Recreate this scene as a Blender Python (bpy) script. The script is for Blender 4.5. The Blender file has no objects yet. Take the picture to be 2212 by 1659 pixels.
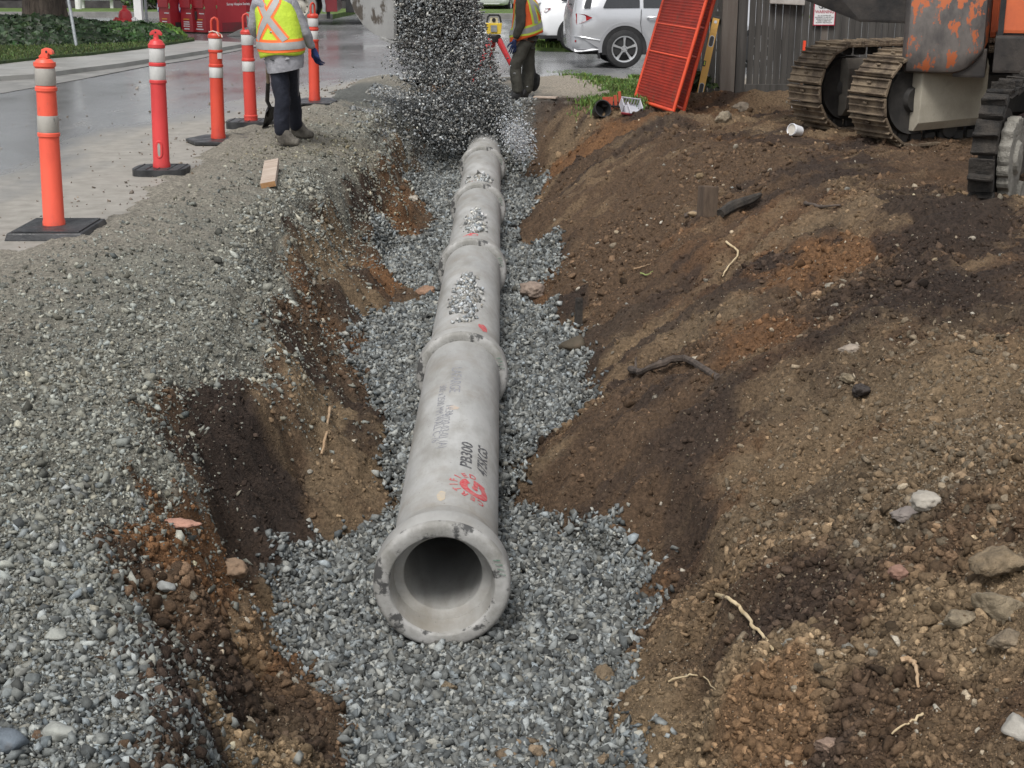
import bpy, bmesh, math, random
import numpy as np
from mathutils import Vector, Matrix, Quaternion, Euler

random.seed(7)
rng = np.random.default_rng(7)
SC = bpy.context.scene
COL = SC.collection
R = math.radians

# ------------------------------------------------------------------ camera
FPX, PITCH, CH = 3000.0, math.atan(910 / 3000.0), 1.65
SP, CP = math.sin(PITCH), math.cos(PITCH)
cam = bpy.data.cameras.new('camera')
cam.sensor_width = 36.0
cam.lens = 36.0 * FPX / 2212.0
cam.clip_start, cam.clip_end = 0.05, 2000
camo = bpy.data.objects.new('camera', cam)
camo.location = (0, 0, CH)
camo.rotation_euler = (math.pi / 2 - PITCH, 0, 0)
COL.objects.link(camo)
SC.camera = camo

# ------------------------------------------------------------------ light
SUN_EL, SUN_AZ = R(58), R(200)
w = bpy.data.worlds.new('World')
SC.world = w
w.use_nodes = True
nt = w.node_tree
nt.nodes.clear()
sky = nt.nodes.new('ShaderNodeTexSky')
sky.sky_type = 'NISHITA'
sky.sun_disc = False
sky.sun_elevation = SUN_EL
sky.sun_rotation = SUN_AZ
sky.air_density, sky.dust_density, sky.ozone_density = 1.0, 3.0, 1.0
hs = nt.nodes.new('ShaderNodeHueSaturation')
hs.inputs['Saturation'].default_value = 0.22
bg = nt.nodes.new('ShaderNodeBackground')
bg.inputs['Strength'].default_value = 0.135
wo = nt.nodes.new('ShaderNodeOutputWorld')
nt.links.new(sky.outputs[0], hs.inputs['Color'])
nt.links.new(hs.outputs[0], bg.inputs['Color'])
nt.links.new(bg.outputs[0], wo.inputs[0])
sl = bpy.data.lights.new('sun', 'SUN')
sl.energy = 1.75
sl.angle = R(17)
sl.color = (1.0, 0.97, 0.93)
slo = bpy.data.objects.new('sun', sl)
slo.rotation_euler = (R(90) - SUN_EL, 0, math.pi - SUN_AZ)
COL.objects.link(slo)
vs = SC.view_settings
vs.view_transform = 'Standard'
vs.look = 'None'
vs.gamma = 1
vs.exposure = 0.32
SC.cycles.max_bounces = 6
SC.cycles.diffuse_bounces = 3
SC.cycles.glossy_bounces = 3
SC.cycles.transparent_max_bounces = 8
SC.cycles.use_denoising = True


# ------------------------------------------------------------------ helpers
def ray(px, py):
    xc, yc = (px - 1106.0) / FPX, (829.5 - py) / FPX
    return np.array([xc, CP + yc * SP, -SP + yc * CP])


def P(px, py, z=0.0):
    """world point on the level z seen at a pixel of the 2212 px wide photo"""
    r = ray(px, py)
    t = (z - CH) / r[2]
    return Vector((r[0] * t, r[1] * t, z))


def PY(px, py, y):
    """world point at distance y seen at a pixel"""
    r = ray(px, py)
    t = y / r[1]
    return Vector((r[0] * t, y, CH + r[2] * t))


def sstep(a, b, x):
    t = np.clip((x - a) / (b - a), 0, 1)
    return t * t * (3 - 2 * t)


def _hash(ix, iy, iz, seed):
    h = (ix * 374761393 + iy * 668265263 + iz * 2147483647 + seed * 974634123) & 0xFFFFFFFF
    h = ((h ^ (h >> 13)) * 1274126177) & 0xFFFFFFFF
    h = (h ^ (h >> 16)) & 0xFFFFFF
    return h / float(0xFFFFFF)


def vnoise(x, y, z=None, seed=0):
    """value noise in 0..1"""
    x = np.asarray(x, float); y = np.asarray(y, float)
    z = np.zeros_like(x) if z is None else np.asarray(z, float)
    xi, yi, zi = np.floor(x).astype(np.int64), np.floor(y).astype(np.int64), np.floor(z).astype(np.int64)
    fx, fy, fz = x - xi, y - yi, z - zi
    fx, fy, fz = fx * fx * (3 - 2 * fx), fy * fy * (3 - 2 * fy), fz * fz * (3 - 2 * fz)
    o = 0
    for dx in (0, 1):
        for dy in (0, 1):
            for dz in (0, 1):
                o = o + _hash(xi + dx, yi + dy, zi + dz, seed) * np.where(dx, fx, 1 - fx) * np.where(dy, fy, 1 - fy) * np.where(dz, fz, 1 - fz)
    return o


def fbm(x, y, z=None, seed=0, octs=4, lac=2.07, gain=0.5):
    a, s, t, f = 1.0, 0.0, 0.0, 1.0
    for k in range(octs):
        s = s + a * vnoise(x * f + 17.3 * k, y * f - 9.1 * k, None if z is None else z * f, seed + k)
        t += a
        a *= gain
        f *= lac
    return s / t


def tag(o, label=None, cat=None, group=None, kind=None):
    if label: o['label'] = label
    if cat: o['category'] = cat
    if group: o['group'] = group
    if kind: o['kind'] = kind
    return o


def empty(name, loc=(0, 0, 0), rz=0.0, label=None, cat=None, group=None, rot=None):
    o = bpy.data.objects.new(name, None)
    o.empty_display_size = 0.1
    o.location = loc
    o.rotation_euler = rot if rot else (0, 0, rz)
    COL.objects.link(o)
    return tag(o, label, cat, group)


def link_mesh(name, me, mats, parent=None, smooth=False):
    o = bpy.data.objects.new(name, me)
    COL.objects.link(o)
    for m in (mats if isinstance(mats, (list, tuple)) else [mats]):
        me.materials.append(m)
    if parent is not None:
        o.parent = parent
    if smooth:
        me.polygons.foreach_set('use_smooth', np.ones(len(me.polygons), bool))
    return o


def np_mesh(name, verts, tris, cols=None, quads=False):
    n = 4 if quads else 3
    me = bpy.data.meshes.new(name)
    verts = np.ascontiguousarray(verts, np.float32)
    tris = np.ascontiguousarray(tris, np.int32)
    me.vertices.add(len(verts)); me.vertices.foreach_set('co', verts.ravel())
    me.loops.add(tris.size); me.loops.foreach_set('vertex_index', tris.ravel())
    me.polygons.add(len(tris)); me.polygons.foreach_set('loop_start', np.arange(0, tris.size, n, dtype=np.int32))
    if cols is not None:
        a = me.color_attributes.new('col', 'FLOAT_COLOR', 'POINT')
        c4 = np.ones((len(verts), 4), np.float32); c4[:, :3] = cols
        a.data.foreach_set('color', c4.ravel())
    me.update(calc_edges=True)
    return me


class MB:
    """collects boxes, tubes, lathes and prisms into one mesh"""
    def __init__(self):
        self.v, self.f, self.mi, self.m = [], [], [], 0

    def add(self, vs, fs, mi=None):
        b = len(self.v)
        self.v += [tuple(p) for p in vs]
        self.f += [tuple(i + b for i in f) for f in fs]
        self.mi += [self.m if mi is None else mi] * len(fs)
        return self

    def box(self, c, s, rot=None, mi=None, taper=1.0):
        x, y, z = s[0] / 2, s[1] / 2, s[2] / 2
        pts = [Vector((sx * x * (taper if sz > 0 else 1), sy * y * (taper if sz > 0 else 1), sz * z)) for sz in (-1, 1) for sx, sy in ((-1, -1), (1, -1), (1, 1), (-1, 1))]
        if rot is not None:
            M_ = rot if isinstance(rot, Matrix) else Euler(rot).to_matrix()
            pts = [M_ @ p for p in pts]
        c = Vector(c)
        return self.add([p + c for p in pts], [(3, 2, 1, 0), (4, 5, 6, 7), (0, 1, 5, 4), (1, 2, 6, 5), (2, 3, 7, 6), (3, 0, 4, 7)], mi)

    def tube(self, pts, r, n=10, caps=True, mi=None):
        pts = [Vector(p) for p in pts]
        rs = r if isinstance(r, (list, tuple)) else [r] * len(pts)
        vs, fs = [], []
        up = None
        for i, p in enumerate(pts):
            d = (pts[min(i + 1, len(pts) - 1)] - pts[max(i - 1, 0)]).normalized()
            if up is None:
                up = d.orthogonal().normalized()
            up = (up - d * up.dot(d)).normalized()
            s = d.cross(up)
            for k in range(n):
                a = 2 * math.pi * k / n
                vs.append(p + (up * math.cos(a) + s * math.sin(a)) * rs[i])
        for i in range(len(pts) - 1):
            for k in range(n):
                fs.append((i * n + k, i * n + (k + 1) % n, (i + 1) * n + (k + 1) % n, (i + 1) * n + k))
        if caps:
            fs.append(tuple(range(n - 1, -1, -1)))
            fs.append(tuple((len(pts) - 1) * n + k for k in range(n)))
        return self.add(vs, fs, mi)

    def lathe(self, prof, n=24, axis='z', origin=(0, 0, 0), mi=None, caps=False):
        """prof: list of (radius, height)"""
        vs, fs = [], []
        o = Vector(origin)
        for r, h in prof:
            for k in range(n):
                a = 2 * math.pi * k / n
                c, s = r * math.cos(a), r * math.sin(a)
                p = {'z': (c, s, h), 'y': (c, h, s), 'x': (h, c, s)}[axis]
                vs.append(o + Vector(p))
        m = len(prof)
        for i in range(m - 1):
            for k in range(n):
                q = (i * n + k, i * n + (k + 1) % n, (i + 1) * n + (k + 1) % n, (i + 1) * n + k)
                fs.append(q if axis in 'zx' else q[::-1])
        if caps:
            fs.append(tuple(range(n - 1, -1, -1)))
            fs.append(tuple((m - 1) * n + k for k in range(n)))
        return self.add(vs, fs, mi)

    def prism(self, outline, a, b, axis='y', mi=None):
        """outline: 2D list; extruded from a to b along the axis. 'y': (x,z), 'x': (y,z), 'z': (x,y)"""
        n = len(outline)
        def q(p, t):
            return {'y': (p[0], t, p[1]), 'x': (t, p[0], p[1]), 'z': (p[0], p[1], t)}[axis]
        vs = [q(p, a) for p in outline] + [q(p, b) for p in outline]
        fs = [tuple(range(n)), tuple(range(2 * n - 1, n - 1, -1))]
        fs += [(i, i + n, (i + 1) % n + n, (i + 1) % n) for i in range(n)]
        return self.add(vs, fs, mi)

    def loft(self, rings, caps=True, mi=None, closed=True):
        n = len(rings[0]); vs = []; fs = []
        for r in rings: vs += [tuple(p) for p in r]
        for i in range(len(rings) - 1):
            for k in range(n if closed else n - 1):
                fs.append((i * n + k, i * n + (k + 1) % n, (i + 1) * n + (k + 1) % n, (i + 1) * n + k))
        if caps:
            fs.append(tuple(range(n - 1, -1, -1))); fs.append(tuple((len(rings) - 1) * n + k for k in range(n)))
        return self.add(vs, fs, mi)

    def build(self, name, mats, parent=None, smooth=False, bevel=0.0, segs=2, loc=None, angle=40, recalc=True):
        me = bpy.data.meshes.new(name)
        bm = bmesh.new()
        vv = [bm.verts.new(p) for p in self.v]
        for f, k in zip(self.f, self.mi):
            try:
                ff = bm.faces.new([vv[i] for i in f]); ff.material_index = k
            except ValueError:
                pass
        if recalc:
            bmesh.ops.recalc_face_normals(bm, faces=bm.faces)
        if bevel > 0:
            es = [e for e in bm.edges if len(e.link_faces) == 2 and e.calc_face_angle(0) > R(angle)]
            try:
                bmesh.ops.bevel(bm, geom=es, offset=bevel, segments=segs, profile=0.7, affect='EDGES', clamp_overlap=True)
            except Exception:
                pass
        bm.to_mesh(me); bm.free()
        o = link_mesh(name, me, mats, parent)
        if smooth:
            for p in me.polygons: p.use_smooth = True
            try: me.set_sharp_from_angle(angle=R(angle))
            except Exception: pass
        if loc is not None: o.location = loc
        return o


# ------------------------------------------------------------------ materials
def M(name, c1, c2=None, scale=4.0, rough=0.6, rough2=None, metal=0.0, bump=0.0, bscale=60.0, detail=5.0, attr=False,
      lo=0.38, hi=0.62, spec=0.5, coat=0.0, c3=None, scale3=20.0, lo3=0.6, hi3=0.7, trans=0.0, stretch=None, coords='Object', bdist=0.01):
    m = bpy.data.materials.new(name)
    m.use_nodes = True
    t = m.node_tree
    N, L = t.nodes, t.links
    b = N['Principled BSDF']
    b.inputs['Metallic'].default_value = metal
    b.inputs['Specular IOR Level'].default_value = spec
    b.inputs['Coat Weight'].default_value = coat
    b.inputs['Transmission Weight'].default_value = trans
    tc = N.new('ShaderNodeTexCoord')
    vec = tc.outputs[coords]
    if stretch:
        mp = N.new('ShaderNodeMapping'); mp.inputs['Scale'].default_value = stretch
        L.new(vec, mp.inputs[0]); vec = mp.outputs[0]

    def noise(sc, det=detail):
        n = N.new('ShaderNodeTexNoise'); n.inputs['Scale'].default_value = sc; n.inputs['Detail'].default_value = det
        n.inputs['Roughness'].default_value = 0.65
        L.new(vec, n.inputs['Vector']); return n.outputs[0]

    def ramp(src, a, bb, lo_, hi_):
        r = N.new('ShaderNodeMapRange'); r.inputs[1].default_value = lo_; r.inputs[2].default_value = hi_
        r.inputs[3].default_value = a; r.inputs[4].default_value = bb
        L.new(src, r.inputs[0]); return r.outputs[0]

    def mix(f, a, bb, mode='MIX'):
        x = N.new('ShaderNodeMix'); x.data_type = 'RGBA'; x.blend_type = mode
        if isinstance(f, float): x.inputs[0].default_value = f
        else: L.new(f, x.inputs[0])
        for k, v in ((6, a), (7, bb)):
            if isinstance(v, tuple): x.inputs[k].default_value = (*v, 1)
            else: L.new(v, x.inputs[k])
        return x.outputs[2]
    nz = noise(scale)
    if attr:
        at = N.new('ShaderNodeAttribute'); at.attribute_name = 'col'
        g = ramp(nz, c1[0], c2[0] if c2 else c1[0], 0.3, 0.7)
        cmb = N.new('ShaderNodeCombineColor')
        for k in range(3): L.new(g, cmb.inputs[k])
        col = mix(1.0, at.outputs['Color'], cmb.outputs[0], 'MULTIPLY')
    elif c2:
        col = mix(ramp(nz, 0, 1, lo, hi), c1, c2)
    else:
        col = c1
    if c3:
        col = mix(ramp(noise(scale3, 8.0), 0, 1, lo3, hi3), col, c3)
    if isinstance(col, tuple): b.inputs['Base Color'].default_value = (*col, 1)
    else: L.new(col, b.inputs['Base Color'])
    if rough2 is not None: L.new(ramp(noise(scale * 0.7 + 0.3), rough, rough2, lo, hi), b.inputs['Roughness'])
    else: b.inputs['Roughness'].default_value = rough
    if bump > 0:
        bp = N.new('ShaderNodeBump'); bp.inputs['Strength'].default_value = bump; bp.inputs['Distance'].default_value = bdist
        L.new(noise(bscale, 6.0), bp.inputs['Height']); L.new(bp.outputs[0], b.inputs['Normal'])
    return m
# ------------------------------------------------------------------ the excavated ground
ZF = -0.83                                     # top of the bedding gravel


def poly(pix, z):
    pts = sorted([(p.y, p.x) for p in (P(a, b, z) for a, b in pix)])
    return np.array([p[0] for p in pts]), np.array([p[1] for p in pts])


toeL = poly([(790, 1659), (770, 1560), (645, 1400), (625, 1230), (730, 1160), (850, 1115), (868, 1000), (862, 920), (795, 850), (765, 790), (775, 690), (890, 655), (935, 640),
             (815, 590), (805, 525), (930, 512), (945, 460), (880, 405), (930, 350), (950, 310)], ZF)
toeR = poly([(1330, 1659), (1310, 1500), (1400, 1330), (1385, 1240), (1290, 1175), (1095, 1110), (1082, 1020), (1130, 970), (1258, 905), (1250, 775), (1190, 670), (1140, 645),
             (1190, 600), (1183, 535), (1095, 522), (1172, 420), (1105, 350), (1150, 310)], ZF)
browL = poly([(350, 1659), (410, 1480), (330, 1260), (255, 1070), (385, 1030), (345, 900), (400, 800), (590, 770), (630, 640), (690, 560), (690, 480), (750, 420), (840, 340), (880, 290)], -0.12)
roadE = poly([(-420, 760), (-60, 610), (60, 565), (180, 515), (330, 450), (430, 395), (480, 330), (560, 285), (640, 255), (700, 225), (780, 190), (850, 160), (900, 140)], 0.0)
creaseR = poly([(1500, 1150), (1545, 1200), (1572, 1260), (1560, 1330), (1520, 1480), (1510, 1659)], -0.62)
itp = lambda pl, y: np.interp(y, pl[0], pl[1])
def itp_s(pl, y, k=.034):
    d = k * y
    return (itp(pl, y) * 1.5 + itp(pl, y - d) + itp(pl, y + d) + (itp(pl, y - d / 2) + itp(pl, y + d / 2)) * 1.3) / 6.1



def floor_z(x, y):
    return ZF + 0.72 * sstep(16.9, 18.4, y + 0.25 * np.abs(x + 0.33))


def bed_mask(x, y, warp=0.09):
    n = (fbm(x * 5, y * 5, seed=3, octs=3) - 0.5) * 2 * warp * 1.6
    l = x - itp(toeL, y) + n
    r = itp(toeR, y) - x + n
    return np.minimum(l, r)                    # > 0 inside the gravel


def plateau_mask(x, y):
    n = (fbm(x * 4, y * 4, seed=5, octs=4) - 0.5) * 0.42
    return itp_s(browL, y) + 0.02 - 0.13 * sstep(4.8, 6.5, y) - x + n      # > 0 on the gravel shoulder


def height(x, y, micro=True):
    xl, xr, bl = itp_s(toeL, y, .085), itp_s(toeR, y, .07), itp_s(browL, y, .075) - 0.32 * sstep(5.2, 7.5, y)
    zf = floor_z(x, y)
    xw = x + (fbm(x * 3.1, y * 3.1, seed=11, octs=3) - 0.5) * 0.22
    # left shoulder and wall
    re = itp(roadE, y) + .0
    zb = -0.11 + 0.05 * (fbm(x * 1.3, y * 1.3, seed=2, octs=2) - 0.5) - 0.06 * sstep(5.2, 3.4, y)
    sh = zb + (0.05 - zb) * np.clip(1.35 * (bl - x) / np.maximum(bl - re, 0.4), 0, 1) ** 0.8
    edge = re + (fbm(x * 1.6 + 3, y * 1.6, seed=8, octs=4) - 0.5) * 0.7
    rd = np.maximum(sstep(-0.08, 0.45, edge - x), sstep(21.25, 21.75, y + (fbm(x * 1.2, y * 1.2, seed=9, octs=3) - .5) * .5))
    sh = sh - 0.10 * rd
    t = np.clip((xw - bl + 0.10) / np.maximum(xl - bl + 0.10, 0.2), 0, 1)
    t = 0.45 * t + 0.55 * t * t * (3 - 2 * t)
    led = t + 0.10 * np.sin(t * 9 + 5 * fbm(x * 0.6, y * 1.1, seed=21, octs=2)) * (1 - t) * t * 4
    zl = sh + (zf - sh) * np.clip(led, 0, 1) ** 0.92
    # right bank
    wr = np.interp(y, [2, 4, 6, 9, 12, 15, 18], [1.35, 1.55, 1.9, 2.3, 2.2, 1.6, 0.7])
    tr = np.clip((xw - xr) / wr, 0, 1)
    zr_top = np.interp(y, [2, 4, 6, 10, 14, 20], [-0.02, 0.02, 0.03, 0.0, -0.02, 0.0])
    zr = zf + (zr_top - zf - 0.09 * sstep(21.1, 21.6, y)) * (1 - (1 - tr) ** 1.55)
    # creases, mounds
    cr = itp(creaseR, np.clip(y, creaseR[0][0], creaseR[0][-1]))
    ny = sstep(2.4, 3.2, y) * sstep(6.3, 5.3, y)
    zr = zr + ny * (0.05 * sstep(-0.03, 0.05, xw - cr) - 0.085 * np.exp(-((xw - cr + 0.03) / 0.07) ** 2))
    for (a, b, h, sx, sy) in MOUNDS:
        zr = zr + h * np.exp(-((x - a) / sx) ** 2 - ((y - b) / sy) ** 2)
    mid = 0.5 * (xl + xr)
    z = np.where(x < mid, zl, zr)
    z = np.where((x > xl) & (x < xr), zf, z)
    z = z + 0.05 * sstep(0.02, 0.12, -bed_mask(x, y, .05)) * np.where((x > xl) & (x < xr), 1, 0) * sstep(17.5, 16.5, y)
    bk = sstep(18.0, 19.2, y) * sstep(-1.2, -0.5, x) * sstep(1.6, 0.8, x)
    z = z * (1 - bk) + (0.02 - 0.10 * rd) * bk
    b2 = sstep(16.5, 17.4, y) * sstep(-0.15, 0.12, x) * sstep(1.6, .8, x)
    z = z * (1 - b2) + (0.02 - 0.11 * sstep(17.6, 18.3, y) * sstep(20.3, 19.3, y) - 0.09 * rd) * b2
    if micro:
        isr = (x > re)
        rough = 0.35 + 0.65 * sstep(-0.12, 0.25, np.minimum(np.abs(x - xl), np.abs(x - xr)) * np.where((x > xl) & (x < xr), -1, 1) + 0.1)
        flat = np.where(y > 19, 0.35, 1.0) * np.where(x < bl, 0.55, 1.0) * np.where(y > 16.5, 0.6, 1.0)
        d = (fbm(x * 2.3, y * 2.3, seed=31, octs=3) - 0.5) * 0.10 * flat
        lump = 1 - np.abs(2 * fbm(x * 7, y * 7, seed=42, octs=3) - 1) * 2.2
        d = d + (fbm(x * 9, y * 9, seed=41, octs=3) - 0.5) * 0.075 * flat - 0.03 * np.clip(lump, 0, 1) * flat
        u_, v_ = (x + 0.9 * y) * 0.74, (y - 0.9 * x) * 0.74
        rid = 1 - np.abs(2 * fbm(u_ * 0.9, v_ * 4.2, seed=43, octs=4) - 1) * 2.0
        d = d + 0.05 * np.clip(rid, -.4, 1) * np.where(x > xr, 1, 0.0) * flat * sstep(0, .3, x - xr)
        wall = np.where((x > bl - .1) & (x < xl), 1, 0) * sstep(-.1, .1, x - bl) * sstep(0, .12, xl - x)
        d = d + wall * ((fbm(x * 5 + y * 2, y * 5 - x * 2, seed=45, octs=4) - 0.5) * 0.20 + (fbm(x * 22, y * 22, seed=46, octs=3) - .5) * .06)
        d = d + (fbm(x * 30, y * 30, seed=51, octs=3) - 0.5) * 0.042 * flat
        # tooth scrapes that run down the left wall
        sc = np.maximum(0, fbm((x * 0.9 + y * 1.6) * 5.0, (y * 0.35 - x) * 0.7, seed=61, octs=2) - 0.5)
        d = d - 0.22 * sc * np.where((x > bl) & (x < xl), 1, 0)
        z = z + np.where(isr | (x > re - 0.5), d * rough, 0)
    return z


MOUNDS = [(1.75, 4.0, 0.12, 0.45, 0.5), (0.95, 3.55, 0.05, 0.25, 0.3), (2.9, 9.3, 0.14, 0.6, 0.7), (1.0, 16.6, 0.10, 0.8, 0.25), (2.9, 16.9, 0.20, 1.5, 0.22), (4.6, 16.2, 0.1, 0.7, 0.3),
          (1.2, 9.3, -0.10, 0.3, 0.35), (0.45, 8.35, -0.16, 0.12, 0.10), (1.5, 15.2, 0.10, 0.5, 0.4), (0.7, 14.8, 0.08, 0.4, 0.5)]
ys = [1.4]
while ys[-1] < 26: ys.append(ys[-1] + max(0.0125, 0.0030 * ys[-1]))
GY = np.array(ys)
GX = np.concatenate([np.arange(-4.6, -2.6, 0.05), np.arange(-2.6, 2.7, 0.0165), np.arange(2.7, 8.0, 0.05)])
XX, YY = np.meshgrid(GX, GY)
ZZ = height(XX, YY)


def gz(x, y):
    """height of the dug ground at points"""
    x = np.asarray(x, float); y = np.asarray(y, float)
    i = np.clip(np.searchsorted(GX, x) - 1, 0, len(GX) - 2); j = np.clip(np.searchsorted(GY, y) - 1, 0, len(GY) - 2)
    u = np.clip((x - GX[i]) / (GX[i + 1] - GX[i]), 0, 1); v = np.clip((y - GY[j]) / (GY[j + 1] - GY[j]), 0, 1)
    return (ZZ[j, i] * (1 - u) + ZZ[j, i + 1] * u) * (1 - v) + (ZZ[j + 1, i] * (1 - u) + ZZ[j + 1, i + 1] * u) * v


def on_ground(px, py, guess=-0.2):
    """point of the dug ground seen at a pixel"""
    z = guess
    r = ray(px, py)
    lo, hi = 1.5, 25.5
    ts = np.linspace(lo, hi, 2400) / r[1]
    gx, gy, gzv = r[0] * ts, r[1] * ts, CH + r[2] * ts
    g = gz(gx, gy)
    k = np.argmax(gzv < g) if np.any(gzv < g) else len(ts) - 1
    return Vector((gx[k], gy[k], g[k]))


# soil colours: kinds of earth in patches
C_MID, C_DARK, C_ORANGE, C_TAN = np.array([.096, .062, .038]), np.array([.038, .027, .021]), np.array([.150, .079, .038]), np.array([.200, .145, .088])
C_GRAV, C_SHOULD, C_SAND = np.array([.18, .185, .17]), np.array([.225, .218, .182]), np.array([.33, .28, .215])


def soil_color(x, y):
    n1 = fbm(x * 1.1 + 5, y * 1.1, seed=71, octs=5); n2 = fbm(x * 0.9 - 4, y * 0.9 + 8, seed=72, octs=5); n3 = fbm(x * 1.7, y * 1.7 + 3, seed=73, octs=5)
    wob = (fbm(x * 3.4, y * 3.4, seed=74, octs=6, gain=.62) - 0.5)
    c = np.broadcast_to(C_MID, x.shape + (3,)).copy()
    def lay(c, m, k): m = np.clip(m, 0, 1)[..., None]; return c * (1 - m) + k * m
    c = lay(c, sstep(0.50, 0.66, n1) * 0.8, C_DARK)
    c = lay(c, sstep(0.55, 0.75, n2) * 0.5, C_ORANGE)
    c = lay(c, sstep(0.55, 0.72, n3) * 0.6, C_TAN)
    st = fbm((x + .9 * y) * .75, (y - .9 * x) * 3.6, seed=75, octs=5)
    sm = sstep(-.3, .4, x) * .8
    c = lay(c, sstep(.52, .68, st) * sm, C_DARK * 1.15)
    c = lay(c, sstep(.46, .34, st) * sm * .75, C_TAN * .8 + C_ORANGE * .2)
    for (bx, by, sx, sy, k, a) in BLOBS:
        d = np.sqrt(((x - bx) / sx) ** 2 + ((y - by) / sy) ** 2) + wob * 2.2
        c = lay(c, sstep(1.2, 0.65, d) * a, k)
    return c


BLOBS = []
for (px, py, sx, sy, k, a) in [
    (480, 930, .20, .55, C_DARK, 1), (600, 1110, .16, .5, C_DARK, 1), (520, 1060, .2, .3, C_DARK, .9), (470, 1560, .2, .4, C_DARK, 1), (420, 1660, .25, .4, C_DARK, .9),
    (400, 1190, .13, .3, C_ORANGE, 1), (330, 1120, .12, .3, C_ORANGE, .9), (480, 1240, .14, .2, C_ORANGE, .9), (830, 600, .18, .6, C_ORANGE, 1), (870, 470, .2, 1.1, C_ORANGE, .9), (600, 1400, .1, .4, C_ORANGE, .8),
    (700, 900, .14, .5, C_TAN, 1), (760, 1010, .22, .5, C_TAN, .7), (640, 1640, .3, .25, C_TAN, 1), (560, 1330, .08, .5, C_TAN, .6), (720, 540, .16, .7, C_TAN, .8), (790, 1180, .2, .3, C_MID, .9),
    (1260, 330, .7, .5, C_ORANGE, 1), (1320, 300, 1.0, .4, C_ORANGE, .8), (1240, 600, .3, .6, C_ORANGE, .9), (1640, 700, .28, .8, C_ORANGE, .8), (1780, 550, .45, .6, C_ORANGE, .9), (1480, 780, .3, .5, C_MID, .9),
    (1330, 560, .5, 1.4, C_MID, 1), (1420, 450, .8, 1.6, C_MID, .9), (1250, 1020, .3, .5, C_MID, .9),
    (1760, 780, .4, .5, C_DARK, .7), (1950, 620, .5, .9, C_DARK, .8), (2100, 470, .7, 1.0, C_DARK, .9), (1820, 1060, .26, .3, C_DARK, 1), (1950, 1130, .25, .2, C_DARK, .9), (1480, 1190, .1, .4, C_DARK, .6), (1650, 1250, .2, .3, C_DARK, .5),
    (1240, 640, .10, .25, C_DARK, .9), (1600, 1560, .22, .35, C_TAN, 1), (1320, 1640, .22, .2, C_TAN, 1), (1250, 1240, .2, .3, C_MID, 1), (1380, 1560, .15, .3, C_TAN, .8), (2080, 820, .7, 1.0, C_TAN, .45), (2000, 950, .6, .8, C_TAN, .5), (2140, 1300, .3, .3, C_TAN, .9),
    (1660, 1600, .12, .25, C_ORANGE, .6), (2030, 330, .6, 1.2, C_MID, .8), (1600, 330, 1.0, .8, C_MID, .9)]:
    p = on_ground(px, py)
    BLOBS.append((p.x, p.y, sx, sy, k, a))
CC = soil_color(XX, YY)
bmk = bed_mask(XX, YY)
pmk = plateau_mask(XX, YY) - 0.10 * sstep(6.5, 9, YY)
fine = fbm(XX * 6, YY * 6, seed=81, octs=4)
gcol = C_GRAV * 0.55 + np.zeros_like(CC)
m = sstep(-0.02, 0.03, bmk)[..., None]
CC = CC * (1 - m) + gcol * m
scol = C_SHOULD * (0.62 + 0.5 * fine[..., None])
scol = scol * (1 - 0.6 * sstep(0.35, 0.9, fbm(XX * 0.8, YY * 0.8, seed=83, octs=3))[..., None]) + np.array([.22, .195, .15]) * (0.6 * sstep(0.35, 0.9, fbm(XX * 0.8, YY * 0.8, seed=83, octs=3))[..., None])
m = sstep(-0.03, 0.05, pmk)[..., None]
CC = CC * (1 - m) + scol * m
sand = sstep(0.9, 0.1, XX - itp(roadE, YY) + (fine - .5) * 1.2)[..., None] * 0.8
CC = CC * (1 - sand) + np.array([.25, .23, .19]) * sand
far = (sstep(17.2, 18.6, YY + (fine - .5) * 1.5) * sstep(-0.6, 0.4, XX + (fine - .5)) * sstep(5.5, 3.0, XX))[..., None]
CC = CC * (1 - far) + np.array([.30, .265, .215]) * far
fg = (sstep(16.6, 17.4, YY + (fine - .5)) * sstep(0.6, 0.0, XX + (fine - .5)) * sstep(20.5, 19.2, YY))[..., None]
CC = CC * (1 - fg) + C_GRAV * 0.7 * fg
ny_, nx_ = XX.shape
idx = np.arange(ny_ * nx_).reshape(ny_, nx_)
quads = np.stack([idx[:-1, :-1], idx[:-1, 1:], idx[1:, 1:], idx[1:, :-1]], -1).reshape(-1, 4)
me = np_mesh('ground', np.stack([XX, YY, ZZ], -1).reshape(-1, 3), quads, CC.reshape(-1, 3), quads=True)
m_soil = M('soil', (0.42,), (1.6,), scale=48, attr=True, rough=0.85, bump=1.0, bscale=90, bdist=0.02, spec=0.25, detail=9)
ground = tag(link_mesh('ground', me, m_soil, smooth=True), kind='structure')


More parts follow.
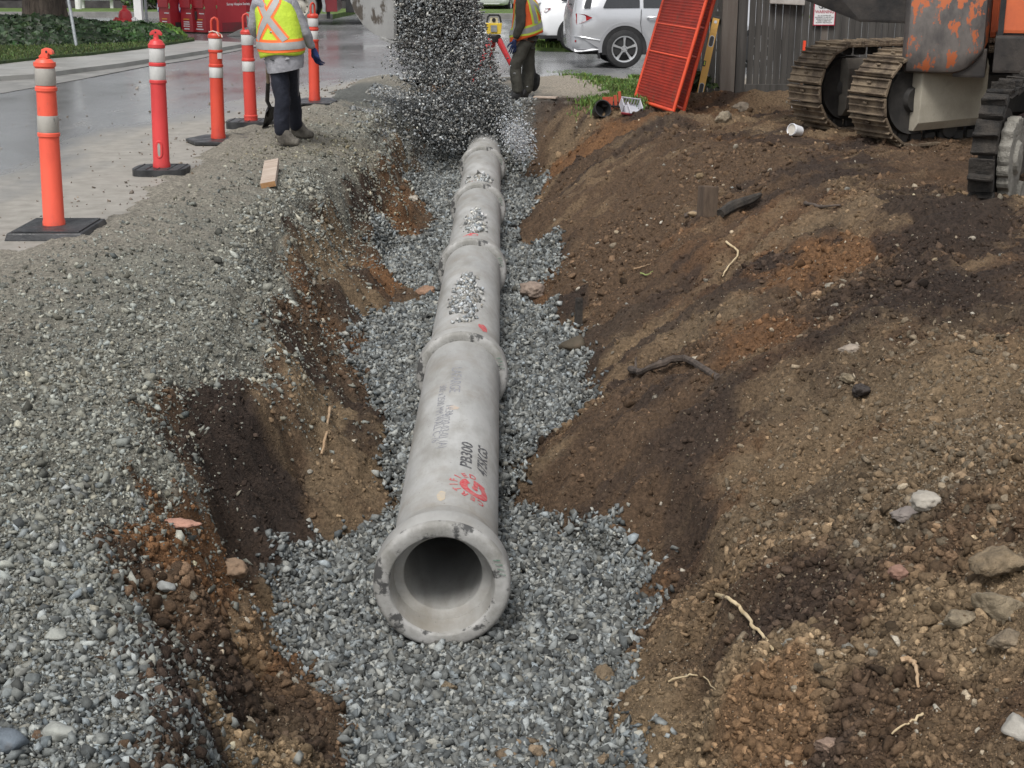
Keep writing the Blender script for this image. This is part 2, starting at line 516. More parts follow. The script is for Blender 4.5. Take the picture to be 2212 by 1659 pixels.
# ------------------------------------------------------------------ loose stones
def hull_proto(n, squash, seed):
    rr = np.random.default_rng(seed)
    bm = bmesh.new()
    if n == 8:      # crushed chip: a skewed block with broken corners
        pts = np.array([(a, b, c) for a in (-1, 1) for b in (-1, 1) for c in (-1, 1)], float) * .72
        pts += rr.uniform(-.30, .30, (8, 3)); cut = rr.integers(0, 8, 2); pts[cut] *= rr.uniform(.25, .7, (2, 1))
        pts[:, 0] += pts[:, 1] * rr.uniform(-.5, .5) + pts[:, 2] * rr.uniform(-.4, .4)
    else:
        pts = rr.normal(size=(n, 3)); pts /= np.linalg.norm(pts, axis=1)[:, None]
        pts *= rr.uniform(0.75, 1.1, (n, 1))
    pts *= np.array(squash)
    for p in pts: bm.verts.new(p)
    r = bmesh.ops.convex_hull(bm, input=bm.verts)
    bmesh.ops.delete(bm, geom=[v for v in bm.verts if not v.link_faces], context='VERTS')
    bmesh.ops.triangulate(bm, faces=bm.faces)
    bm.verts.index_update()
    v = np.array([p.co[:] for p in bm.verts]); f = np.array([[x.index for x in q.verts] for q in bm.faces])
    bm.free()
    return v, f


def clod_proto(sub, amp, seed, squash=(1, 1, .75)):
    bm = bmesh.new()
    bmesh.ops.create_icosphere(bm, subdivisions=sub, radius=1)
    bm.verts.index_update()
    v = np.array([p.co[:] for p in bm.verts]); f = np.array([[x.index for x in q.verts] for q in bm.faces])
    bm.free()
    n = fbm(v[:, 0] * 1.6 + seed, v[:, 1] * 1.6, v[:, 2] * 1.6, seed=seed, octs=4, gain=.65)
    v = v * (1 + (n - 0.5)[:, None] * 2 * amp) * np.array(squash)
    return v, f


ROCKS = [hull_proto(8, (1.1, random.uniform(.65, 1.0), random.uniform(.45, .8)), 100 + k) for k in range(24)]
def crag(n, seed, squash, sub=2, rough=.07):
    rr = np.random.default_rng(seed)
    bm = bmesh.new(); bmesh.ops.create_icosphere(bm, subdivisions=sub, radius=1); bm.verts.index_update()
    v = np.array([p.co[:] for p in bm.verts]); f = np.array([[x.index for x in q.verts] for q in bm.faces]); bm.free()
    d = rr.normal(size=(n, 3)); d /= np.linalg.norm(d, axis=1)[:, None]; c = rr.uniform(.45, .80, n)
    k = v @ d.T                                             # chop with random planes, then roughen
    r = np.min(np.where(k > .05, c[None] / np.maximum(k, .05), 9), axis=1); r = np.minimum(r, 1.15)
    v = v * (r * (1 + rr.normal(0, rough, len(v))))[:, None]
    return v * np.array(squash), f


CLODS = [crag(11, 200 + k, (1.15, .95, .75)) for k in range(10)] + ROCKS[:3]
CLODS_S = [hull_proto(random.choice([6, 7]), (1, .9, .75), 300 + k) for k in range(12)]


def rand_rot(n, tilt=None):
    q = rng.normal(size=(n, 4)); q /= np.linalg.norm(q, axis=1)[:, None]
    if tilt is not None:
        a = rng.uniform(0, 2 * np.pi, n); q = np.stack([np.cos(a / 2), rng.normal(0, tilt, n), rng.normal(0, tilt, n), np.sin(a / 2)], -1)
        q /= np.linalg.norm(q, axis=1)[:, None]
    w_, x, y, z = q.T
    return np.stack([1 - 2 * (y * y + z * z), 2 * (x * y - z * w_), 2 * (x * z + y * w_), 2 * (x * y + z * w_), 1 - 2 * (x * x + z * z), 2 * (y * z - x * w_),
                     2 * (x * z - y * w_), 2 * (y * z + x * w_), 1 - 2 * (x * x + y * y)], -1).reshape(-1, 3, 3)


def batch(name, protos, pos, size, col, mat, tilt=None, smooth=False, parent=None):
    pos = np.asarray(pos); n = len(pos)
    which = rng.integers(0, len(protos), n)
    rot = rand_rot(n, tilt)
    V, T, C, off = [], [], [], 0
    for k, (pv, pf) in enumerate(protos):
        s = np.where(which == k)[0]
        if not len(s): continue
        v = np.einsum('nij,vj->nvi', rot[s], pv) * size[s][:, None, None] + pos[s][:, None, :]
        V.append(v.reshape(-1, 3))
        T.append((pf[None] + (np.arange(len(s)) * len(pv))[:, None, None] + off).reshape(-1, 3))
        C.append(np.repeat(col[s], len(pv), axis=0))
        off += len(s) * len(pv)
    me = np_mesh(name, np.concatenate(V), np.concatenate(T), np.concatenate(C))
    return link_mesh(name, me, mat, parent, smooth=smooth)


def grey_cols(n, base=(.20, .205, .20), spread=.42, tint=.1):
    b = np.array(base) * np.clip(rng.lognormal(0, spread, (n, 1)), .3, 2.2)
    h = rng.normal(0, tint, (n, 1))
    b = b * (1 + h * np.array([[.7, 0.05, -.8]]))
    return np.clip(b, .02, .62)


m_stone = M('crushed_stone', (0.72,), (1.25,), scale=70, attr=True, rough=0.8, bump=0.35, bscale=220, bdist=0.004, spec=0.25)
m_clod = M('soil_clod', (0.65,), (1.4,), scale=90, attr=True, rough=0.9, bump=0.9, bscale=170, bdist=0.008, spec=0.2)

PIPE_O = PY(954, 1268, 4.79)
PDIR = Vector((-0.0067, 1, 0)).normalized()
PX = PDIR.cross(Vector((0, 0, 1)))             # to the right of the pipe
PLEN = 2.78
pipe_x = lambda y: PIPE_O.x + (y - PIPE_O.y) * PDIR.x / PDIR.y


def scatter_xy(n, x0, x1, y0, y1, py=1.0):
    """more points near the camera: density ~ y^-py"""
    u = rng.random(n)
    if abs(py - 1) < 1e-6: y = y0 * (y1 / y0) ** u
    else: y = (y0 ** (1 - py) + u * (y1 ** (1 - py) - y0 ** (1 - py))) ** (1 / (1 - py))
    return rng.uniform(x0, x1, n), y


# bedding gravel
x, y = scatter_xy(280000, -1.6, 1.3, 3.0, 18.6, 1.25)
k = bed_mask(x, y) > -0.01 - rng.exponential(.022, len(x))
px_ = pipe_x(y)
k &= ~((np.abs(x - px_) < 0.15) & (y > PIPE_O.y - .03) & (y < 17.2))
x, y = x[k], y[k]
n = len(x)
s = np.clip(rng.lognormal(math.log(.0106), .34, n), .005, .023) * np.interp(y, [3, 8, 18], [1, 1.15, 1.6])
lift = np.interp(np.abs(x - pipe_x(y)), [0.15, 0.3, 0.5], [0.10, 0.03, 0.0]) * sstep(PIPE_O.y + 0.1, PIPE_O.y + 1.2, y)
g = gz(x, y) + lift * 0.8 + rng.uniform(-.3, 1.0, n) * s
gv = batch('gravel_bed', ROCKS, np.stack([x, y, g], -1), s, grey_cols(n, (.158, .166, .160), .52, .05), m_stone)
tag(gv, 'bed of grey crushed stone along the trench floor under the concrete pipes', 'gravel', kind='stuff')
print('bed stones', n)

# gravel of the left shoulder: crushed limestone with fines
x, y = scatter_xy(420000, -4.2, -0.3, 2.4, 17.5, 1.4)
pm = plateau_mask(x, y)
dens = np.interp(x - itp(roadE, y), [0.1, 0.7, 1.6], [0.10, 0.40, 1.0]) * np.interp(y, [3, 5, 9, 14], [1, .9, .7, .6])
k = (pm > -(0.10 + 0.05 * y) * rng.random(len(x)) ** 3) & (bed_mask(x, y) < 0) & (rng.random(len(x)) < dens) & (x > itp(roadE, y) + 0.05)
x, y = x[k], y[k]
n = len(x)
s = np.clip(rng.lognormal(math.log(.0044), .56, n), .0025, .024) * np.interp(y, [3, 8, 18], [1, 1.2, 1.7])
near = sstep(4.6, 3.0, y)
c = grey_cols(n, (.185, .188, .163), .48, .05) * (1 - near[:, None]) + grey_cols(n, (.168, .178, .170), .52, .05) * near[:, None]
warm = sstep(.5, .72, fbm(x * .8, y * .8, seed=83, octs=3))[:, None] * 0.6
c = c * (1 - warm) + c * np.array([1.1, .95, .68]) * warm
gv = batch('gravel_shoulder', ROCKS, np.stack([x, y, gz(x, y) + rng.uniform(-.25, .75, n) * s], -1), s, c, m_stone)
tag(gv, 'pale crushed limestone spread over the left bank of the trench beside the wet road', 'gravel', kind='stuff')
print('shoulder stones', n)

# larger broken stones of the near left bank
# soil clods and crumbs on both walls and the right bank
u = rng.random(680000)
y = (2.6 ** -.75 + u * (17.8 ** -.75 - 2.6 ** -.75)) ** (-1 / .75)
x = rng.uniform(-.42, .44, len(y)) * (y + .6)
k = (bed_mask(x, y) < 0.01 + rng.exponential(.022, len(x))) & (plateau_mask(x, y) < 0.03 + rng.exponential(.03, len(x))) & (x > -2.2)
patch = fbm(x * 2.2, y * 2.2, seed=91, octs=4)
k &= rng.random(len(x)) < (0.72 + 0.4 * sstep(.40, .62, patch))
x, y = x[k], y[k]
n = len(x)
pt_ = .75 + .6 * sstep(.45, .65, fbm(x * 1.1 + 3, y * 1.1, seed=92, octs=3))
s = np.clip(rng.pareto(3.1, n) * .0042 + .0030, .0030, .020) * np.interp(y, [3, 8, 18], [.95, 1.35, 2.0]) * pt_
c = soil_color(x, y)
c = c * np.clip(rng.lognormal(.08, .36, (n, 1)), .4, 2.6)
pale = (rng.random(n) < .03)[:, None]
c = np.where(pale, grey_cols(n, (.30, .26, .20), .3, .08), c)
pos = np.stack([x, y, gz(x, y) + rng.uniform(-.45, .35, n) * s], -1)
big = s > .011
o = batch('soil_crumbs', CLODS_S, pos[~big], s[~big], c[~big], m_clod)
tag(o, 'loose brown soil crumbs over the trench walls and the right bank', 'soil', kind='stuff')
o = batch('soil_clods', CLODS, pos[big], s[big], c[big], m_clod, smooth=False)
tag(o, 'lumps of brown earth and pale pebbles over the right bank', 'soil', kind='stuff')
print('clods', n, big.sum())
# half buried lumps of the same earth
n = 5200
u = rng.random(n); y = (2.7 ** -.6 + u * (17.5 ** -.6 - 2.7 ** -.6)) ** (-1 / .6); x = rng.uniform(-.42, .44, n) * (y + .6)
k = (bed_mask(x, y) < -0.02) & (plateau_mask(x, y) < 0.0) & (x > -2.0) & (rng.random(n) < .2 + sstep(.45, .62, fbm(x * 1.3, y * 1.3, seed=93, octs=3)))
x, y = x[k], y[k]; n = len(x)
s = np.clip(rng.pareto(2.7, n) * .007 + .007, .007, .022) * np.where(rng.random(n) < .025, 1.8, 1) * np.interp(y, [3, 8, 18], [.9, 1.3, 1.7])
LUMPS = [crag(9, 430 + k, (1.2, 1.0, .7)) for k in range(10)]
o = batch('earth_lumps', LUMPS, np.stack([x, y, gz(x, y) + rng.uniform(-.55, .05, n) * s], -1), s, soil_color(x, y) * np.clip(rng.lognormal(.12, .22, (n, 1)), .6, 1.8), m_clod, tilt=.25, smooth=False)
tag(o, 'half buried lumps of brown earth in both banks of the trench', 'soil', kind='stuff')
# crumbly grey brown rubble high on the right bank
n = 9000
c0_, c1_ = on_ground(2060, 900), on_ground(1900, 1080)
w_ = rng.random(n) < .65
x = np.where(w_, rng.normal(c0_.x, .45, n), rng.normal(c1_.x, .3, n)); y = np.where(w_, rng.normal(c0_.y, .75, n), rng.normal(c1_.y, .35, n))
k = (bed_mask(x, y) < -.3) & (x > .5) & (rng.random(n) < .25 + sstep(.42, .6, fbm(x * 3, y * 3, seed=97, octs=3))); x, y = x[k], y[k]; n = len(x)
s = np.clip(rng.pareto(2.6, n) * .005 + .0045, .0045, .022)
o = batch('earth_rubble', CLODS, np.stack([x, y, gz(x, y) + rng.uniform(-.25, .5, n) * s], -1), s, np.array([[.175, .140, .098]]) * rng.lognormal(0, .28, (n, 1)), m_clod)
tag(o, 'crumbly grey brown rubble spread high on the right bank', 'soil', kind='stuff')
# stones spilling down the far left wall
n = 60000
y = rng.uniform(5.5, 17.2, n); x = itp(browL, y) + rng.uniform(-.55, .30, n)
k = (bed_mask(x, y) < 0) & (rng.random(n) < .42 * sstep(.40, .62, fbm(x * 2.5, y * 1.2, seed=96, octs=3)) * np.interp(x - itp(browL, y), [-.5, -.1, .05, .3], [1, .8, .3, .08])); x, y = x[k], y[k]; n = len(x)
s = np.clip(rng.lognormal(math.log(.0062), .5, n), .003, .024) * np.interp(y, [5, 17], [1, 1.7])
o = batch('gravel_slope', ROCKS, np.stack([x, y, gz(x, y) + rng.uniform(-.1, .6, n) * s], -1), s, grey_cols(n, (.20, .20, .172), .46, .06), m_stone)
tag(o, 'crushed stone spilling over the left trench wall', 'gravel', kind='stuff')
# crumbs of earth dropped on the near gravel bed
x = rng.uniform(-.55, .45, 420); y = rng.uniform(3.4, 4.5, 420); k = (bed_mask(x, y) > 0) & (rng.random(420) < sstep(.5, .62, fbm(x * 4, y * 4, seed=95, octs=2)) * sstep(4.6, 3.9, y)); x, y = x[k], y[k]; n = len(x)
s = np.clip(rng.pareto(2.2, n) * .007 + .007, .007, .028)
o = batch('dropped_earth', LUMPS, np.stack([x, y, gz(x, y) + .012 + s * .2], -1), s, np.array([[.20, .15, .10]]) * rng.lognormal(0, .25, (n, 1)), m_clod, tilt=.4)
tag(o, 'brown crumbs of earth dropped on the near gravel bed', 'soil', kind='stuff')
# coarse stones of the near left bank, dirt bits on the road edge
x = rng.uniform(-1.6, -.5, 1500); y = rng.uniform(2.5, 4.6, 1500); k = plateau_mask(x, y) > 0.02; x, y = x[k], y[k]; n = len(x)
s = np.clip(rng.lognormal(math.log(.011), .38, n), .007, .024)
o = batch('coarse_gravel', ROCKS, np.stack([x, y, gz(x, y) + .35 * s], -1), s, grey_cols(n, (.19, .20, .192), .48, .06), m_stone)
tag(o, 'coarse broken stones at the near end of the left bank', 'gravel', kind='stuff')
y = rng.uniform(7.5, 21, 600); x = itp(roadE, y) - np.abs(rng.normal(0, .35, 600)) - rng.random(600) ** 9 * 3
s = np.clip(rng.lognormal(math.log(.006), .5, 600), .003, .018) * np.interp(y, [7, 20], [1, 1.7])
o = batch('road_grit', ROCKS, np.stack([x, y, .002 + .3 * s], -1), s, soil_color(x, y) * .6 + grey_cols(600, (.12, .11, .095), .4, .05), m_stone)
tag(o, 'scattered grit and mud crumbs on the wet road edge', 'grit', kind='stuff')
# ------------------------------------------------------------------ concrete pipes
def concrete_mat(name, base=(.43, .43, .415)):
    m = M(name, tuple(v * .74 for v in base), base, scale=3.2, rough=0.7, bump=0.25, bscale=45, bdist=0.004, c3=(.21, .20, .175), scale3=5, lo3=.46, hi3=.80, stretch=(1, .35, 1))
    t = m.node_tree; N, L = t.nodes, t.links
    b = N['Principled BSDF']
    old = b.inputs['Base Color'].links[0].from_socket
    tc = N.new('ShaderNodeTexCoord')
    # small pits
    vo = N.new('ShaderNodeTexVoronoi'); vo.inputs['Scale'].default_value = 26; L.new(tc.outputs['Object'], vo.inputs['Vector'])
    mr = N.new('ShaderNodeMapRange'); mr.inputs[1].default_value = .05; mr.inputs[2].default_value = .09; L.new(vo.outputs['Distance'], mr.inputs[0])
    mx = N.new('ShaderNodeMix'); mx.data_type = 'RGBA'; mx.inputs[6].default_value = (.16, .15, .14, 1)
    L.new(mr.outputs[0], mx.inputs[0]); L.new(old, mx.inputs[7])
    n3 = N.new('ShaderNodeTexNoise'); n3.inputs['Scale'].default_value = 2.6; n3.inputs['Detail'].default_value = 9; n3.inputs['Roughness'].default_value = .7; L.new(tc.outputs['Object'], n3.inputs['Vector'])
    m3 = N.new('ShaderNodeMapRange'); m3.inputs[1].default_value = .50; m3.inputs[2].default_value = .70; m3.inputs[4].default_value = .55; L.new(n3.outputs[0], m3.inputs[0])
    x3 = N.new('ShaderNodeMix'); x3.data_type = 'RGBA'; x3.inputs[7].default_value = (.23, .20, .155, 1)
    L.new(m3.outputs[0], x3.inputs[0]); L.new(mx.outputs[2], x3.inputs[6])
    L.new(x3.outputs[2], b.inputs['Base Color'])
    return m


m_conc = concrete_mat('pipe_concrete')
m_bell = concrete_mat('bell_concrete', (.39, .385, .365))
m_rimdirt = M('bell_rim_concrete', (.23, .225, .205), (.42, .415, .40), scale=6, rough=.7, c3=(.07, .07, .068), scale3=11, lo3=.54, hi3=.60, bump=.4, bscale=60, bdist=.005)
m_blackink = M('black_stencil_ink', (.035, .035, .04), (.16, .16, .16), scale=60, rough=.8)
m_fadeink = M('faded_stencil_ink', (.20, .205, .23), (.33, .33, .34), scale=70, rough=.8)
m_redink = M('red_stamp_ink', (.50, .045, .06), (.50, .17, .16), scale=50, rough=.8)
m_greenink = M('green_crayon', (.10, .20, .14), (.3, .33, .3), scale=60, rough=.8)


def text_mesh(body, size, bold=False, extrude=0.0):
    cu = bpy.data.curves.new('t', 'FONT'); cu.body = body; cu.size = size; cu.extrude = extrude
    cu.align_x = 'CENTER'; cu.align_y = 'CENTER'; cu.resolution_u = 3
    if bold: cu.offset = size * .02
    o = bpy.data.objects.new('t', cu); COL.objects.link(o)
    dg = bpy.context.evaluated_depsgraph_get(); dg.update()
    me = bpy.data.meshes.new_from_object(o.evaluated_get(dg))
    bpy.data.objects.remove(o); bpy.data.curves.remove(cu)
    return me


def wrap(me, rad, s0, a0, vertical=True, sx=1.0, sy=1.0, flip=1):
    """lay flat lettering on the barrel: text runs along the pipe (local y) round angle a0 from the top"""
    bm = bmesh.new(); bm.from_mesh(me)
    for _ in range(2):
        es = [e for e in bm.edges if e.calc_length() > .02]
        if es: bmesh.ops.subdivide_edges(bm, edges=es, cuts=1)
    bmesh.ops.triangulate(bm, faces=bm.faces)
    for v in bm.verts:
        u, t = v.co.x * sx, v.co.y * sy
        if flip < 0: u, t = -u, -t
        a = a0 - t / rad               # text up points to the left
        v.co = Vector((math.sin(a) * rad, s0 + u, math.cos(a) * rad))
    bm.normal_update()
    bm.to_mesh(me); bm.free()
    return me


def stain(rad, s0, a0, ws, wa, seed, n=26):
    """an irregular flat patch of paint on the barrel"""
    vs = [(0, 0)]
    for k in range(n):
        t = 2 * math.pi * k / n
        r = .55 + .75 * float(vnoise(np.array([math.cos(t) * 1.7 + seed]), np.array([math.sin(t) * 1.7]), seed=seed)[0])
        vs.append((math.cos(t) * r, math.sin(t) * r))
    me = bpy.data.meshes.new('stain')
    pts = []
    for u, t in vs:
        a = a0 + t * wa
        pts.append((math.sin(a) * rad, s0 + u * ws, math.cos(a) * rad))
    me.from_pydata(pts, [], [(0, k + 1, (k + 1) % n + 1) for k in range(n)])
    return me


BO, RB = .262, .212
pipe_labels = ['concrete pipe nearest the camera with its open bell end and red stamp', 'concrete pipe joined behind the stamped one, heaped with the largest patch of gravel',
               'third concrete pipe along the trench with a smaller gravel patch and red smear', 'fourth concrete pipe with a thin band of stones across its top',
               'farthest concrete pipe vanishing under the falling gravel']
for k in range(5):
    o = PIPE_O + PDIR * (PLEN * k)
    root = empty('concrete_pipe', o, math.atan2(-PDIR.x, PDIR.y), pipe_labels[k], 'pipe', 'concrete drain pipes laid end to end')
    L_ = PLEN + 0.06
    mb = MB()
    mb.lathe([(RB, .30), (RB, L_), (.175, L_), (.155, L_ - .04), (.152, .12)], 96, 'y')
    mb.build('barrel', m_conc, root, smooth=True, recalc=True)
    mb = MB()
    prof = [(.152, .12), (.158, .112), (.188, .105), (.198, .014), (.202, .003), (.208, 0.0), (.240, .001), (.250, .004), (.2575, .012), (.261, .026), (.262, .06), (.2615, .115), (.2585, .128), (.240, .165), (.224, .215), (RB, .30)]
    mb.lathe(prof, 96, 'y')
    bell = mb.build('bell', [m_bell, m_rimdirt], root, smooth=True, angle=60)
    for p in bell.data.polygons:
        if p.center.y < .035 and math.hypot(p.center.x, p.center.z) > .190: p.material_index = 1
    # crayon marks on the bell rim
    mm = MB()
    for q in range(4):
        a = R(62 + q * 5)
        c = Vector((math.sin(a) * .235, -.0045, math.cos(a) * .235))
        d = Vector((math.sin(a + .5), 0, math.cos(a + .5))) * .014
        s_ = Vector((d.z, 0, -d.x)) * .16
        mm.add([c - d - s_, c + d - s_, c + d + s_, c - d + s_], [(0, 1, 2, 3)])
    mm.build('crayon_mark', m_greenink, root)
    if k == 0:
        link_mesh('pipe_code', wrap(text_mesh('PB300', .064, True), RB + .0012, .92, R(21), sx=1.95, sy=1.15), m_blackink, root)
        link_mesh('weight_mark', wrap(text_mesh('475KGS', .062, True), RB + .0012, .955, R(43), sx=1.65, sy=1.25), m_blackink, root)
        # round red certification stamp: ring of letters, G shape in the middle
        st = bpy.data.meshes.new('stamp'); bm = bmesh.new()
        def arc(r0, r1, a, b, n=30):
            vv = [[bm.verts.new((math.cos(a + (b - a) * i / n) * r, math.sin(a + (b - a) * i / n) * r, 0)) for r in (r0, r1)] for i in range(n + 1)]
            for i in range(n): bm.faces.new((vv[i][0], vv[i][1], vv[i + 1][1], vv[i + 1][0]))
        arc(.028, .055, R(40), R(330))
        arc(.0, .012, R(0), R(360), 14)
        def rect(x0, y0, x1, y1): bm.faces.new([bm.verts.new(p) for p in ((x0, y0, 0), (x1, y0, 0), (x1, y1, 0), (x0, y1, 0))])
        rect(.014, -.012, .056, .006); rect(.034, -.04, .056, -.013)
        bm.to_mesh(st); bm.free()
        link_mesh('red_stamp', wrap(st, RB + .0014, .56, R(33), sx=1.55, sy=1.25), m_redink, root)
        ring = bpy.data.meshes.new('ring'); bm = bmesh.new()
        for i, ch in enumerate('CERTIFIED'):
            lm = text_mesh(ch, .038, True); a = R(200 - i * 24)
            t2 = bmesh.new(); t2.from_mesh(lm)
            for v in t2.verts:
                u, q = v.co.x, v.co.y + .075
                b_ = a - math.pi / 2
                v.co = Vector((u * math.cos(b_) - q * math.sin(b_), u * math.sin(b_) + q * math.cos(b_), 0))
            t2.to_mesh(lm); t2.free(); bm.from_mesh(lm)
        bm.to_mesh(ring); bm.free()
        link_mesh('stamp_lettering', wrap(ring, RB + .0014, .56, R(33), sx=1.55, sy=1.25), m_redink, root)
        for body, s0, a0, sz in (('LAFARGE', 2.02, -3, .080), ('14:30', 1.52, -7, .055), ('2020-03-01 (A)', 1.22, -10, .058), ('300 x 2500 MM WALL C-76', 1.52, -20, .056)):
            link_mesh('stencil_lettering', wrap(text_mesh(body, sz, False), RB + .0012, s0, R(a0), flip=-1, sx=1.35), m_fadeink, root)
        link_mesh('clay_smear', stain(RB + .001, .40, R(-4), .05, .09, 4), M('clay_smear', (.52, .42, .28), (.42, .38, .32), scale=40, rough=.9), root)
        link_mesh('rust_smear', stain(RB + .001, 1.55, R(-2), .035, .14, 9), M('rust_smear', (.50, .38, .28), (.42, .40, .37), scale=40, rough=.9), root)
    elif k < 4:
        link_mesh('red_smear', stain(RB + .001, [0, .42, .40, .42][k], R([0, 33, -6, -8][k]), .08, [0, .16, .30, .28][k], 12 + k), m_redink, root)

# stones lying on top of the pipes
def on_pipe(kp, s0, s1, a0, a1, n, seed, label):
    s_ = rng.uniform(s0, s1, n); t = (s_ - s0) / (s1 - s0)
    w_ = np.sin(np.clip(t * .9 + .08, 0, 1) * np.pi) ** .5
    a = (a0 + a1) / 2 + np.clip(rng.normal(0, .42, n), -1, 1) * (a1 - a0) / 2 * w_
    keep = fbm(s_ * 5, a * 3, seed=seed, octs=2) > .36
    s_, a = s_[keep], a[keep]
    n = len(s_)
    r = np.clip(rng.lognormal(math.log(.0105), .3, n), .006, .019) * (1 + .12 * kp)
    rad = RB + r * rng.uniform(.25, .75, n)
    o = PIPE_O + PDIR * (PLEN * kp)
    pos = np.array(o)[None] + np.array(PDIR)[None] * s_[:, None] + np.array(PX)[None] * (np.sin(a) * rad)[:, None] + np.array([[0, 0, 1.]]) * (np.cos(a) * rad)[:, None]
    ob = batch('gravel_patch', ROCKS, pos, r, grey_cols(n, (.29, .295, .285), .45, .06), m_stone)
    tag(ob, label, 'gravel', 'loose gravel lying on the pipes', kind='stuff')
on_pipe(1, .42, 1.75, R(-32), R(30), 760, 1, 'large patch of grey stones lying on the second pipe')
on_pipe(2, .50, 1.55, R(-30), R(32), 440, 2, 'middle patch of grey stones lying on the third pipe')
on_pipe(3, .35, .95, R(-40), R(40), 280, 3, 'thin band of grey stones lying on the fourth pipe')
# ------------------------------------------------------------------ road and far ground
def sheet(name, pts, z, mat, kind='structure', thick=0.0, label=None):
    me = bpy.data.meshes.new(name)
    bm = bmesh.new()
    f = bm.faces.new([bm.verts.new((p[0], p[1], z)) for p in pts])
    if f.normal.z < 0: f.normal_flip()
    if thick:
        r = bmesh.ops.extrude_face_region(bm, geom=[f])
        for v in [g for g in r['geom'] if isinstance(g, bmesh.types.BMVert)]: v.co.z -= thick
        bmesh.ops.recalc_face_normals(bm, faces=bm.faces)
    bmesh.ops.triangulate(bm, faces=bm.faces)
    bm.to_mesh(me); bm.free()
    return tag(link_mesh(name, me, mat), label, None, None, kind)


def road_mat():
    m = bpy.data.materials.new('wet_asphalt'); m.use_nodes = True
    t = m.node_tree; N, L = t.nodes, t.links; b = N['Principled BSDF']
    tc = N.new('ShaderNodeTexCoord')
    at = N.new('ShaderNodeAttribute'); at.attribute_name = 'col'
    def nz(sc, st=None, det=6):
        n = N.new('ShaderNodeTexNoise'); n.inputs['Scale'].default_value = sc; n.inputs['Detail'].default_value = det; n.inputs['Roughness'].default_value = .6
        v = tc.outputs['Object']
        if st:
            mp = N.new('ShaderNodeMapping'); mp.inputs['Scale'].default_value = st; L.new(v, mp.inputs[0]); v = mp.outputs[0]
        L.new(v, n.inputs['Vector']); return n.outputs[0]
    def rg(s, lo, hi, a, bb):
        r = N.new('ShaderNodeMapRange'); r.inputs[1].default_value = lo; r.inputs[2].default_value = hi; r.inputs[3].default_value = a; r.inputs[4].default_value = bb
        L.new(s, r.inputs[0]); return r.outputs[0]
    def mx(f, a, bb):
        x = N.new('ShaderNodeMix'); x.data_type = 'RGBA'; L.new(f, x.inputs[0])
        for k, v in ((6, a), (7, bb)):
            if isinstance(v, tuple): x.inputs[k].default_value = (*v, 1)
            else: L.new(v, x.inputs[k])
        return x.outputs[2]
    sep = N.new('ShaderNodeSeparateColor'); L.new(at.outputs['Color'], sep.inputs[0])
    mud = sep.outputs[0]                      # red: how much mud film
    add = N.new('ShaderNodeMath'); add.operation = 'ADD'; L.new(mud, add.inputs[0]); L.new(rg(nz(.9, (1.6, .5, 1)), .3, .7, -.35, .35), add.inputs[1])
    mf = rg(add.outputs[0], .2, .8, 0, 1)
    asp = mx(rg(nz(60), .35, .65, 0, 1), (.15, .154, .158), (.23, .232, .232))
    mudc = mx(rg(nz(7), .35, .65, 0, 1), (.24, .225, .195), (.33, .31, .275))
    col = mx(mf, asp, mudc)
    pud = rg(nz(.45, (1, .55, 1), 5), .36, .66, 0, 1)
    L.new(col, b.inputs['Base Color'])
    rmix = N.new('ShaderNodeMath'); rmix.operation = 'MULTIPLY_ADD'; L.new(mf, rmix.inputs[0]); rmix.inputs[1].default_value = .35
    L.new(rg(pud, 0, 1, .12, .30), rmix.inputs[2]); L.new(rmix.outputs[0], b.inputs['Roughness'])
    b.inputs['Specular IOR Level'].default_value = .5
    bp = N.new('ShaderNodeBump'); bp.inputs['Distance'].default_value = .004; L.new(rg(pud, 0, 1, .03, .35), bp.inputs['Strength']); L.new(nz(120), bp.inputs['Height'])
    L.new(bp.outputs[0], b.inputs['Normal'])
    return m


m_road = road_mat()
def road_part(dx_, yy):
    d, gy = np.meshgrid(dx_, yy)
    return d, gy


def grid_quads(sh, off=0):
    ix = np.arange(sh[0] * sh[1]).reshape(sh) + off
    return np.stack([ix[:-1, :-1], ix[:-1, 1:], ix[1:, 1:], ix[1:, :-1]], -1).reshape(-1, 4)


d, gy1 = np.meshgrid(np.concatenate([[-40, -30, -22, -16], np.arange(-12, .3, .25)]), np.arange(1, 21.3, .25))
gx1 = itp(roadE, gy1) + d - .02
gx2, gy2 = np.meshgrid(np.concatenate([np.arange(-44, -12, 2.), np.arange(-12, 12, .5), np.arange(12, 60.1, 2.)]), np.concatenate([np.arange(21., 34, .5), np.arange(34, 130.1, 4.)]))
gx = np.concatenate([gx1.ravel(), gx2.ravel()]); gy = np.concatenate([gy1.ravel(), gy2.ravel()])
mud = np.clip(1.25 - (itp(roadE, gy) - gx) / np.interp(gy, [5, 10, 16, 21], [2.8, 2.3, 1.5, .8]), 0, 1) * sstep(23, 20, gy)
q = np.concatenate([grid_quads(gx1.shape), grid_quads(gx2.shape, gx1.size)])
zr_ = np.where(np.arange(gx.size) < gx1.size, 0.0, -0.003)
me = np_mesh('road', np.stack([gx, gy, zr_], -1), q, np.stack([mud, mud, mud], -1), quads=True)
road = tag(link_mesh('road', me, m_road), kind='structure')
m_far = M('far_soil', (.10, .09, .06), (.16, .14, .10), scale=1.5, rough=.9)
sheet('far_ground', [(-300, -60), (300, -60), (300, 500), (-300, 500)], -1.4, m_far)
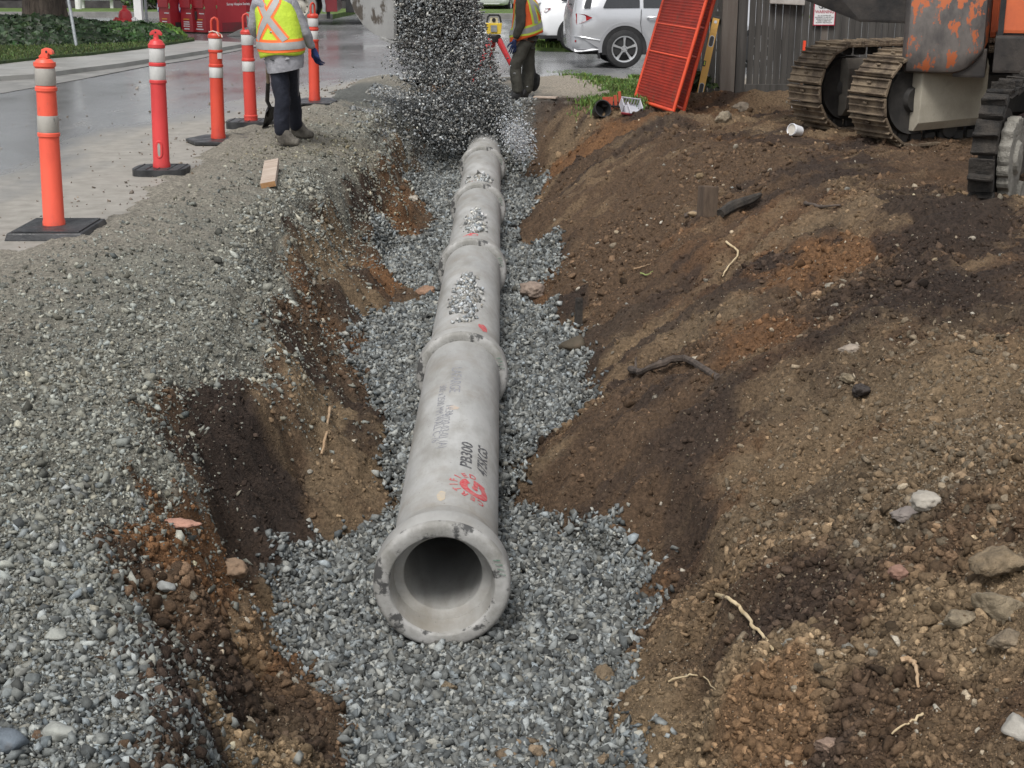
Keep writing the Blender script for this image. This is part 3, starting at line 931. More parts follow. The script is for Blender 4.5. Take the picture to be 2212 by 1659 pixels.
# ------------------------------------------------------------------ pavement, lawns and planting
m_walk = M('pavement_concrete', (.25, .247, .23), (.34, .335, .315), scale=1.2, rough=.3, rough2=.55, bump=.2, bscale=80, bdist=.004)
m_kerb = M('kerb_concrete', (.17, .168, .16), (.26, .255, .24), scale=3, rough=.6, bump=.3, bscale=60, bdist=.005)
m_grass = M('lawn', (.022, .045, .012), (.06, .10, .025), scale=3.5, rough=.85, bump=1.0, bscale=90, bdist=.03, c3=(.10, .12, .04), scale3=9, lo3=.56, hi3=.8)
m_grass2 = M('bright_lawn', (.07, .13, .025), (.14, .20, .05), scale=4, rough=.85, bump=1.0, bscale=90, bdist=.03)
pix = lambda lst, z=0.0: [P(a, b, z) for a, b in lst]
lawn_edge = [(-500, 230), (-200, 176), (0, 149), (90, 138), (198, 129), (300, 116), (421, 97)]
sheet('pavement', pix([(-500, 262), (-200, 205), (0, 176), (79, 171), (174, 158), (260, 147), (372, 129), (470, 113), (540, 100), (421, 95)] + lawn_edge[::-1][1:]), .075, m_walk, thick=.2)
sheet('gutter', pix([(-500, 275), (-200, 228), (0, 203), (174, 172), (322, 143), (420, 129), (560, 100), (640, 88), (545, 98), (470, 112), (372, 128), (260, 146), (174, 157), (79, 170), (0, 175), (-200, 204), (-500, 261)]), .006, m_kerb)
LAWN = pix(lawn_edge) + [P(396, 92, 0), P(360, 84, 0), P(300, 78, 0), P(150, 74, 0), P(0, 76), P(-500, 100, 0)]
sheet('lawn', LAWN, .12, m_grass, thick=.3)
sheet('street_lawn', [(-60, 46), (-9.5, 46.0), (-5.5, 44), (-5.2, 50), (-60, 52)], .13, m_grass2, thick=.3)
sheet('street_lawn', [(-2.4, 44.5), (2.5, 44.5), (9, 40), (9, 70), (-2.4, 70)], .13, m_grass2, thick=.3)
sheet('driveway_lawn', [P(1140, 108), P(1235, 112), P(1330, 104), P(1420, 92), P(1420, 70), P(1240, 75), P(1150, 80)], .06, m_grass2, thick=.2)
# kerb lines of the far street
sheet('kerb', [(-60, 45.6), (-9.5, 45.6), (-5.5, 43.6), (-5.5, 44), (-9.5, 46), (-60, 46)], .15, m_kerb, thick=.3)
sheet('kerb', [(-2.4, 44.1), (2.5, 44.1), (9, 39.6), (9, 40), (2.5, 44.5), (-2.4, 44.5)], .15, m_kerb, thick=.3)


def poly_inside(pts, x, y):
    ins = np.zeros(len(x), bool); n = len(pts)
    for i in range(n):
        x1, y1, x2, y2 = pts[i][0], pts[i][1], pts[(i + 1) % n][0], pts[(i + 1) % n][1]
        c = ((y1 > y) != (y2 > y)) & (x < (x2 - x1) * (y - y1) / (y2 - y1 + 1e-12) + x1)
        ins ^= c
    return ins


def blades(name, x, y, z, h, col, mat, wd=.012, lean=.5):
    n = len(x); a = rng.uniform(0, 2 * np.pi, n); b = rng.uniform(0, 2 * np.pi, n)
    l = rng.uniform(.1, lean, n) * h
    base = np.stack([x, y, z], -1); d = np.stack([np.cos(a), np.sin(a), 0 * a], -1) * wd * .5
    tip = base + np.stack([np.cos(b) * l, np.sin(b) * l, h], -1)
    mid = base + np.stack([np.cos(b) * l * .35, np.sin(b) * l * .35, h * .6], -1)
    V = np.stack([base - d, base + d, mid + d * .8, mid - d * .8, tip], 1).reshape(-1, 3)
    k = np.arange(n)[:, None] * 5
    T = np.concatenate([k + [[0, 1, 2]], k + [[0, 2, 3]], k + [[3, 2, 4]]])
    return link_mesh(name, np_mesh(name, V, T, np.repeat(col, 5, axis=0)), mat)


m_blade = M('grass_blade', (.75,), (1.3,), scale=6, attr=True, rough=.6, spec=.3)
m_leaf = M('leaf', (.6,), (1.5,), scale=5, attr=True, rough=.5, spec=.3)


def green(n, base, sp=.3):
    c = np.array(base) * np.clip(rng.lognormal(0, sp, (n, 1)), .4, 2.2)
    return c * (1 + rng.normal(0, .12, (n, 3)))


# lawn blades on the corner lawn
xs = np.array([p[0] for p in LAWN]); ysv = np.array([p[1] for p in LAWN])
x = rng.uniform(-13, xs.max(), 60000); y = rng.uniform(ysv.min(), ysv.max(), 60000)
k = poly_inside(LAWN, x, y) & (y < 34); x, y = x[k], y[k]
c = green(len(x), (.062, .088, .028)); warm_ = fbm(x * .9, y * .9, seed=5)[:, None]; c = c * (.7 + .8 * warm_)
tag(blades('grass', x, y, np.full(len(x), .12), rng.uniform(.02, .05, len(x)), c, m_blade, .016), 'short mown grass on the corner lawn beside the pavement', 'grass', kind='stuff')
# weedy strip by the driveway
STRIP = pix([(1185, 158), (1215, 152), (1300, 150), (1385, 158), (1430, 170), (1460, 215), (1400, 240), (1330, 225), (1290, 235), (1270, 222), (1320, 205), (1330, 190), (1290, 178), (1240, 165)])
xs = [p[0] for p in STRIP]; yv = [p[1] for p in STRIP]
x = rng.uniform(min(xs), max(xs), 60000); y = rng.uniform(min(yv), max(yv), 60000)
k = poly_inside(STRIP, x + rng.normal(0, .12, len(x)), y + rng.normal(0, .12, len(y))) & (fbm(x * 2.5, y * 2.5, seed=6, octs=3) > .41); x, y = x[k], y[k]
hh = rng.uniform(.015, .075, len(x)) * (.4 + 1.2 * fbm(x * 2, y * 2, seed=7))
tag(blades('grass', x, y, gz(x, y), hh, green(len(x), (.11, .175, .045)), m_blade, .02, 1.0), 'bright green weedy grass strip between driveway and excavated soil', 'grass', kind='stuff')
DL = [P(1140, 108), P(1235, 112), P(1330, 104), P(1420, 92), P(1420, 70), P(1240, 75), P(1150, 80)]
xs = [p[0] for p in DL]; yv = [p[1] for p in DL]
x = rng.uniform(min(xs), max(xs), 30000); y = rng.uniform(min(yv), max(yv), 30000)
k = poly_inside(DL, x, y); x, y = x[k], y[k]
tag(blades('grass', x, y, np.full(len(x), .06), rng.uniform(.03, .10, len(x)), green(len(x), (.11, .17, .04)), m_blade, .025), 'lawn beyond the driveway behind the parked cars', 'grass', kind='stuff')


def leaves(name, pos, nrm, size, col, mat, parent=None, jitter=.7, pointy=True):
    n = len(pos)
    d = nrm + rng.normal(0, jitter, (n, 3)); d /= np.linalg.norm(d, axis=1)[:, None] + 1e-9
    t = np.cross(d, rng.normal(size=(n, 3))); t /= np.linalg.norm(t, axis=1)[:, None] + 1e-9
    b = np.cross(d, t)
    s = size[:, None]
    V = np.stack([pos - t * s, pos - b * s * .62 + d * s * .15, pos + t * s * .95, pos + b * s * .62 + d * s * .15], 1).reshape(-1, 3)
    k = np.arange(n)[:, None] * 4
    return link_mesh(name, np_mesh(name, V, np.concatenate([k + [[0, 1, 2]], k + [[0, 2, 3]]]), np.repeat(col, 4, axis=0)), mat, parent)


m_bark = M('bark', (.035, .026, .02), (.09, .072, .055), scale=6, rough=.9, bump=1.0, bscale=14, bdist=.05, stretch=(3, 3, .5))
m_bark2 = M('pale_bark', (.12, .10, .08), (.22, .19, .16), scale=5, rough=.9, bump=1, bscale=18, bdist=.03, stretch=(3, 3, .6))


def crown_points(n, blobs):
    """points spread through several soft ellipsoids"""
    w_ = np.array([b[3] * b[4] * b[5] for b in blobs]); pick = rng.choice(len(blobs), n, p=w_ / w_.sum())
    B = np.array(blobs)[pick]
    d = rng.normal(size=(n, 3)); d /= np.linalg.norm(d, axis=1)[:, None]
    r = rng.random((n, 1)) ** .38
    return B[:, :3] + d * r * B[:, 3:6], d


# big corner tree standing in ivy
tb = P(103, 98, 0)
tree = empty('tree', (tb.x, tb.y, .1), label='broad dark tree trunk rising out of the ivy on the corner lawn', cat='tree')
mb = MB()
prof = []
n = 26
rings = []
for z, r in ((-.1, .62), (.1, .52), (.4, .43), (.9, .39), (1.8, .36), (3.2, .31), (4.6, .25)):
    ring = []
    for k in range(n):
        a = 2 * math.pi * k / n
        f = 1 + .16 * math.sin(5 * a + 1) * max(0, 1 - z / 1.5) + .06 * math.sin(9 * a + z)
        ring.append((math.cos(a) * r * f, math.sin(a) * r * f, z))
    rings.append(ring)
mb.loft(rings)
mb.build('trunk', m_bark, tree, smooth=True)
mb = MB()
for a, l, z0 in ((.3, 2.6, 3.6), (1.7, 2.2, 4.0), (2.9, 2.8, 3.4), (4.2, 2.4, 4.2), (5.3, 2.5, 3.8)):
    mb.tube([(0, 0, z0), (math.cos(a) * l * .5, math.sin(a) * l * .5, z0 + .9), (math.cos(a) * l, math.sin(a) * l, z0 + 2.2)], [.16, .1, .04], 8)
mb.tube([(0, 0, 4.5), (.2, .1, 6.2), (.1, .2, 8.0)], [.24, .14, .04], 8)
mb.build('limb', m_bark, tree, smooth=True)
pos, d = crown_points(9000, [(0, 0, 6.0, 2.6, 2.6, 1.6), (1.8, .5, 5.2, 1.5, 1.5, 1.1), (-1.9, -.3, 5.4, 1.6, 1.5, 1.2), (.3, -1.8, 5.2, 1.4, 1.4, 1.1), (0, .3, 7.6, 1.7, 1.7, 1.4), (-.6, 1.9, 5.6, 1.5, 1.4, 1.2)])
leaves('crown', pos, d, rng.uniform(.09, .18, len(pos)), green(len(pos), (.03, .06, .015), .35), m_leaf, tree)

# ivy mound round the trunk
def ivy(name, cx, cy, rx, ry, h, n, base, label, rot=0.0, size=(.06, .12), power=.8):
    x = rng.uniform(-1, 1, n); y = rng.uniform(-1, 1, n)
    r = np.sqrt(x * x + y * y); k = r < 1; x, y, r = x[k], y[k], r[k]
    n = len(x)
    zz = h * (1 - r ** 2.2) ** power * (.75 + .5 * fbm(x * 3, y * 3, seed=int(cx * 7) % 50, octs=3))
    X = cx + (x * rx) * math.cos(rot) - (y * ry) * math.sin(rot); Y = cy + (x * rx) * math.sin(rot) + (y * ry) * math.cos(rot)
    pos = np.stack([X, Y, .12 + zz * rng.uniform(.72, 1.06, n)], -1)
    nrm = np.stack([x * .9, y * .9 - .35, np.full(n, .8)], -1)
    c = green(n, base, .32)
    pale_leaf = rng.random(n) < .06  # a random few leaves get a paler colour
    c[pale_leaf] = c[pale_leaf] * 2.2
    o = leaves(name, pos, nrm, rng.uniform(size[0], size[1], n), c, m_leaf, None, .45)
    return tag(o, label, 'ivy', kind='stuff')


ia = P(120, 112); ib = P(330, 98)
ivy('ivy', P(-20, 109).x, ia.y + 1.7, 2.9, 1.9, .44, 14000, (.013, .027, .009), 'dark glossy ivy mounded round the tree trunk')
ivy('ivy', P(245, 106).x, P(245, 106).y + 1.0, 1.1, 1.0, .34, 6000, (.022, .050, .013), 'lower spread of ivy creeping toward the pavement corner', .1)
ic = P(375, 92)
ivy('light_ivy', P(330, 98).x, P(330, 98).y + .8, .5, .65, .24, 2200, (.07, .13, .02), 'patch of bright yellow green ivy at the tip of the corner bed', .1)


def bush(x, y, r, h, n, base, label, name='bush', z0=0.0, size=(.05, .11)):
    root = empty(name, (x, y, z0), label=label, cat='bush')
    bl = [(rng.uniform(-.4, .4) * r, rng.uniform(-.4, .4) * r, h * rng.uniform(.4, .7), r * rng.uniform(.45, .7), r * rng.uniform(.45, .7), h * rng.uniform(.3, .45)) for _ in range(6)]
    pos, d = crown_points(n, bl)
    leaves('foliage', pos, d, rng.uniform(size[0], size[1], n), green(n, base, .35), m_leaf, root)
    mb = MB()
    for k in range(4):
        a = k * 1.6
        mb.tube([(0, 0, -.05), (math.cos(a) * r * .25, math.sin(a) * r * .25, h * .35), (math.cos(a) * r * .45, math.sin(a) * r * .45, h * .65)], [.035, .025, .01], 6)
    mb.build('stem', m_bark2, root)
    return root


bush(-12.2, 49.5, 1.3, 1.3, 1500, (.04, .07, .02), 'loose green shrub beside the far dark steps, left of the hydrant')
bush(-10.1, 49.0, 1.1, 1.2, 1300, (.045, .08, .02), 'rounded green shrub on the far lawn behind the fire hydrant')
bush(-7.0, 50, 1.5, 1.5, 1500, (.035, .065, .02), 'shrub on the far lawn glimpsed beside the red bins')
b_ = P(1205, 62)
bush(2.1, 38, 1.7, 2.8, 4200, (.022, .04, .012), 'tall dark evergreen bush behind the white hatchback', z0=.1, size=(.08, .15))
bush(1.35, 33.2, .55, .75, 500, (.05, .085, .03), 'spiky leafy plant beside the white hatchback', z0=.05)
bush(3.6, 17.6, .0 + .32, .34, 420, (.03, .05, .012), 'low weedy plant in the gap under the spirit level', z0=.05, size=(.02, .045)).location = (P(1500, 228).x + .06, 17.45, .05)

# ------------------------------------------------------------------ far street furniture and houses
m_white = M('white_paint', (.72, .72, .70), (.82, .82, .80), scale=2, rough=.5)
m_galv = M('galvanised_steel', (.32, .34, .35), (.45, .47, .48), scale=9, rough=.45, metal=.6, bump=.1, bscale=50)
m_dark = M('dark_timber', (.03, .028, .027), (.07, .066, .062), scale=3, rough=.8, bump=.4, bscale=20)
m_glass = M('dark_glass', (.015, .018, .02), rough=.06, spec=.6)
m_red = M('hydrant_paint', (.42, .02, .025), (.52, .04, .045), scale=5, rough=.42, bump=.15, bscale=30)
m_black = M('black_rubber', (.018, .018, .019), (.04, .04, .04), scale=12, rough=.62, bump=.4, bscale=60, bdist=.004)
# leaning signpost on the lawn
a = P(168, 113); a.z = .12; b = PY(136, -60, a.y + .3)
root = empty('sign_post', a, label='thin grey metal post leaning on the corner lawn in front of the tree', cat='post')
d = b - a
mb = MB(); mb.tube([(0, 0, -.2), tuple(d * .5), tuple(d * 1.25)], .032, 10); mb.build('pole', m_galv, root, smooth=True)
mb = MB(); t = d * .93
mb.box(t + Vector((.09, -.02, -.1)), (.16, .05, .42)); mb.build('notice_box', m_white, root, bevel=.01)
# hydrant
h = P(275, 93); h.z = .0
root = empty('fire_hydrant', h, label='red fire hydrant standing behind the ivy bed', cat='hydrant')
mb = MB()
mb.lathe([(.17, 0), (.17, .04), (.13, .05), (.125, .42), (.16, .44), (.16, .49), (.145, .50), (.14, .58), (.115, .66), (.06, .70), (.045, .72), (.045, .78), (0.001, .78)], 24)
mb.build('body', m_red, root, smooth=True, angle=35)
for sx in (-1, 1):
    mb = MB(); mb.lathe([(.055, .10), (.055, .17), (.07, .17), (.07, .22), (.03, .23), (.03, .26), (.001, .26)], 14, 'x')
    o = mb.build('outlet', m_red if sx < 0 else m_white, root, smooth=True, angle=35); o.location.z = .47; o.scale.x = sx
mb = MB(); mb.lathe([(.07, .10), (.07, .18), (.09, .18), (.09, .23), (.03, .25), (.001, .25)], 14, 'y')
o = mb.build('outlet', m_red, root, smooth=True); o.location.z = .4; o.scale.y = -1


def post(name, px, pyb, w_, h_, mat, label, cat='post', round_=False, cap=None):
    p = P(px, pyb)
    root = empty(name, p, label=label, cat=cat)
    mb = MB()
    if round_: mb.tube([(0, 0, -.1), (0, 0, h_)], w_ / 2, 12)
    else: mb.box((0, 0, h_ / 2), (w_, w_, h_))
    mb.build('pole', mat, root, bevel=0 if round_ else .008)
    if cap:
        mb = MB(); mb.box((cap[0], -w_ * .6, h_ - cap[2] / 2), (cap[1], .02, cap[2])); mb.build('panel', m_white, root, bevel=.004)
    return root


post('sign_post', 302, 58, .20, 2.6, m_white, 'thick white square post right of the fire hydrant', cap=(.35, 1.2, .9))
post('sign_post', 318, 57, .075, 2.4, m_galv, 'thin grey steel post between the white post and the red bins', round_=True, cap=(0, .5, .5))
post('sign_post', 309, 44, .07, 2.4, m_galv, 'slim far grey post seen just right of the white post', round_=True)
post('bollard', 171, 28, .22, .95, m_white, 'short white marker post by the far dark steps', cat='bollard', round_=True)
rb = P(212, 26)
root = empty('utility_box', rb, label='white flat utility box on legs on the far lawn', cat='box')
mb = MB(); mb.box((0, 0, .95), (1.15, .4, 1.1)); mb.build('housing', M('box_paint', (.52, .60, .62), (.6, .66, .67), scale=2, rough=.5), root, bevel=.03)
mb = MB(); mb.box((-.5, 0, .25), (.1, .1, .5)); mb.build('leg', m_white, root)
mb = MB(); mb.box((.5, 0, .25), (.1, .1, .5)); mb.build('leg', m_white, root)

# houses across the street
hs_ = empty('house', (-16, 56, 0), label='dark boarded house across the street behind the corner tree', cat='house')
mb = MB()
for k in range(14): mb.box((0, 0 - .02 * (k % 2), .12 + k * .24), (26, .3, .235))
mb.build('wall', M('dark_siding', (.05, .048, .05), (.085, .08, .08), scale=1.5, rough=.7), hs_)
for k, sx in enumerate((-7, -2.5, 3, 7.5)):
    mb = MB(); mb.box((sx, -.22, 2.2), (1.7, .1, 1.3)); wn = mb.build('window', m_white, hs_)
    mb = MB(); mb.box((sx, -.28, 2.2), (1.5, .03, 1.1)); mb.build('pane', m_glass, wn)
mb = MB(); mb.prism([(-3, 3.3), (3.5, 3.3), (0, 5.2)], -13.6, 13.6, 'x'); mb.build('roof', M('shingle', (.05, .05, .05), (.09, .085, .08), scale=8, rough=.9), hs_)
mb = MB()
for k in range(4): mb.box((2.2, -2.6 + k * .55, .14 + k * .2), (4.2, .56, .28 + k * .0))
mb.build('steps', m_dark, hs_)
rw = empty('retaining_wall', (-13.5, 52.6, 0), label='low dark timber retaining wall along the far lawn', cat='wall')
mb = MB()
for k in range(3): mb.box((0, .03 * k, .17 + k * .3), (15, .25, .28))
mb.build('timbers', m_dark, rw, bevel=.02)

h2 = empty('house', (-.1, 60, 0), label='white house with a dark door and stair rail behind the orange vest worker', cat='house')
mb = MB(); mb.box((0, 2, 2.0), (9, 4, 4)); mb.build('wall', M('white_siding', (.62, .63, .64), (.72, .72, .73), scale=1, rough=.6), h2)
mb = MB(); mb.box((.35, -.04, 1.2), (1.5, .12, 2.4)); dr = mb.build('door', m_dark, h2)
mb = MB(); mb.box((.75, -.12, 1.1), (.06, .06, .16)); mb.build('handle', m_galv, dr)
mb = MB(); mb.box((-1.6, -.03, 1.1), (.5, .1, 2.2)); mb.build('pilaster', m_white, h2)
mb = MB(); mb.box((-.9, -.9, .95), (1.5, .06, .06)); mb.box((-.9, -.9, .5), (1.5, .05, .05)); mb.box((-1.6, -.9, .5), (.06, .06, 1)); mb.box((-.2, -.9, .5), (.06, .06, 1)); mb.build('stair_rail', m_dark, h2)
mb = MB()
for k in range(7): mb.box((1.9, -.7, .15 + k * .24), (1.4, .3, .2))
mb.build('steps', M('grey_slat', (.14, .13, .12), (.2, .19, .18), scale=4, rough=.8), h2)
mb = MB(); mb.prism([(-1, 4), (5, 4), (2, 6)], -5, 5, 'x'); mb.build('roof', bpy.data.materials['shingle'], h2)
fs = empty('street_wall', (0, 52, 0), label='low grey garden wall in front of the white house', cat='wall')
mb = MB(); mb.box((0.2, 0, .3), (8.5, .3, .6)); mb.build('blocks', m_kerb, fs, bevel=.02)

# donation bins
m_bin = M('bin_paint', (.36, .02, .03), (.43, .03, .04), scale=1.2, rough=.42, bump=.1, bscale=12, bdist=.01)
m_bin_dark = M('bin_dark_patch', (.04, .03, .03), (.08, .04, .04), scale=4, rough=.6)
m_yel = M('yellow_paint', (.72, .50, .04), (.8, .58, .08), scale=5, rough=.5)
m_blue = M('blue_print', (.06, .09, .35), rough=.5)
m_grn = M('green_print', (.22, .38, .16), (.32, .45, .22), scale=9, rough=.6)
m_brn = M('brown_print', (.16, .08, .04), rough=.6)
m_wht = M('white_print', (.75, .74, .74), rough=.5)
m_orp = M('amber_print', (.70, .34, .04), rough=.5)


def disc(mb, c, rx, rz, y, n=18):
    vs = [(c[0] + math.cos(2 * math.pi * k / n) * rx, y, c[1] + math.sin(2 * math.pi * k / n) * rz) for k in range(n)]
    mb.add(vs, [tuple(range(n))])


def text_on(parent, name, body, size, loc, mat, rot=(math.pi / 2, 0, 0), sx=1.0, bold=True):
    o = link_mesh(name, text_mesh(body, size, bold), mat, parent)
    o.location = loc; o.rotation_euler = rot; o.scale.x = sx
    return o


def bin_marks(root, rot, off, w_, small, lean=False):
    """badge, tree and printed lines on one face; the face lies in the local plane y = -off after turning by rot"""
    Rm = Matrix.Rotation(rot, 4, 'Z')
    def put(o):
        o.matrix_local = Rm @ o.matrix_local
    k = .62 if small else 1.0
    zb = .60 if small else .92
    if small: zt, dxb, dxt = .60, -.26 * w_ / .5, .22 * w_ / .5
    else: zt, dxb, dxt = .95, -.22, .2
    mb = MB(); disc(mb, (dxb, zt), .085 * (.55 if small else 1.3), .115 * (1 if small else 1.05), -off - .003); o = mb.build('badge', m_blue, root); put(o)
    mb = MB(); disc(mb, (dxb, zt), .062 * (.55 if small else 1.3), .085 * (1 if small else 1.05), -off - .006); o2 = mb.build('badge_face', m_wht, root); put(o2)
    mb = MB()
    for q in range(7): disc(mb, (dxt + rng.uniform(-.05, .05) * (1 if small else 1.9), zt + .03 + rng.uniform(-.03, .05) * (1 if small else 2)), .03 * (1 if small else 1.9), .03 * (1 if small else 1.9), -off - .003 - .001 * q, 9)
    o = mb.build('tree_print', m_grn, root); put(o)
    mb = MB(); mb.box((dxt, -off - .002, zt - (.07 if small else .15)), (.012 if small else .04, .003, .07 if small else .16)); o = mb.build('tree_trunk_print', m_brn, root); put(o)
    rows = [(None if small else 'Surrey Hospice Society', dxt, zt - (.13 if small else .27), .04 if small else .085, m_wht), ('A Donation For Others' if not small else None, 0, .33 if small else .43, .045 if small else .085, m_orp),
            (None, 0, .265 if small else .31, .04 if small else .06, m_wht), (None, 0, .215 if small else .25, .04 if small else .06, m_wht),
            (None, 0, .165 if small else .18, .04 if small else .06, m_wht), (None, 0, .10 if small else .09, .05 if small else .075, m_wht)]
    for body, x, z, sz, mt in rows:
        if body is None:          # print too small to read in the photo: a broken line
            mb = MB(); wd = w_ * (.42 if x else rng.uniform(.42, .62)); cx_ = x * (.5 if small and x else 1) - wd / 2
            mb.box((cx_ + wd / 2, -off - .003, z), (wd, .002, sz * .55)); put(mb.build('printed_line', mt, root)); continue
        me = text_mesh(body, sz, True)
        wx = max(v.co.x for v in me.vertices) - min(v.co.x for v in me.vertices)
        o = link_mesh('lettering', me, mt, root); o.location = (x * (.5 if small and x else 1), -off - .004, z); o.rotation_euler = (math.pi / 2, 0, 0)
        o.scale.x = min(1, .8 * w_ / wx)
        o.matrix_local = Rm @ Matrix.LocRotScale(o.location, o.rotation_euler, o.scale)


bw, bd, bh = .50, .86, 1.65
labels = ['red donation bin at the left end, set apart with a side panel showing', 'second red donation bin from the left, front hatch panel showing', 'third red donation bin from the left, dark stain on the lower front',
          'red donation bin at the right end with the wide printed side panel']
spots = [(358, 70.5), (405, 71.5), (433, 72.5), (459, 71.5)]
TH = R(44)
for k, (px, pyb) in enumerate(spots):
    p = P(px, pyb)
    root = empty('donation_bin', p, -TH, labels[k], 'donation bin', 'red donation bins in a row')
    # local frame: front face looks to -y
    root.rotation_euler = (0, 0, -TH)
    mb = MB(); mb.box((0, bd / 2, bh / 2 + .03), (bw, bd, bh)); mb.build('cabinet', m_bin, root, bevel=.012)
    mb = MB(); mb.box((0, -.022, .78), (bw * .86, .04, .36)); dr = mb.build('hatch', m_bin, root, bevel=.01)
    mb = MB(); mb.box((0, -.05, .98), (bw * .98, .06, .05)); mb.build('hatch_hood', m_bin, root, bevel=.01)
    mb = MB(); mb.box((0, -.05, .86), (.16, .02, .05)); mb.build('handle', m_wht, dr)
    mb = MB(); mb.box((.1, -.012, 1.09), (.2, .02, .14)); mb.build('yellow_label', m_yel, root)
    if k == 2:
        mb = MB(); mb.box((-.16, -.012, .42), (.15, .012, .2)); mb.build('dark_stain', m_bin_dark, root)
    if k in (0, 1, 3):
        mb = MB(); mb.box((bw / 2 + .003, bd * .55, .14), (.004, bd * .8, .22)); mb.build('scuffed_skirt', m_bin_dark if k == 0 else M('bin_scuff', (.22, .02, .03), (.12, .03, .03), scale=6, rough=.6), root)
    bin_marks(root, 0, .0 + .004, bw, True)
    if k in (0, 3):
        n0 = len(root.children)
        keep_ = set(root.children)
        bin_marks(root, math.pi / 2, 0, bd, False)
        for o in root.children:
            if o not in keep_:
                o.matrix_local = Matrix.Translation((bw / 2, bd / 2, 0)) @ o.matrix_local
kb = P(545, 78)
root = empty('kerb_ramp', kb, label='short sloped concrete kerb nose beside the red bins', cat='kerb')
mb = MB(); mb.prism([(-.62, 0), (-.55, .03), (-.25, .17), (.1, .22), (.6, .22), (.6, 0)], 0, .6, 'y'); mb.build('block', m_walk, root, bevel=.02)

# fire truck red lorry across the road
m_tred = M('lorry_paint', (.15, .012, .018), (.20, .02, .026), scale=2, rough=.3, coat=.3)
m_tyre = M('dusty_tyre', (.14, .135, .125), (.30, .29, .27), scale=3, rough=.85, bump=.4, bscale=30)
m_tyre_b = M('black_tyre', (.015, .015, .016), (.03, .03, .03), scale=8, rough=.7, bump=.3, bscale=40)
m_rim = M('dull_rim', (.42, .40, .34), (.52, .50, .44), scale=6, rough=.5, metal=.2)
m_alu = M('aluminium_tank', (.55, .56, .56), (.66, .67, .67), scale=3, rough=.4, metal=.35)
m_blk = M('black_paint', (.012, .012, .013), (.03, .03, .03), scale=5, rough=.5)
tp = P(648, 54)
lor = empty('lorry', tp, R(4), 'dark red lorry with a dusty wheel parked across the wet street', 'lorry')


def wheel(parent, c, r, w_, mt, mr, name='wheel', axis='y', holes=8, side=-1):
    wh = empty(name, c); wh.parent = parent
    mb = MB(); h = w_ / 2
    mb.lathe([(r * .56, -h), (r * .80, -h), (r * .95, -h * .9), (r, -h * .6), (r, h * .6), (r * .95, h * .9), (r * .8, h), (r * .56, h)], 36, 'y'); mb.build('tyre', mt, wh, smooth=True, angle=50)
    mb = MB()
    mb.lathe([(r * .57, side * h * .95), (r * .54, side * h * .75), (r * .42, side * h * .35), (r * .30, side * h * .55), (r * .16, side * h * .6), (r * .14, side * h * .9), (.001, side * h * .95)], 36, 'y')
    mb.build('rim', mr, wh, smooth=True, angle=40)
    if holes:
        mb = MB()
        for k in range(holes):
            a = 2 * math.pi * k / holes
            vs = [(math.cos(a) * r * .45 + math.cos(t) * r * .045, side * h * .62 , math.sin(a) * r * .45 + math.sin(t) * r * .045) for t in [2 * math.pi * q / 10 for q in range(10)]]
            mb.add(vs, [tuple(range(10))])
        mb.build('rim_hole', m_blk, wh)
    return wh


wheel(lor, (0, 0, .50), .50, .32, m_tyre, m_rim)
wheel(lor, (4.2, 0, .50), .50, .32, m_tyre, m_rim)
wheel(lor, (0, 2.1, .50), .50, .32, m_tyre, m_rim, side=1)
wheel(lor, (4.2, 2.1, .50), .50, .32, m_tyre, m_rim, side=1)
mb = MB()
arch = [(math.cos(t) * .68, .5 + math.sin(t) * .68) for t in [R(-12) + k * R(204) / 14 for k in range(15)]]
mb.prism([(1.05, .36), (1.05, 2.9), (-1.6, 2.9), (-1.6, .36)] + arch[::-1], -.2, 2.3, 'y'); mb.build('cab', m_tred, lor)
mb = MB()
for i in range(14):
    a, b = R(-12) + i * R(204) / 14, R(-12) + (i + 1) * R(204) / 14
    q = [(math.cos(t) * r_, .5 + math.sin(t) * r_) for t, r_ in ((a, .66), (b, .66), (b, .74), (a, .74))]
    mb.prism(q, -.24, -.1, 'y')
mb.build('wheel_arch', m_galv, lor)
mb = MB(); mb.box((-.5, -.22, 2.1), (1.0, .03, .9)); mb.build('side_window', m_glass, lor)
mb = MB(); mb.box((3.2, 1.05, 1.0), (4.6, .9, .22)); mb.build('chassis', m_blk, lor)
mb = MB(); mb.box((2.2, -.02, .62), (.92, .5, .66)); mb.box((2.2, -.03, .86), (.96, .52, .04)); mb.box((2.2, -.03, .76), (.96, .52, .03)); mb.build('fuel_tank', m_alu, lor, bevel=.03)
for xx, sz in ((1.45, (.35, .4, .8)), (2.9, (.5, .4, .9))):
    mb = MB(); mb.box((xx, .2, .73), sz); mb.build('equipment_box', m_blk, lor, bevel=.02)
mb = MB(); mb.box((.80, -.1, .42), (.10, .05, .5)); mb.build('mudflap', m_blk, lor)
mb = MB(); mb.box((3.6, 1.05, 1.25), (4.6, 2.4, .22)); mb.build('deck', m_tred, lor, bevel=.03)
# ------------------------------------------------------------------ delineator posts
def orange(name, a, b):
    return M(name, a, b, scale=7, rough=.45, bump=.12, bscale=30, c3=(.20, .10, .08), scale3=6, lo3=.58, hi3=.78, stretch=(1, 1, .5))


def band_mat(name, c=(.60, .60, .58)):
    return M(name, c, tuple(v * .82 for v in c), scale=8, rough=.35, c3=(.10, .10, .10), scale3=16, lo3=.64, hi3=.72, stretch=(1, 1, .5))


m_plate = M('recycled_rubber', (.016, .017, .019), (.045, .046, .048), scale=9, rough=.28, rough2=.6, bump=.5, bscale=45, bdist=.005)


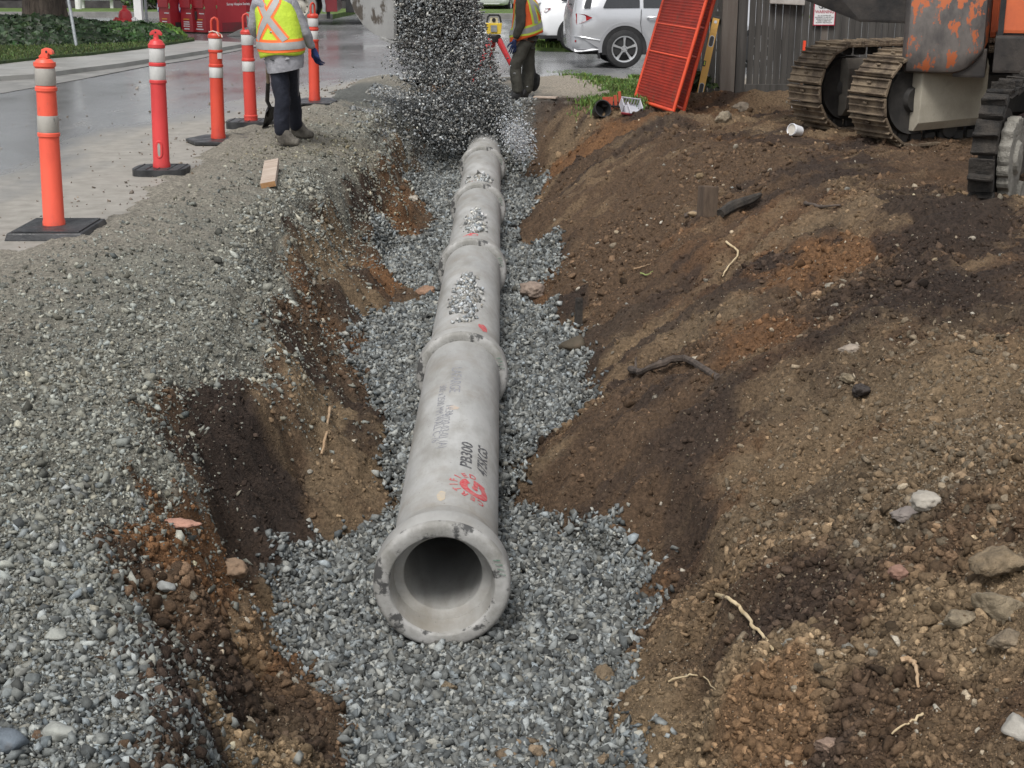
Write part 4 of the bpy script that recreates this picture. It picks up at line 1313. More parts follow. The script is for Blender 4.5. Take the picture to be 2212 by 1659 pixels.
def delineator(px, py, lean, mo, mband, bands, rings, style, base, label, h=1.15, r0=.066, r1=.058):
    p = P(px, py)
    p.z = float(max(gz(p.x, p.y), 0.0))
    root = empty('delineator_post', p, label=label, cat='delineator', group='orange delineator posts along the road edge')
    Rl = Matrix.Rotation(lean, 4, 'Y')
    kind, bx, by, bt = base
    mb = MB()
    if kind == 'square':
        mb.box((.02, 0, bt / 2), (bx, by, bt), taper=.94)
        mb.box((.02, 0, bt + .004), (bx * .86, by * .86, .012))
        mb.build('base', m_plate, root, bevel=.008)
    elif kind == 'round':
        pts = []
        for k in range(28):
            t = 2 * math.pi * k / 28
            c, s_ = math.cos(t), math.sin(t)
            pts.append((math.copysign(abs(c) ** .55, c) * bx / 2, math.copysign(abs(s_) ** .55, s_) * by / 2))
        mb.prism(pts, 0, bt, 'z')
        for q in range(5): mb.box((-.16 * bx / .4 + q * .08 * bx / .4, 0, bt + .002), (.012, by * .8, .008))
        mb.build('base', m_plate, root, bevel=.014, angle=50)
    else:
        mb.prism([(-bx / 2, -.02), (-bx * .25, -by / 2), (bx * .42, -by / 2), (bx / 2, 0), (bx * .3, by / 2), (-bx * .3, by / 2)], 0, bt, 'z')
        mb.build('base', m_plate, root, bevel=.006)
    rad = lambda f: r0 + (r1 - r0) * f
    cap = rings[0]
    prof = [(rad(0) * 1.06, bt), (rad(0) * 1.06, bt + .03), (rad(.04), bt + .045)]
    marks = []
    for f in rings[1:]:
        marks += [(f - .014, 0), (f - .008, .007), (f + .008, .007), (f + .014, 0)]
    for f, e in sorted(marks): prof.append((rad(f) + e, f * h))
    prof += [(rad(cap), cap * h), (rad(cap) + .008, cap * h + .006), (rad(cap) + .008, cap * h + .03)]
    top = cap * h
    if style in ('tee', 'hook'):
        hk_ = (h - top) / .178; prof += [(rad(cap), top + .045 * hk_), (rad(cap) * .8, top + .07 * hk_), (.022, top + .085 * hk_), (.018, top + .1 * hk_), (.001, top + .1 * hk_)]
    else:
        prof += [(rad(cap) * .95, top + .045), (.04, top + .05), (.001, top + .05)]
    mb = MB(); mb.lathe(prof, 32)
    po = mb.build('post', mo, root, smooth=True, angle=30); po.matrix_local = Rl
    if style == 'tee':     # recessed hand slot near the bottom
        bm = bmesh.new(); bm.from_mesh(po.data)
        bm.free()
        mb = MB()
        zs = (.12 * h, .235 * h)
        ring = []
        for k in range(24):
            t = 2 * math.pi * k / 24
            x = math.cos(t) * .026; z = (zs[0] + zs[1]) / 2 + (zs[1] - zs[0]) / 2 * math.copysign(abs(math.sin(t)) ** .5, math.sin(t))
            ring.append((x, z))
        inn = [(x * .55, (z - .2) * .82 + .2 - .002) for x, z in ring]
        def on(x, z, e): return (x, -math.sqrt(max(rad(z / h) ** 2 - x * x, 0)) - e, z)
        vs = [on(x * 1.35, (z - .2) * 1.1 + .2, -.002) for x, z in ring] + [on(x, z, .007) for x, z in ring] + [on(x * .8, z, .004) for x, z in inn]
        n = 24
        fs = [(i + a * n, (i + 1) % n + a * n, (i + 1) % n + (a + 1) * n, i + (a + 1) * n) for a in range(2) for i in range(n)]
        mb.add(vs, fs); o = mb.build('slot_rim', mo, root, smooth=True, recalc=True); o.matrix_local = Rl
        mb = MB(); mb.add([on(x * .8, z, .0035) for x, z in inn], [tuple(range(n))]); o = mb.build('slot', M('seen_through_slot', (.32, .30, .27), (.4, .38, .34), scale=8, rough=.8), root); o.matrix_local = Rl
    for z0, z1 in bands:
        mb = MB(); mb.lathe([(rad(z0) + .002, z0 * h), (rad(z0) + .0035, z0 * h + .003), (rad(z1) + .0035, z1 * h - .003), (rad(z1) + .002, z1 * h)], 32)
        o = mb.build('reflective_band', mband, root, smooth=True); o.matrix_local = Rl
    mb = MB(); hk = (h - top) / .178
    if style == 'tee':
        pts = [(-.022, top + .09), (-.016, top + .125), (-.048, top + .115), (-.05, top + .135), (-.03, top + .163), (0, top + .172), (.03, top + .163), (.05, top + .135), (.048, top + .115), (.016, top + .125), (.022, top + .09)]
        pts = [(a_, top + (b_ - top) * hk) for a_, b_ in pts]
        mb.prism(pts, -.014, .014, 'y')
        hd = mb.build('handle', mo, root, bevel=.006, smooth=True)
        hd.matrix_local = Rl
        mb = MB(); disc(mb, (0, top + .145 * hk), .007, .007, -.0155, 12); o = mb.build('pin_hole', m_blk, root); o.matrix_local = Rl
    elif style == 'hook':
        pts = [(-.025, top + .085), (-.03, top + .10), (-.012, top + .125), (-.01, top + .165), (.012, top + .18), (.038, top + .174), (.055, top + .155), (.06, top + .125), (.045, top + .118), (.032, top + .135), (.028, top + .11), (.03, top + .085)]
        pts = [(a_, top + (b_ - top) * hk) for a_, b_ in pts]
        mb.prism(pts, -.022, .022, 'y')
        hd = mb.build('handle', mo, root, bevel=.009, smooth=True); hd.matrix_local = Rl
        mb = MB(); disc(mb, (.022, top + .145 * hk), .007, .008, -.0235, 12); o = mb.build('pin_hole', m_blk, root); o.matrix_local = Rl
    else:
        w_ = .030 if style == 'loop' else .034
        hh = h - top - .035
        zz = [(-w_, top + .04), (-w_, top + hh - .0), (-w_ * .7, top + hh + .022), (0, top + hh + .034), (w_ * .7, top + hh + .022), (w_, top + hh), (w_, top + .04)]
        path = [Vector((x, 0, z)) for x, z in zz]
        a_ = R(55) if style == 'loop_side' else R(15)
        path = [Matrix.Rotation(a_, 3, 'Z') @ v for v in path]
        mb.tube(path, .0125, 8)
        hd = mb.build('handle', mo, root, smooth=True); hd.matrix_local = Rl
    return root, Rl, rad, h


o1 = orange('fluorescent_orange_plastic', (.92, .13, .075), (.80, .11, .065))
o2 = orange('faded_red_plastic', (.66, .055, .055), (.56, .045, .045))
o3 = orange('orange_red_plastic', (.62, .065, .032), (.52, .05, .028))
o4 = orange('soft_orange_plastic', (.62, .06, .042), (.54, .05, .036))
bgrey, bwhite = band_mat('worn_reflective_band', (.42, .40, .36)), band_mat('white_reflective_band')
delineator(118, 503, R(2.1), o1, bgrey, [(.805, .895), (.555, .645)], [.90, .785, .542], 'hook', ('square', .49, .56, .045), 'nearest fluorescent orange post with a broken hook handle on a square black plate')
delineator(350, 375, R(1.7), o2, bwhite, [(.775, .868), (.655, .747)], [.868, .76, .642], 'tee', ('round', .44, .40, .055), 'faded red post with a mushroom handle and a slot low in its tube')
root, Rl, rad, h = delineator(472, 307, R(1.6), o3, bwhite, [(.745, .835), (.522, .606)], [.835, .735, .618], 'loop', ('diamond', .62, .62, .03), 'orange post with string tied round its loop handle, left of the worker')
mb = MB(); mb.box((.046, -.043, .70 * h), (.044, .004, .055), rot=(0, 0, R(45))); st = mb.build('sticker', m_wht, root); st.matrix_local = Rl
t_ = text_on(root, 'sticker_lettering', 'Stinson', .022, (.045, -.0455, .715 * h), m_blk, rot=(math.pi / 2, 0, R(45))); t_.scale.x = .55
mb = MB(); mb.prism([(-.014, 0), (.004, .008), (.004, .003), (.014, .003), (.014, -.003), (.004, -.003), (.004, -.008)], -.0005, .0005, 'y'); o = mb.build('sticker_arrow', m_blk, root); o.location = (.046, -.0462, .675 * h); o.rotation_euler = (0, 0, R(45)); o.scale.x = -1
mb = MB(); mb.tube([(-.05, -.02, .885 * h), (-.01, -.045, .895 * h), (.03, -.04, .885 * h), (.06, -.01, .868 * h), (.075, -.03, .845 * h)], .006, 6); mb.tube([(.02, -.045, .889 * h), (.05, -.05, .855 * h)], .005, 6); o = mb.build('string', M('pale_string', (.55, .42, .35), (.7, .6, .52), scale=20, rough=.8), root); o.matrix_local = Rl
delineator(543, 275, R(.4), o4, bwhite, [(.73, .82), (.50, .59)], [.82, .60, .10], 'loop_big', ('round', .50, .42, .075), 'orange post half hidden behind the worker in the yellow vest')
delineator(680, 229, R(1.1), o3, bwhite, [(.765, .847), (.637, .722)], [.85, .74, .625], 'loop_side', ('diamond', .55, .7, .02), 'orange post farthest up the road, right of the worker by his gloved hand')


# ------------------------------------------------------------------ people
def skin(name, nodes, edges, mat, parent=None, root=0, sub=2, smooth=True):
    """nodes: [(x,y,z,r) or (x,y,z,rx,ry)]; one continuous surface grown over the skeleton"""
    me = bpy.data.meshes.new(name)
    me.from_pydata([n[:3] for n in nodes], edges, [])
    o = bpy.data.objects.new(name, me); COL.objects.link(o)
    o.modifiers.new('skin', 'SKIN').use_smooth_shade = smooth
    sv = me.skin_vertices[0].data
    for i, n in enumerate(nodes):
        sv[i].radius = (n[3], n[4] if len(n) > 4 else n[3]); sv[i].use_root = (i == root)
    ss = o.modifiers.new('sub', 'SUBSURF'); ss.levels = sub; ss.render_levels = sub
    dg = bpy.context.evaluated_depsgraph_get(); dg.update()
    m2 = bpy.data.meshes.new_from_object(o.evaluated_get(dg)); m2.name = name
    bpy.data.objects.remove(o); bpy.data.meshes.remove(me)
    ob = link_mesh(name, m2, mat, parent, smooth=smooth)
    return ob


def crumple(ob, amp, sc, seed):
    me = ob.data; n = len(me.vertices)
    co = np.empty(n * 3, np.float32); me.vertices.foreach_get('co', co); co = co.reshape(-1, 3)
    no = np.empty(n * 3, np.float32); me.vertices.foreach_get('normal', no); no = no.reshape(-1, 3)
    f = fbm(co[:, 0] * sc + seed, co[:, 1] * sc, co[:, 2] * sc * 1.6, seed=seed, octs=3) - .5
    co = co + no * (f * amp * 2)[:, None]
    me.vertices.foreach_set('co', co.ravel().astype(np.float32)); me.update()


def hand(name, wrist, tip, side, mat, parent, sc=1.0, curl=.35):
    """palm with five separate bent fingers; wrist -> tip is the direction, side points to the thumb"""
    w_, t = Vector(wrist), Vector(tip)
    d = (t - w_).normalized(); s = Vector(side); s = (s - d * s.dot(d)).normalized(); n = d.cross(s)
    L = .19 * sc
    P_ = lambda a, b, c: tuple(w_ + d * (a * L) + s * (b * L) + n * (c * L))
    nodes, edges = [], []
    def nd(p, r): nodes.append((*p, r * sc)); return len(nodes) - 1
    a = nd(P_(-.12, 0, 0), .026); b = nd(P_(.15, 0, 0), .030); c = nd(P_(.36, 0, 0), .034); edges += [(a, b), (b, c)]
    for off, ln, r in ((.17, .46, .0095), (.06, .53, .010), (-.06, .50, .0095), (-.17, .40, .0085)):
        k0 = nd(P_(.50, off, 0), .012); k1 = nd(P_(.50 + ln * .45, off * 1.12, curl * .12), r); k2 = nd(P_(.50 + ln * .75, off * 1.15, curl * .36), r * .95); k3 = nd(P_(.50 + ln * .92, off * 1.15, curl * .62), r * .8)
        edges += [(c, k0), (k0, k1), (k1, k2), (k2, k3)]
    t0 = nd(P_(.24, .22, .03), .013); t1 = nd(P_(.44, .36, .12), .012); t2 = nd(P_(.62, .38, .22), .010)
    edges += [(b, t0), (t0, t1), (t1, t2)]
    return skin(name, nodes, edges, mat, parent, root=1, sub=1)


def ellipse_ring(c, rx, ry, n, rot=0.0, wob=0.0, seed=0):
    out = []
    for k in range(n):
        t = 2 * math.pi * k / n
        f = 1 + wob * (float(vnoise(np.array([math.cos(t) * 2 + seed]), np.array([math.sin(t) * 2 + c[2] * 6]), seed=seed)[0]) - .5) * 2
        x, y = math.cos(t) * rx * f, math.sin(t) * ry * f
        out.append((c[0] + x * math.cos(rot) - y * math.sin(rot), c[1] + x * math.sin(rot) + y * math.cos(rot), c[2]))
    return out


class Vest:
    """a vest surface addressed by angle and height, with tape laid on it"""
    def __init__(s, levels, rot, seed):     # levels: [(z, cx, cy, rx, ry)]
        s.lv, s.rot, s.seed = levels, rot, seed

    def pt(s, t, z, off=0.0):
        lv = s.lv
        zs = [l[0] for l in lv]
        cx, cy, rx, ry = (float(np.interp(z, zs, [l[k] for l in lv])) for k in (1, 2, 3, 4))
        f = 1 + .05 * (float(fbm(np.array([math.cos(t) * 2.2 + s.seed]), np.array([math.sin(t) * 2.2]), np.array([z * 5.0]), seed=s.seed, octs=2)[0]) - .5) * 2
        tt = t
        x, y = math.cos(tt) * (rx * f + off), math.sin(tt) * (ry * f + off)
        return Vector((cx + x * math.cos(s.rot) - y * math.sin(s.rot), cy + x * math.sin(s.rot) + y * math.cos(s.rot), z))

    def shell(s, name, mat, parent, zhem, n=48, rows=22, ztop=None):
        z1 = ztop or s.lv[-1][0]
        rings = []
        for i in range(rows + 1):
            rings.append([s.pt(2 * math.pi * k / n, zhem(2 * math.pi * k / n) + (z1 - zhem(2 * math.pi * k / n)) * i / rows) for k in range(n)])
        mb = MB(); mb.loft(rings, caps=False)
        o = mb.build(name, mat, parent, smooth=True, angle=80)
        md = o.modifiers.new('thick', 'SOLIDIFY'); md.thickness = .006; md.offset = 1
        return o

    def tape(s, name, mat, parent, path, width, off, n=26, up=True):
        """path: [(angle, z)]; a ribbon of the given width lying on the vest"""
        pts = []
        seg = len(path) - 1
        for i in range(n + 1):
            u = i / n * seg; k = min(int(u), seg - 1); f = u - k
            pts.append((path[k][0] + (path[k + 1][0] - path[k][0]) * f, path[k][1] + (path[k + 1][1] - path[k][1]) * f))
        vs, fs = [], []
        for i, (t, z) in enumerate(pts):
            a, b = pts[max(i - 1, 0)], pts[min(i + 1, n)]
            ra = float(np.mean([l[3] for l in s.lv]))
            dt, dz = (b[0] - a[0]) * ra, b[1] - a[1]
            l = math.hypot(dt, dz) or 1
            nt, nz_ = -dz / l * width / 2 / ra, dt / l * width / 2
            for q in (-1, -.33, .33, 1):
                vs.append(s.pt(t + nt * q, z + nz_ * q, off))
        for i in range(n):
            for q in range(3): fs.append((i * 4 + q, i * 4 + q + 1, i * 4 + q + 5, i * 4 + q + 4))
        mb = MB(); mb.add(vs, fs)
        return mb.build(name, mat, parent, smooth=True, recalc=False)


m_skin = M('skin', (.45, .27, .19), rough=.55)
m_hair = M('hair', (.03, .02, .015), (.06, .04, .03), scale=30, rough=.6)
m_hood = M('grey_sweatshirt', (.24, .24, .26), (.36, .36, .385), scale=7, rough=.9, bump=.5, bscale=14, bdist=.03, c3=(.12, .12, .13), scale3=3.5, lo3=.60, hi3=.8)
m_pants = M('navy_trousers', (.005, .007, .016), (.012, .015, .028), scale=7, rough=.8, bump=.6, bscale=12, bdist=.03)
m_boot = M('muddy_boot', (.07, .062, .052), (.17, .155, .13), scale=12, rough=.9, bump=.6, bscale=40)
m_glove = M('blue_glove', (.02, .05, .20), (.012, .022, .07), scale=9, rough=.7)
m_glove_d = M('dark_glove_palm', (.015, .016, .02), rough=.7)
m_lime = M('lime_vest', (.52, .68, .045), (.44, .58, .04), scale=4, rough=.75, bump=.5, bscale=11, bdist=.03, c3=(.14, .18, .03), scale3=4.5, lo3=.66, hi3=.82)
m_tapeo = M('orange_tape', (.95, .20, .04), (.85, .15, .03), scale=9, rough=.7)
m_tapeg = M('grey_reflective_tape', (.36, .36, .35), (.28, .28, .27), scale=8, rough=.5)
m_ovest = M('orange_vest', (.92, .16, .03), (.78, .12, .025), scale=4, rough=.75, bump=.5, bscale=11, bdist=.03)
m_tapey = M('lime_tape', (.60, .72, .08), (.5, .62, .07), scale=9, rough=.7)
m_olive = M('olive_workwear', (.050, .048, .038), (.082, .080, .066), scale=6, rough=.9, bump=.6, bscale=11, bdist=.03)
m_steel = M('shovel_steel', (.02, .02, .021), (.05, .05, .05), scale=9, rough=.45, metal=.4)
m_ash = M('worn_handle', (.17, .13, .09), (.26, .21, .15), scale=8, rough=.7, stretch=(4, 4, .6))


def head(parent, c, face, sc=1.0):
    """head on a neck: skull, jaw, nose, mouth, eyes, ears and short hair; face is the direction it looks"""
    f = Vector(face).normalized(); up = Vector((0, 0, 1)); up = (up - f * up.dot(f)).normalized(); s = f.cross(up)
    Mx = Matrix((s, f, up)).transposed().to_4x4(); Mx.translation = Vector(c)
    bm = bmesh.new(); bmesh.ops.create_uvsphere(bm, u_segments=24, v_segments=18, radius=1)
    for v in bm.verts:
        x, y, z = v.co
        w_ = .074 * (1 - .22 * max(0, -z)); v.co = (x * w_, y * .094 + (.012 if z < 0 and y > 0 else 0), z * .115)
        if y > .75 and abs(x) < .35: v.co.y += .016 * max(0, 1 - abs(z + .12) * 3.2)
    me = bpy.data.meshes.new('head'); bm.to_mesh(me); bm.free()
    o = link_mesh('head', me, m_skin, parent, smooth=True); o.matrix_local = Mx
    def sub(name, mb, mat, **k):
        q = mb.build(name, mat, o, smooth=True, **k); return q
    for sx in (-1, 1):
        mb = MB(); mb.lathe([(.001, .078), (.006, .082), (.010, .083), (.012, .08)], 10, 'y', (sx * .030, .004, .005)); sub('eye', mb, m_wht)
        mb = MB(); mb.tube([(sx * .072, -.005, .02), (sx * .082, -.012, .012), (sx * .081, -.012, -.012), (sx * .073, -.002, -.022)], .007, 6); sub('ear', mb, m_skin)
    mb = MB(); mb.tube([(-.022, .090, -.05), (0, .097, -.051), (.022, .090, -.05)], .005, 6); sub('mouth', mb, M('lips', (.35, .15, .12), rough=.5))
    bm = bmesh.new(); bmesh.ops.create_uvsphere(bm, u_segments=24, v_segments=16, radius=1)
    bmesh.ops.delete(bm, geom=[v for v in bm.verts if v.co.z < -.25 or (v.co.y > .45 and v.co.z < .45)], context='VERTS')
    for v in bm.verts: v.co = (v.co.x * .080, v.co.y * .100 - .006, v.co.z * .122 + .002)
    me = bpy.data.meshes.new('hair'); bm.to_mesh(me); bm.free()
    link_mesh('hair', me, m_hair, o, smooth=True)
    return o


def boot(parent, ankle, toe_dir, mat=None, sc=1.0):
    a = Vector(ankle); d = Vector((toe_dir[0], toe_dir[1], 0)).normalized()
    z0 = a.z - .075
    n = [(a.x, a.y, a.z + .13 * sc, .062), (a.x, a.y, a.z + .02, .060), (a.x - d.x * .035, a.y - d.y * .035, z0 + .03, .048), (a.x + d.x * .10, a.y + d.y * .10, z0 + .042, .052, .056), (a.x + d.x * .19, a.y + d.y * .19, z0 + .028, .040, .034)]
    o = skin('boot', n, [(0, 1), (1, 2), (1, 3), (3, 4)], mat or m_boot, parent, root=1, sub=2)
    crumple(o, .006, 25, 3)
    return o


def shovel(p_tip, p_neck, p_top, label, blade_w=.11, side=None):
    tip, neck, top = Vector(p_tip), Vector(p_neck), Vector(p_top)
    root = empty('shovel', tip, label=label, cat='shovel')
    tip, neck, top = Vector((0, 0, 0)), neck - tip, top - tip
    d = (tip - neck).normalized(); s = Vector(side or (.3, 1, 0)); s = (s - d * s.dot(d)).normalized(); n = d.cross(s)
    L = (tip - neck).length
    vs, fs = [], []
    rows = [(0, .35), (.08, .9), (.25, 1), (.6, .95), (.82, .68), (.94, .35), (1.0, .06)]
    for t, w_ in rows:
        for q in (-1, -.5, 0, .5, 1):
            vs.append(neck + d * (L * t) + s * (q * w_ * blade_w) + n * ((q * q - .5) * .03 + .04 * math.sin(t * 2.6)))
    for i in range(len(rows) - 1):
        for q in range(4): fs.append((i * 5 + q, i * 5 + q + 1, i * 5 + q + 6, i * 5 + q + 5))
    mb = MB(); mb.add(vs, fs); o = mb.build('blade', m_steel, root, smooth=True, recalc=False)
    o.modifiers.new('t', 'SOLIDIFY').thickness = .006
    u = (top - neck).normalized()
    mb = MB(); mb.tube([neck + d * .10 + n * .03, neck + n * .02, neck + u * .06 - n * .02, neck + u * .30], [.016, .019, .021, .022], 10); mb.build('socket', m_steel, root, smooth=True)
    mb = MB(); mb.tube([neck + u * .28, top], .0185, 10); mb.build('handle', m_ash, root, smooth=True)
    return root


# worker with the lime vest, seen from behind beside the posts
W1 = P(619, 318)
W1.z = float(gz(W1.x, W1.y))
w1 = empty('person', W1, label='worker seen from behind in lime vest over grey sweatshirt, leaning by the orange posts', cat='person')
w1.scale = (.91, .91, .91)
gz2 = float(gz(W1.x + .05, W1.y + .62)) - W1.z
n = [(0.0, .06, .90, .125, .12), (-.03, .09, 1.10, .14, .12), (-.06, .12, 1.30, .16, .115), (-.075, .15, 1.44, .10, .08), (-.08, .18, 1.55, .058), (-.08, .20, 1.63, .05),
     (.085, .13, 1.415, .062), (.205, .16, 1.15, .046), (.285, .24, .96, .034), (-.245, .16, 1.41, .062), (-.315, .24, 1.16, .046), (-.25, .50, 1.02, .034),
     (-.07, .03, .84, .098), (-.02, -.01, .47, .060), (-.045, 0, .10, .042), (.045, .12, .84, .098), (.035, .36, .48, .060), (.01, .62, .10 + gz2, .042)]
e = [(0, 1), (1, 2), (2, 3), (3, 4), (4, 5), (3, 6), (6, 7), (7, 8), (3, 9), (9, 10), (10, 11), (0, 12), (12, 13), (13, 14), (0, 15), (15, 16), (16, 17)]
skin('body', n, e, m_skin, w1)
head(w1, (-.08, .25, 1.72), (.2, 1, -.5))
# sweatshirt: torso, sleeves and the loose hem
n2 = [(0.0, .055, .93, .150, .150), (-.01, .06, 1.0, .150, .150), (-.03, .09, 1.10, .160, .145), (-.06, .12, 1.30, .170, .135), (-.075, .15, 1.45, .105, .095), (-.08, .17, 1.52, .075),
      (.085, .13, 1.415, .085), (.145, .14, 1.28, .080), (.205, .16, 1.13, .072), (.25, .20, 1.03, .055), (.283, .24, .965, .043),
      (-.245, .16, 1.41, .085), (-.285, .20, 1.28, .078), (-.315, .24, 1.15, .070), (-.28, .38, 1.08, .055), (-.25, .49, 1.025, .043)]
e2 = [(0, 1), (1, 2), (2, 3), (3, 4), (4, 5), (4, 6), (6, 7), (7, 8), (8, 9), (9, 10), (4, 11), (11, 12), (12, 13), (13, 14), (14, 15)]
o = skin('sweatshirt', n2, e2, m_hood, w1, root=1); crumple(o, .016, 9, 5)
mb = MB()
mb.loft([[ (p[0], p[1], p[2] + .03 * math.sin(2 * math.pi * k / 32 + 1.2)) for k, p in enumerate(ellipse_ring((.012 - .02 * (z - .77), .06, z), rx, ry, 32, 0, .06, 3))] for z, rx, ry in ((.765, .150, .15), (.76, .182, .185), (.80, .190, .190), (.88, .195, .19), (.98, .20, .185))], caps=False)
mb.build('sweatshirt_hem', m_hood, o, smooth=True, angle=80)
n3 = [(0.0, .06, .93, .125, .13), (-.055, .03, .80, .108, .112), (-.02, -.01, .47, .082, .085), (-.035, -.005, .28, .082, .085), (-.042, 0, .09, .078, .085),
      (.03, .11, .80, .108, .112), (.035, .36, .49, .082, .085), (.02, .50, .29, .080), (.01, .61, .10 + gz2, .075)]
o = skin('trousers', n3, [(0, 1), (1, 2), (2, 3), (3, 4), (0, 5), (5, 6), (6, 7), (7, 8)], m_pants, w1); crumple(o, .018, 8, 8)
boot(w1, (-.045, 0, .085), (1, -.15))
boot(w1, (.012, .62, .085 + gz2), (1, .1))
mb = MB(); mb.tube([(.150, .06, .78), (.145, .07, .68), (.125, .16, .56), (.105, .26, .48)], [.012, .010, .009, .004], 4); mb.build('side_stripe', M('grey_stripe', (.20, .20, .22), rough=.8), w1, smooth=True)
v = Vest([(.88, -.01, .06, .222, .205), (1.0, -.02, .07, .232, .212), (1.15, -.04, .10, .222, .195), (1.3, -.06, .12, .212, .175), (1.42, -.075, .14, .190, .140), (1.50, -.08, .16, .130, .105)], R(-12), 4)
vo = v.shell('vest', m_lime, w1, lambda t: .905 + .012 * math.sin(3 * t) + .02 * math.cos(t))
BK = R(-90) - R(7)      # middle of the back in the vest's own angle
for z, wd, mt, of in ((1.005, .125, m_tapeo, .010), (1.005, .072, m_tapeg, .014)):
    v.tape('hip_tape', mt, vo, [(R(-200), z + .01), (R(-90), z - .005), (R(20), z + .012)], wd, of, 40)
for a0, a1 in ((-34, 38), (34, -42)):
    v.tape('back_tape', m_tapeo, vo, [(BK + R(a0), 1.47), (BK + R((a0 + a1) / 2), 1.265), (BK + R(a1), 1.06)], .105, .011 if a0 < 0 else .009, 30)
    v.tape('back_tape', m_tapeg, vo, [(BK + R(a0), 1.47), (BK + R((a0 + a1) / 2), 1.265), (BK + R(a1), 1.06)], .058, .015 if a0 < 0 else .013, 30)
hand('glove', (.288, .245, .955), (.318, .285, .80), (-.5, .4, -.2), m_glove, w1, 1.05, .5)
hand('glove', (-.25, .50, 1.02), (-.20, .62, .97), (.2, .1, .9), m_glove, w1, 1.0, 1.2)
tp_ = P(562, 286); tp_.z = float(gz(tp_.x, tp_.y))
nk = PY(581, 231, tp_.y - .12)
shovel(tp_, nk, Vector((W1.x - .23, W1.y + .55, 1.08)), 'long handled shovel with a dark blade held beside the worker in the lime vest', .10, side=(.25, 1, 0))

# worker with the orange vest beyond the falling gravel
W2 = P(1133, 219, -.09)
w2 = empty('person', W2, label='worker in olive clothes and orange vest walking left beyond the falling gravel', cat='person')
w2.scale = (.92, .92, .92)
n = [(.02, 0, .90, .12, .12), (.03, 0, 1.10, .13, .12), (.02, 0, 1.30, .15, .11), (-.01, 0, 1.43, .09, .08), (-.05, 0, 1.54, .055), (-.07, 0, 1.62, .05),
     (-.06, -.19, 1.39, .06), (-.055, -.24, 1.08, .045), (-.14, -.20, .86, .034), (.02, .19, 1.39, .06), (.10, .22, 1.10, .045), (.10, .26, .86, .034),
     (-.02, -.09, .86, .095), (-.135, -.10, .50, .06), (-.085, -.10, .11, .042), (.06, .09, .86, .095), (.055, .10, .48, .06), (.015, .10, .10, .042)]
skin('body', n, e, m_skin, w2)
head(w2, (-.09, 0, 1.70), (-1, -.1, -.35))
n2 = [(.02, 0, .86, .135, .15), (.03, 0, 1.0, .14, .15), (.03, 0, 1.15, .15, .15), (.02, 0, 1.30, .155, .15), (-.01, 0, 1.43, .10, .10), (-.03, 0, 1.50, .07),
      (-.06, -.19, 1.39, .085), (-.062, -.22, 1.24, .080), (-.055, -.24, 1.08, .074), (-.10, -.22, .96, .062), (-.14, -.20, .87, .05),
      (.02, .19, 1.39, .08), (.06, .21, 1.24, .075), (.10, .22, 1.10, .07), (.10, .24, .98, .055), (.10, .26, .87, .045)]
o = skin('shirt', n2, e2, m_olive, w2, root=1); crumple(o, .014, 9, 15)
n3 = [(.02, 0, .92, .125, .14), (-.01, -.085, .80, .112, .115), (-.135, -.10, .50, .088, .09), (-.115, -.10, .30, .085), (-.085, -.10, .10, .088),
      (.05, .085, .80, .112, .115), (.055, .10, .48, .095, .09), (.04, .10, .28, .095), (.017, .10, .09, .092)]
o = skin('trousers', n3, [(0, 1), (1, 2), (2, 3), (3, 4), (0, 5), (5, 6), (6, 7), (7, 8)], m_olive, w2); crumple(o, .018, 8, 18)
boot(w2, (-.085, -.10, .085), (-1, -.2), m_steel)
boot(w2, (.015, .10, .085), (-.6, -.8), m_steel)
v = Vest([(.82, .0, 0, .20, .21), (.92, .03, 0, .235, .22), (1.05, .03, 0, .205, .21), (1.2, .03, 0, .185, .20), (1.34, .015, 0, .165, .185), (1.44, -.01, 0, .12, .14), (1.5, -.03, 0, .09, .10)], 0.0, 9)
vo = v.shell('vest', m_ovest, w2, lambda t: .885 + .075 * math.cos(t))
v.tape('hip_tape', m_tapey, vo, [(R(-180), .945), (R(-90), .985), (R(0), 1.085), (R(60), 1.05)], .125, .010, 40)
v.tape('hip_tape', m_tapeg, vo, [(R(-180), .945), (R(-90), .985), (R(0), 1.085), (R(60), 1.05)], .070, .014, 40)
for of, wd, mt in ((.010, .10, m_tapey), (.014, .052, m_tapeg)):
    v.tape('back_tape', mt, vo, [(R(-62), 1.44), (R(-60), 1.25), (R(-52), 1.08)], wd, of, 24)
    v.tape('back_tape', mt, vo, [(R(-75), 1.46), (R(-30), 1.30), (R(8), 1.14)], wd, of + .002, 24)
    v.tape('chest_tape', mt, vo, [(R(-128), 1.45), (R(-138), 1.22), (R(-140), .98)], wd, of, 24)
hand('glove', (-.14, -.20, .86), (-.17, -.20, .70), (-.9, -.2, 0), m_glove, w2, 1.05, .5)
hand('glove', (.10, .26, .86), (.10, .28, .74), (-.9, .2, 0), m_glove, w2, 1.0, 1.0)
bt_ = PY(1152, 197, W2.y + .35); bn_ = PY(1155, 158, W2.y + .33)
shovel(bt_, bn_, Vector((W2.x - .05, W2.y + .32, 1.25)), 'shovel with dark blade hanging behind the worker in the orange vest', .075, side=(1, .1, 0))

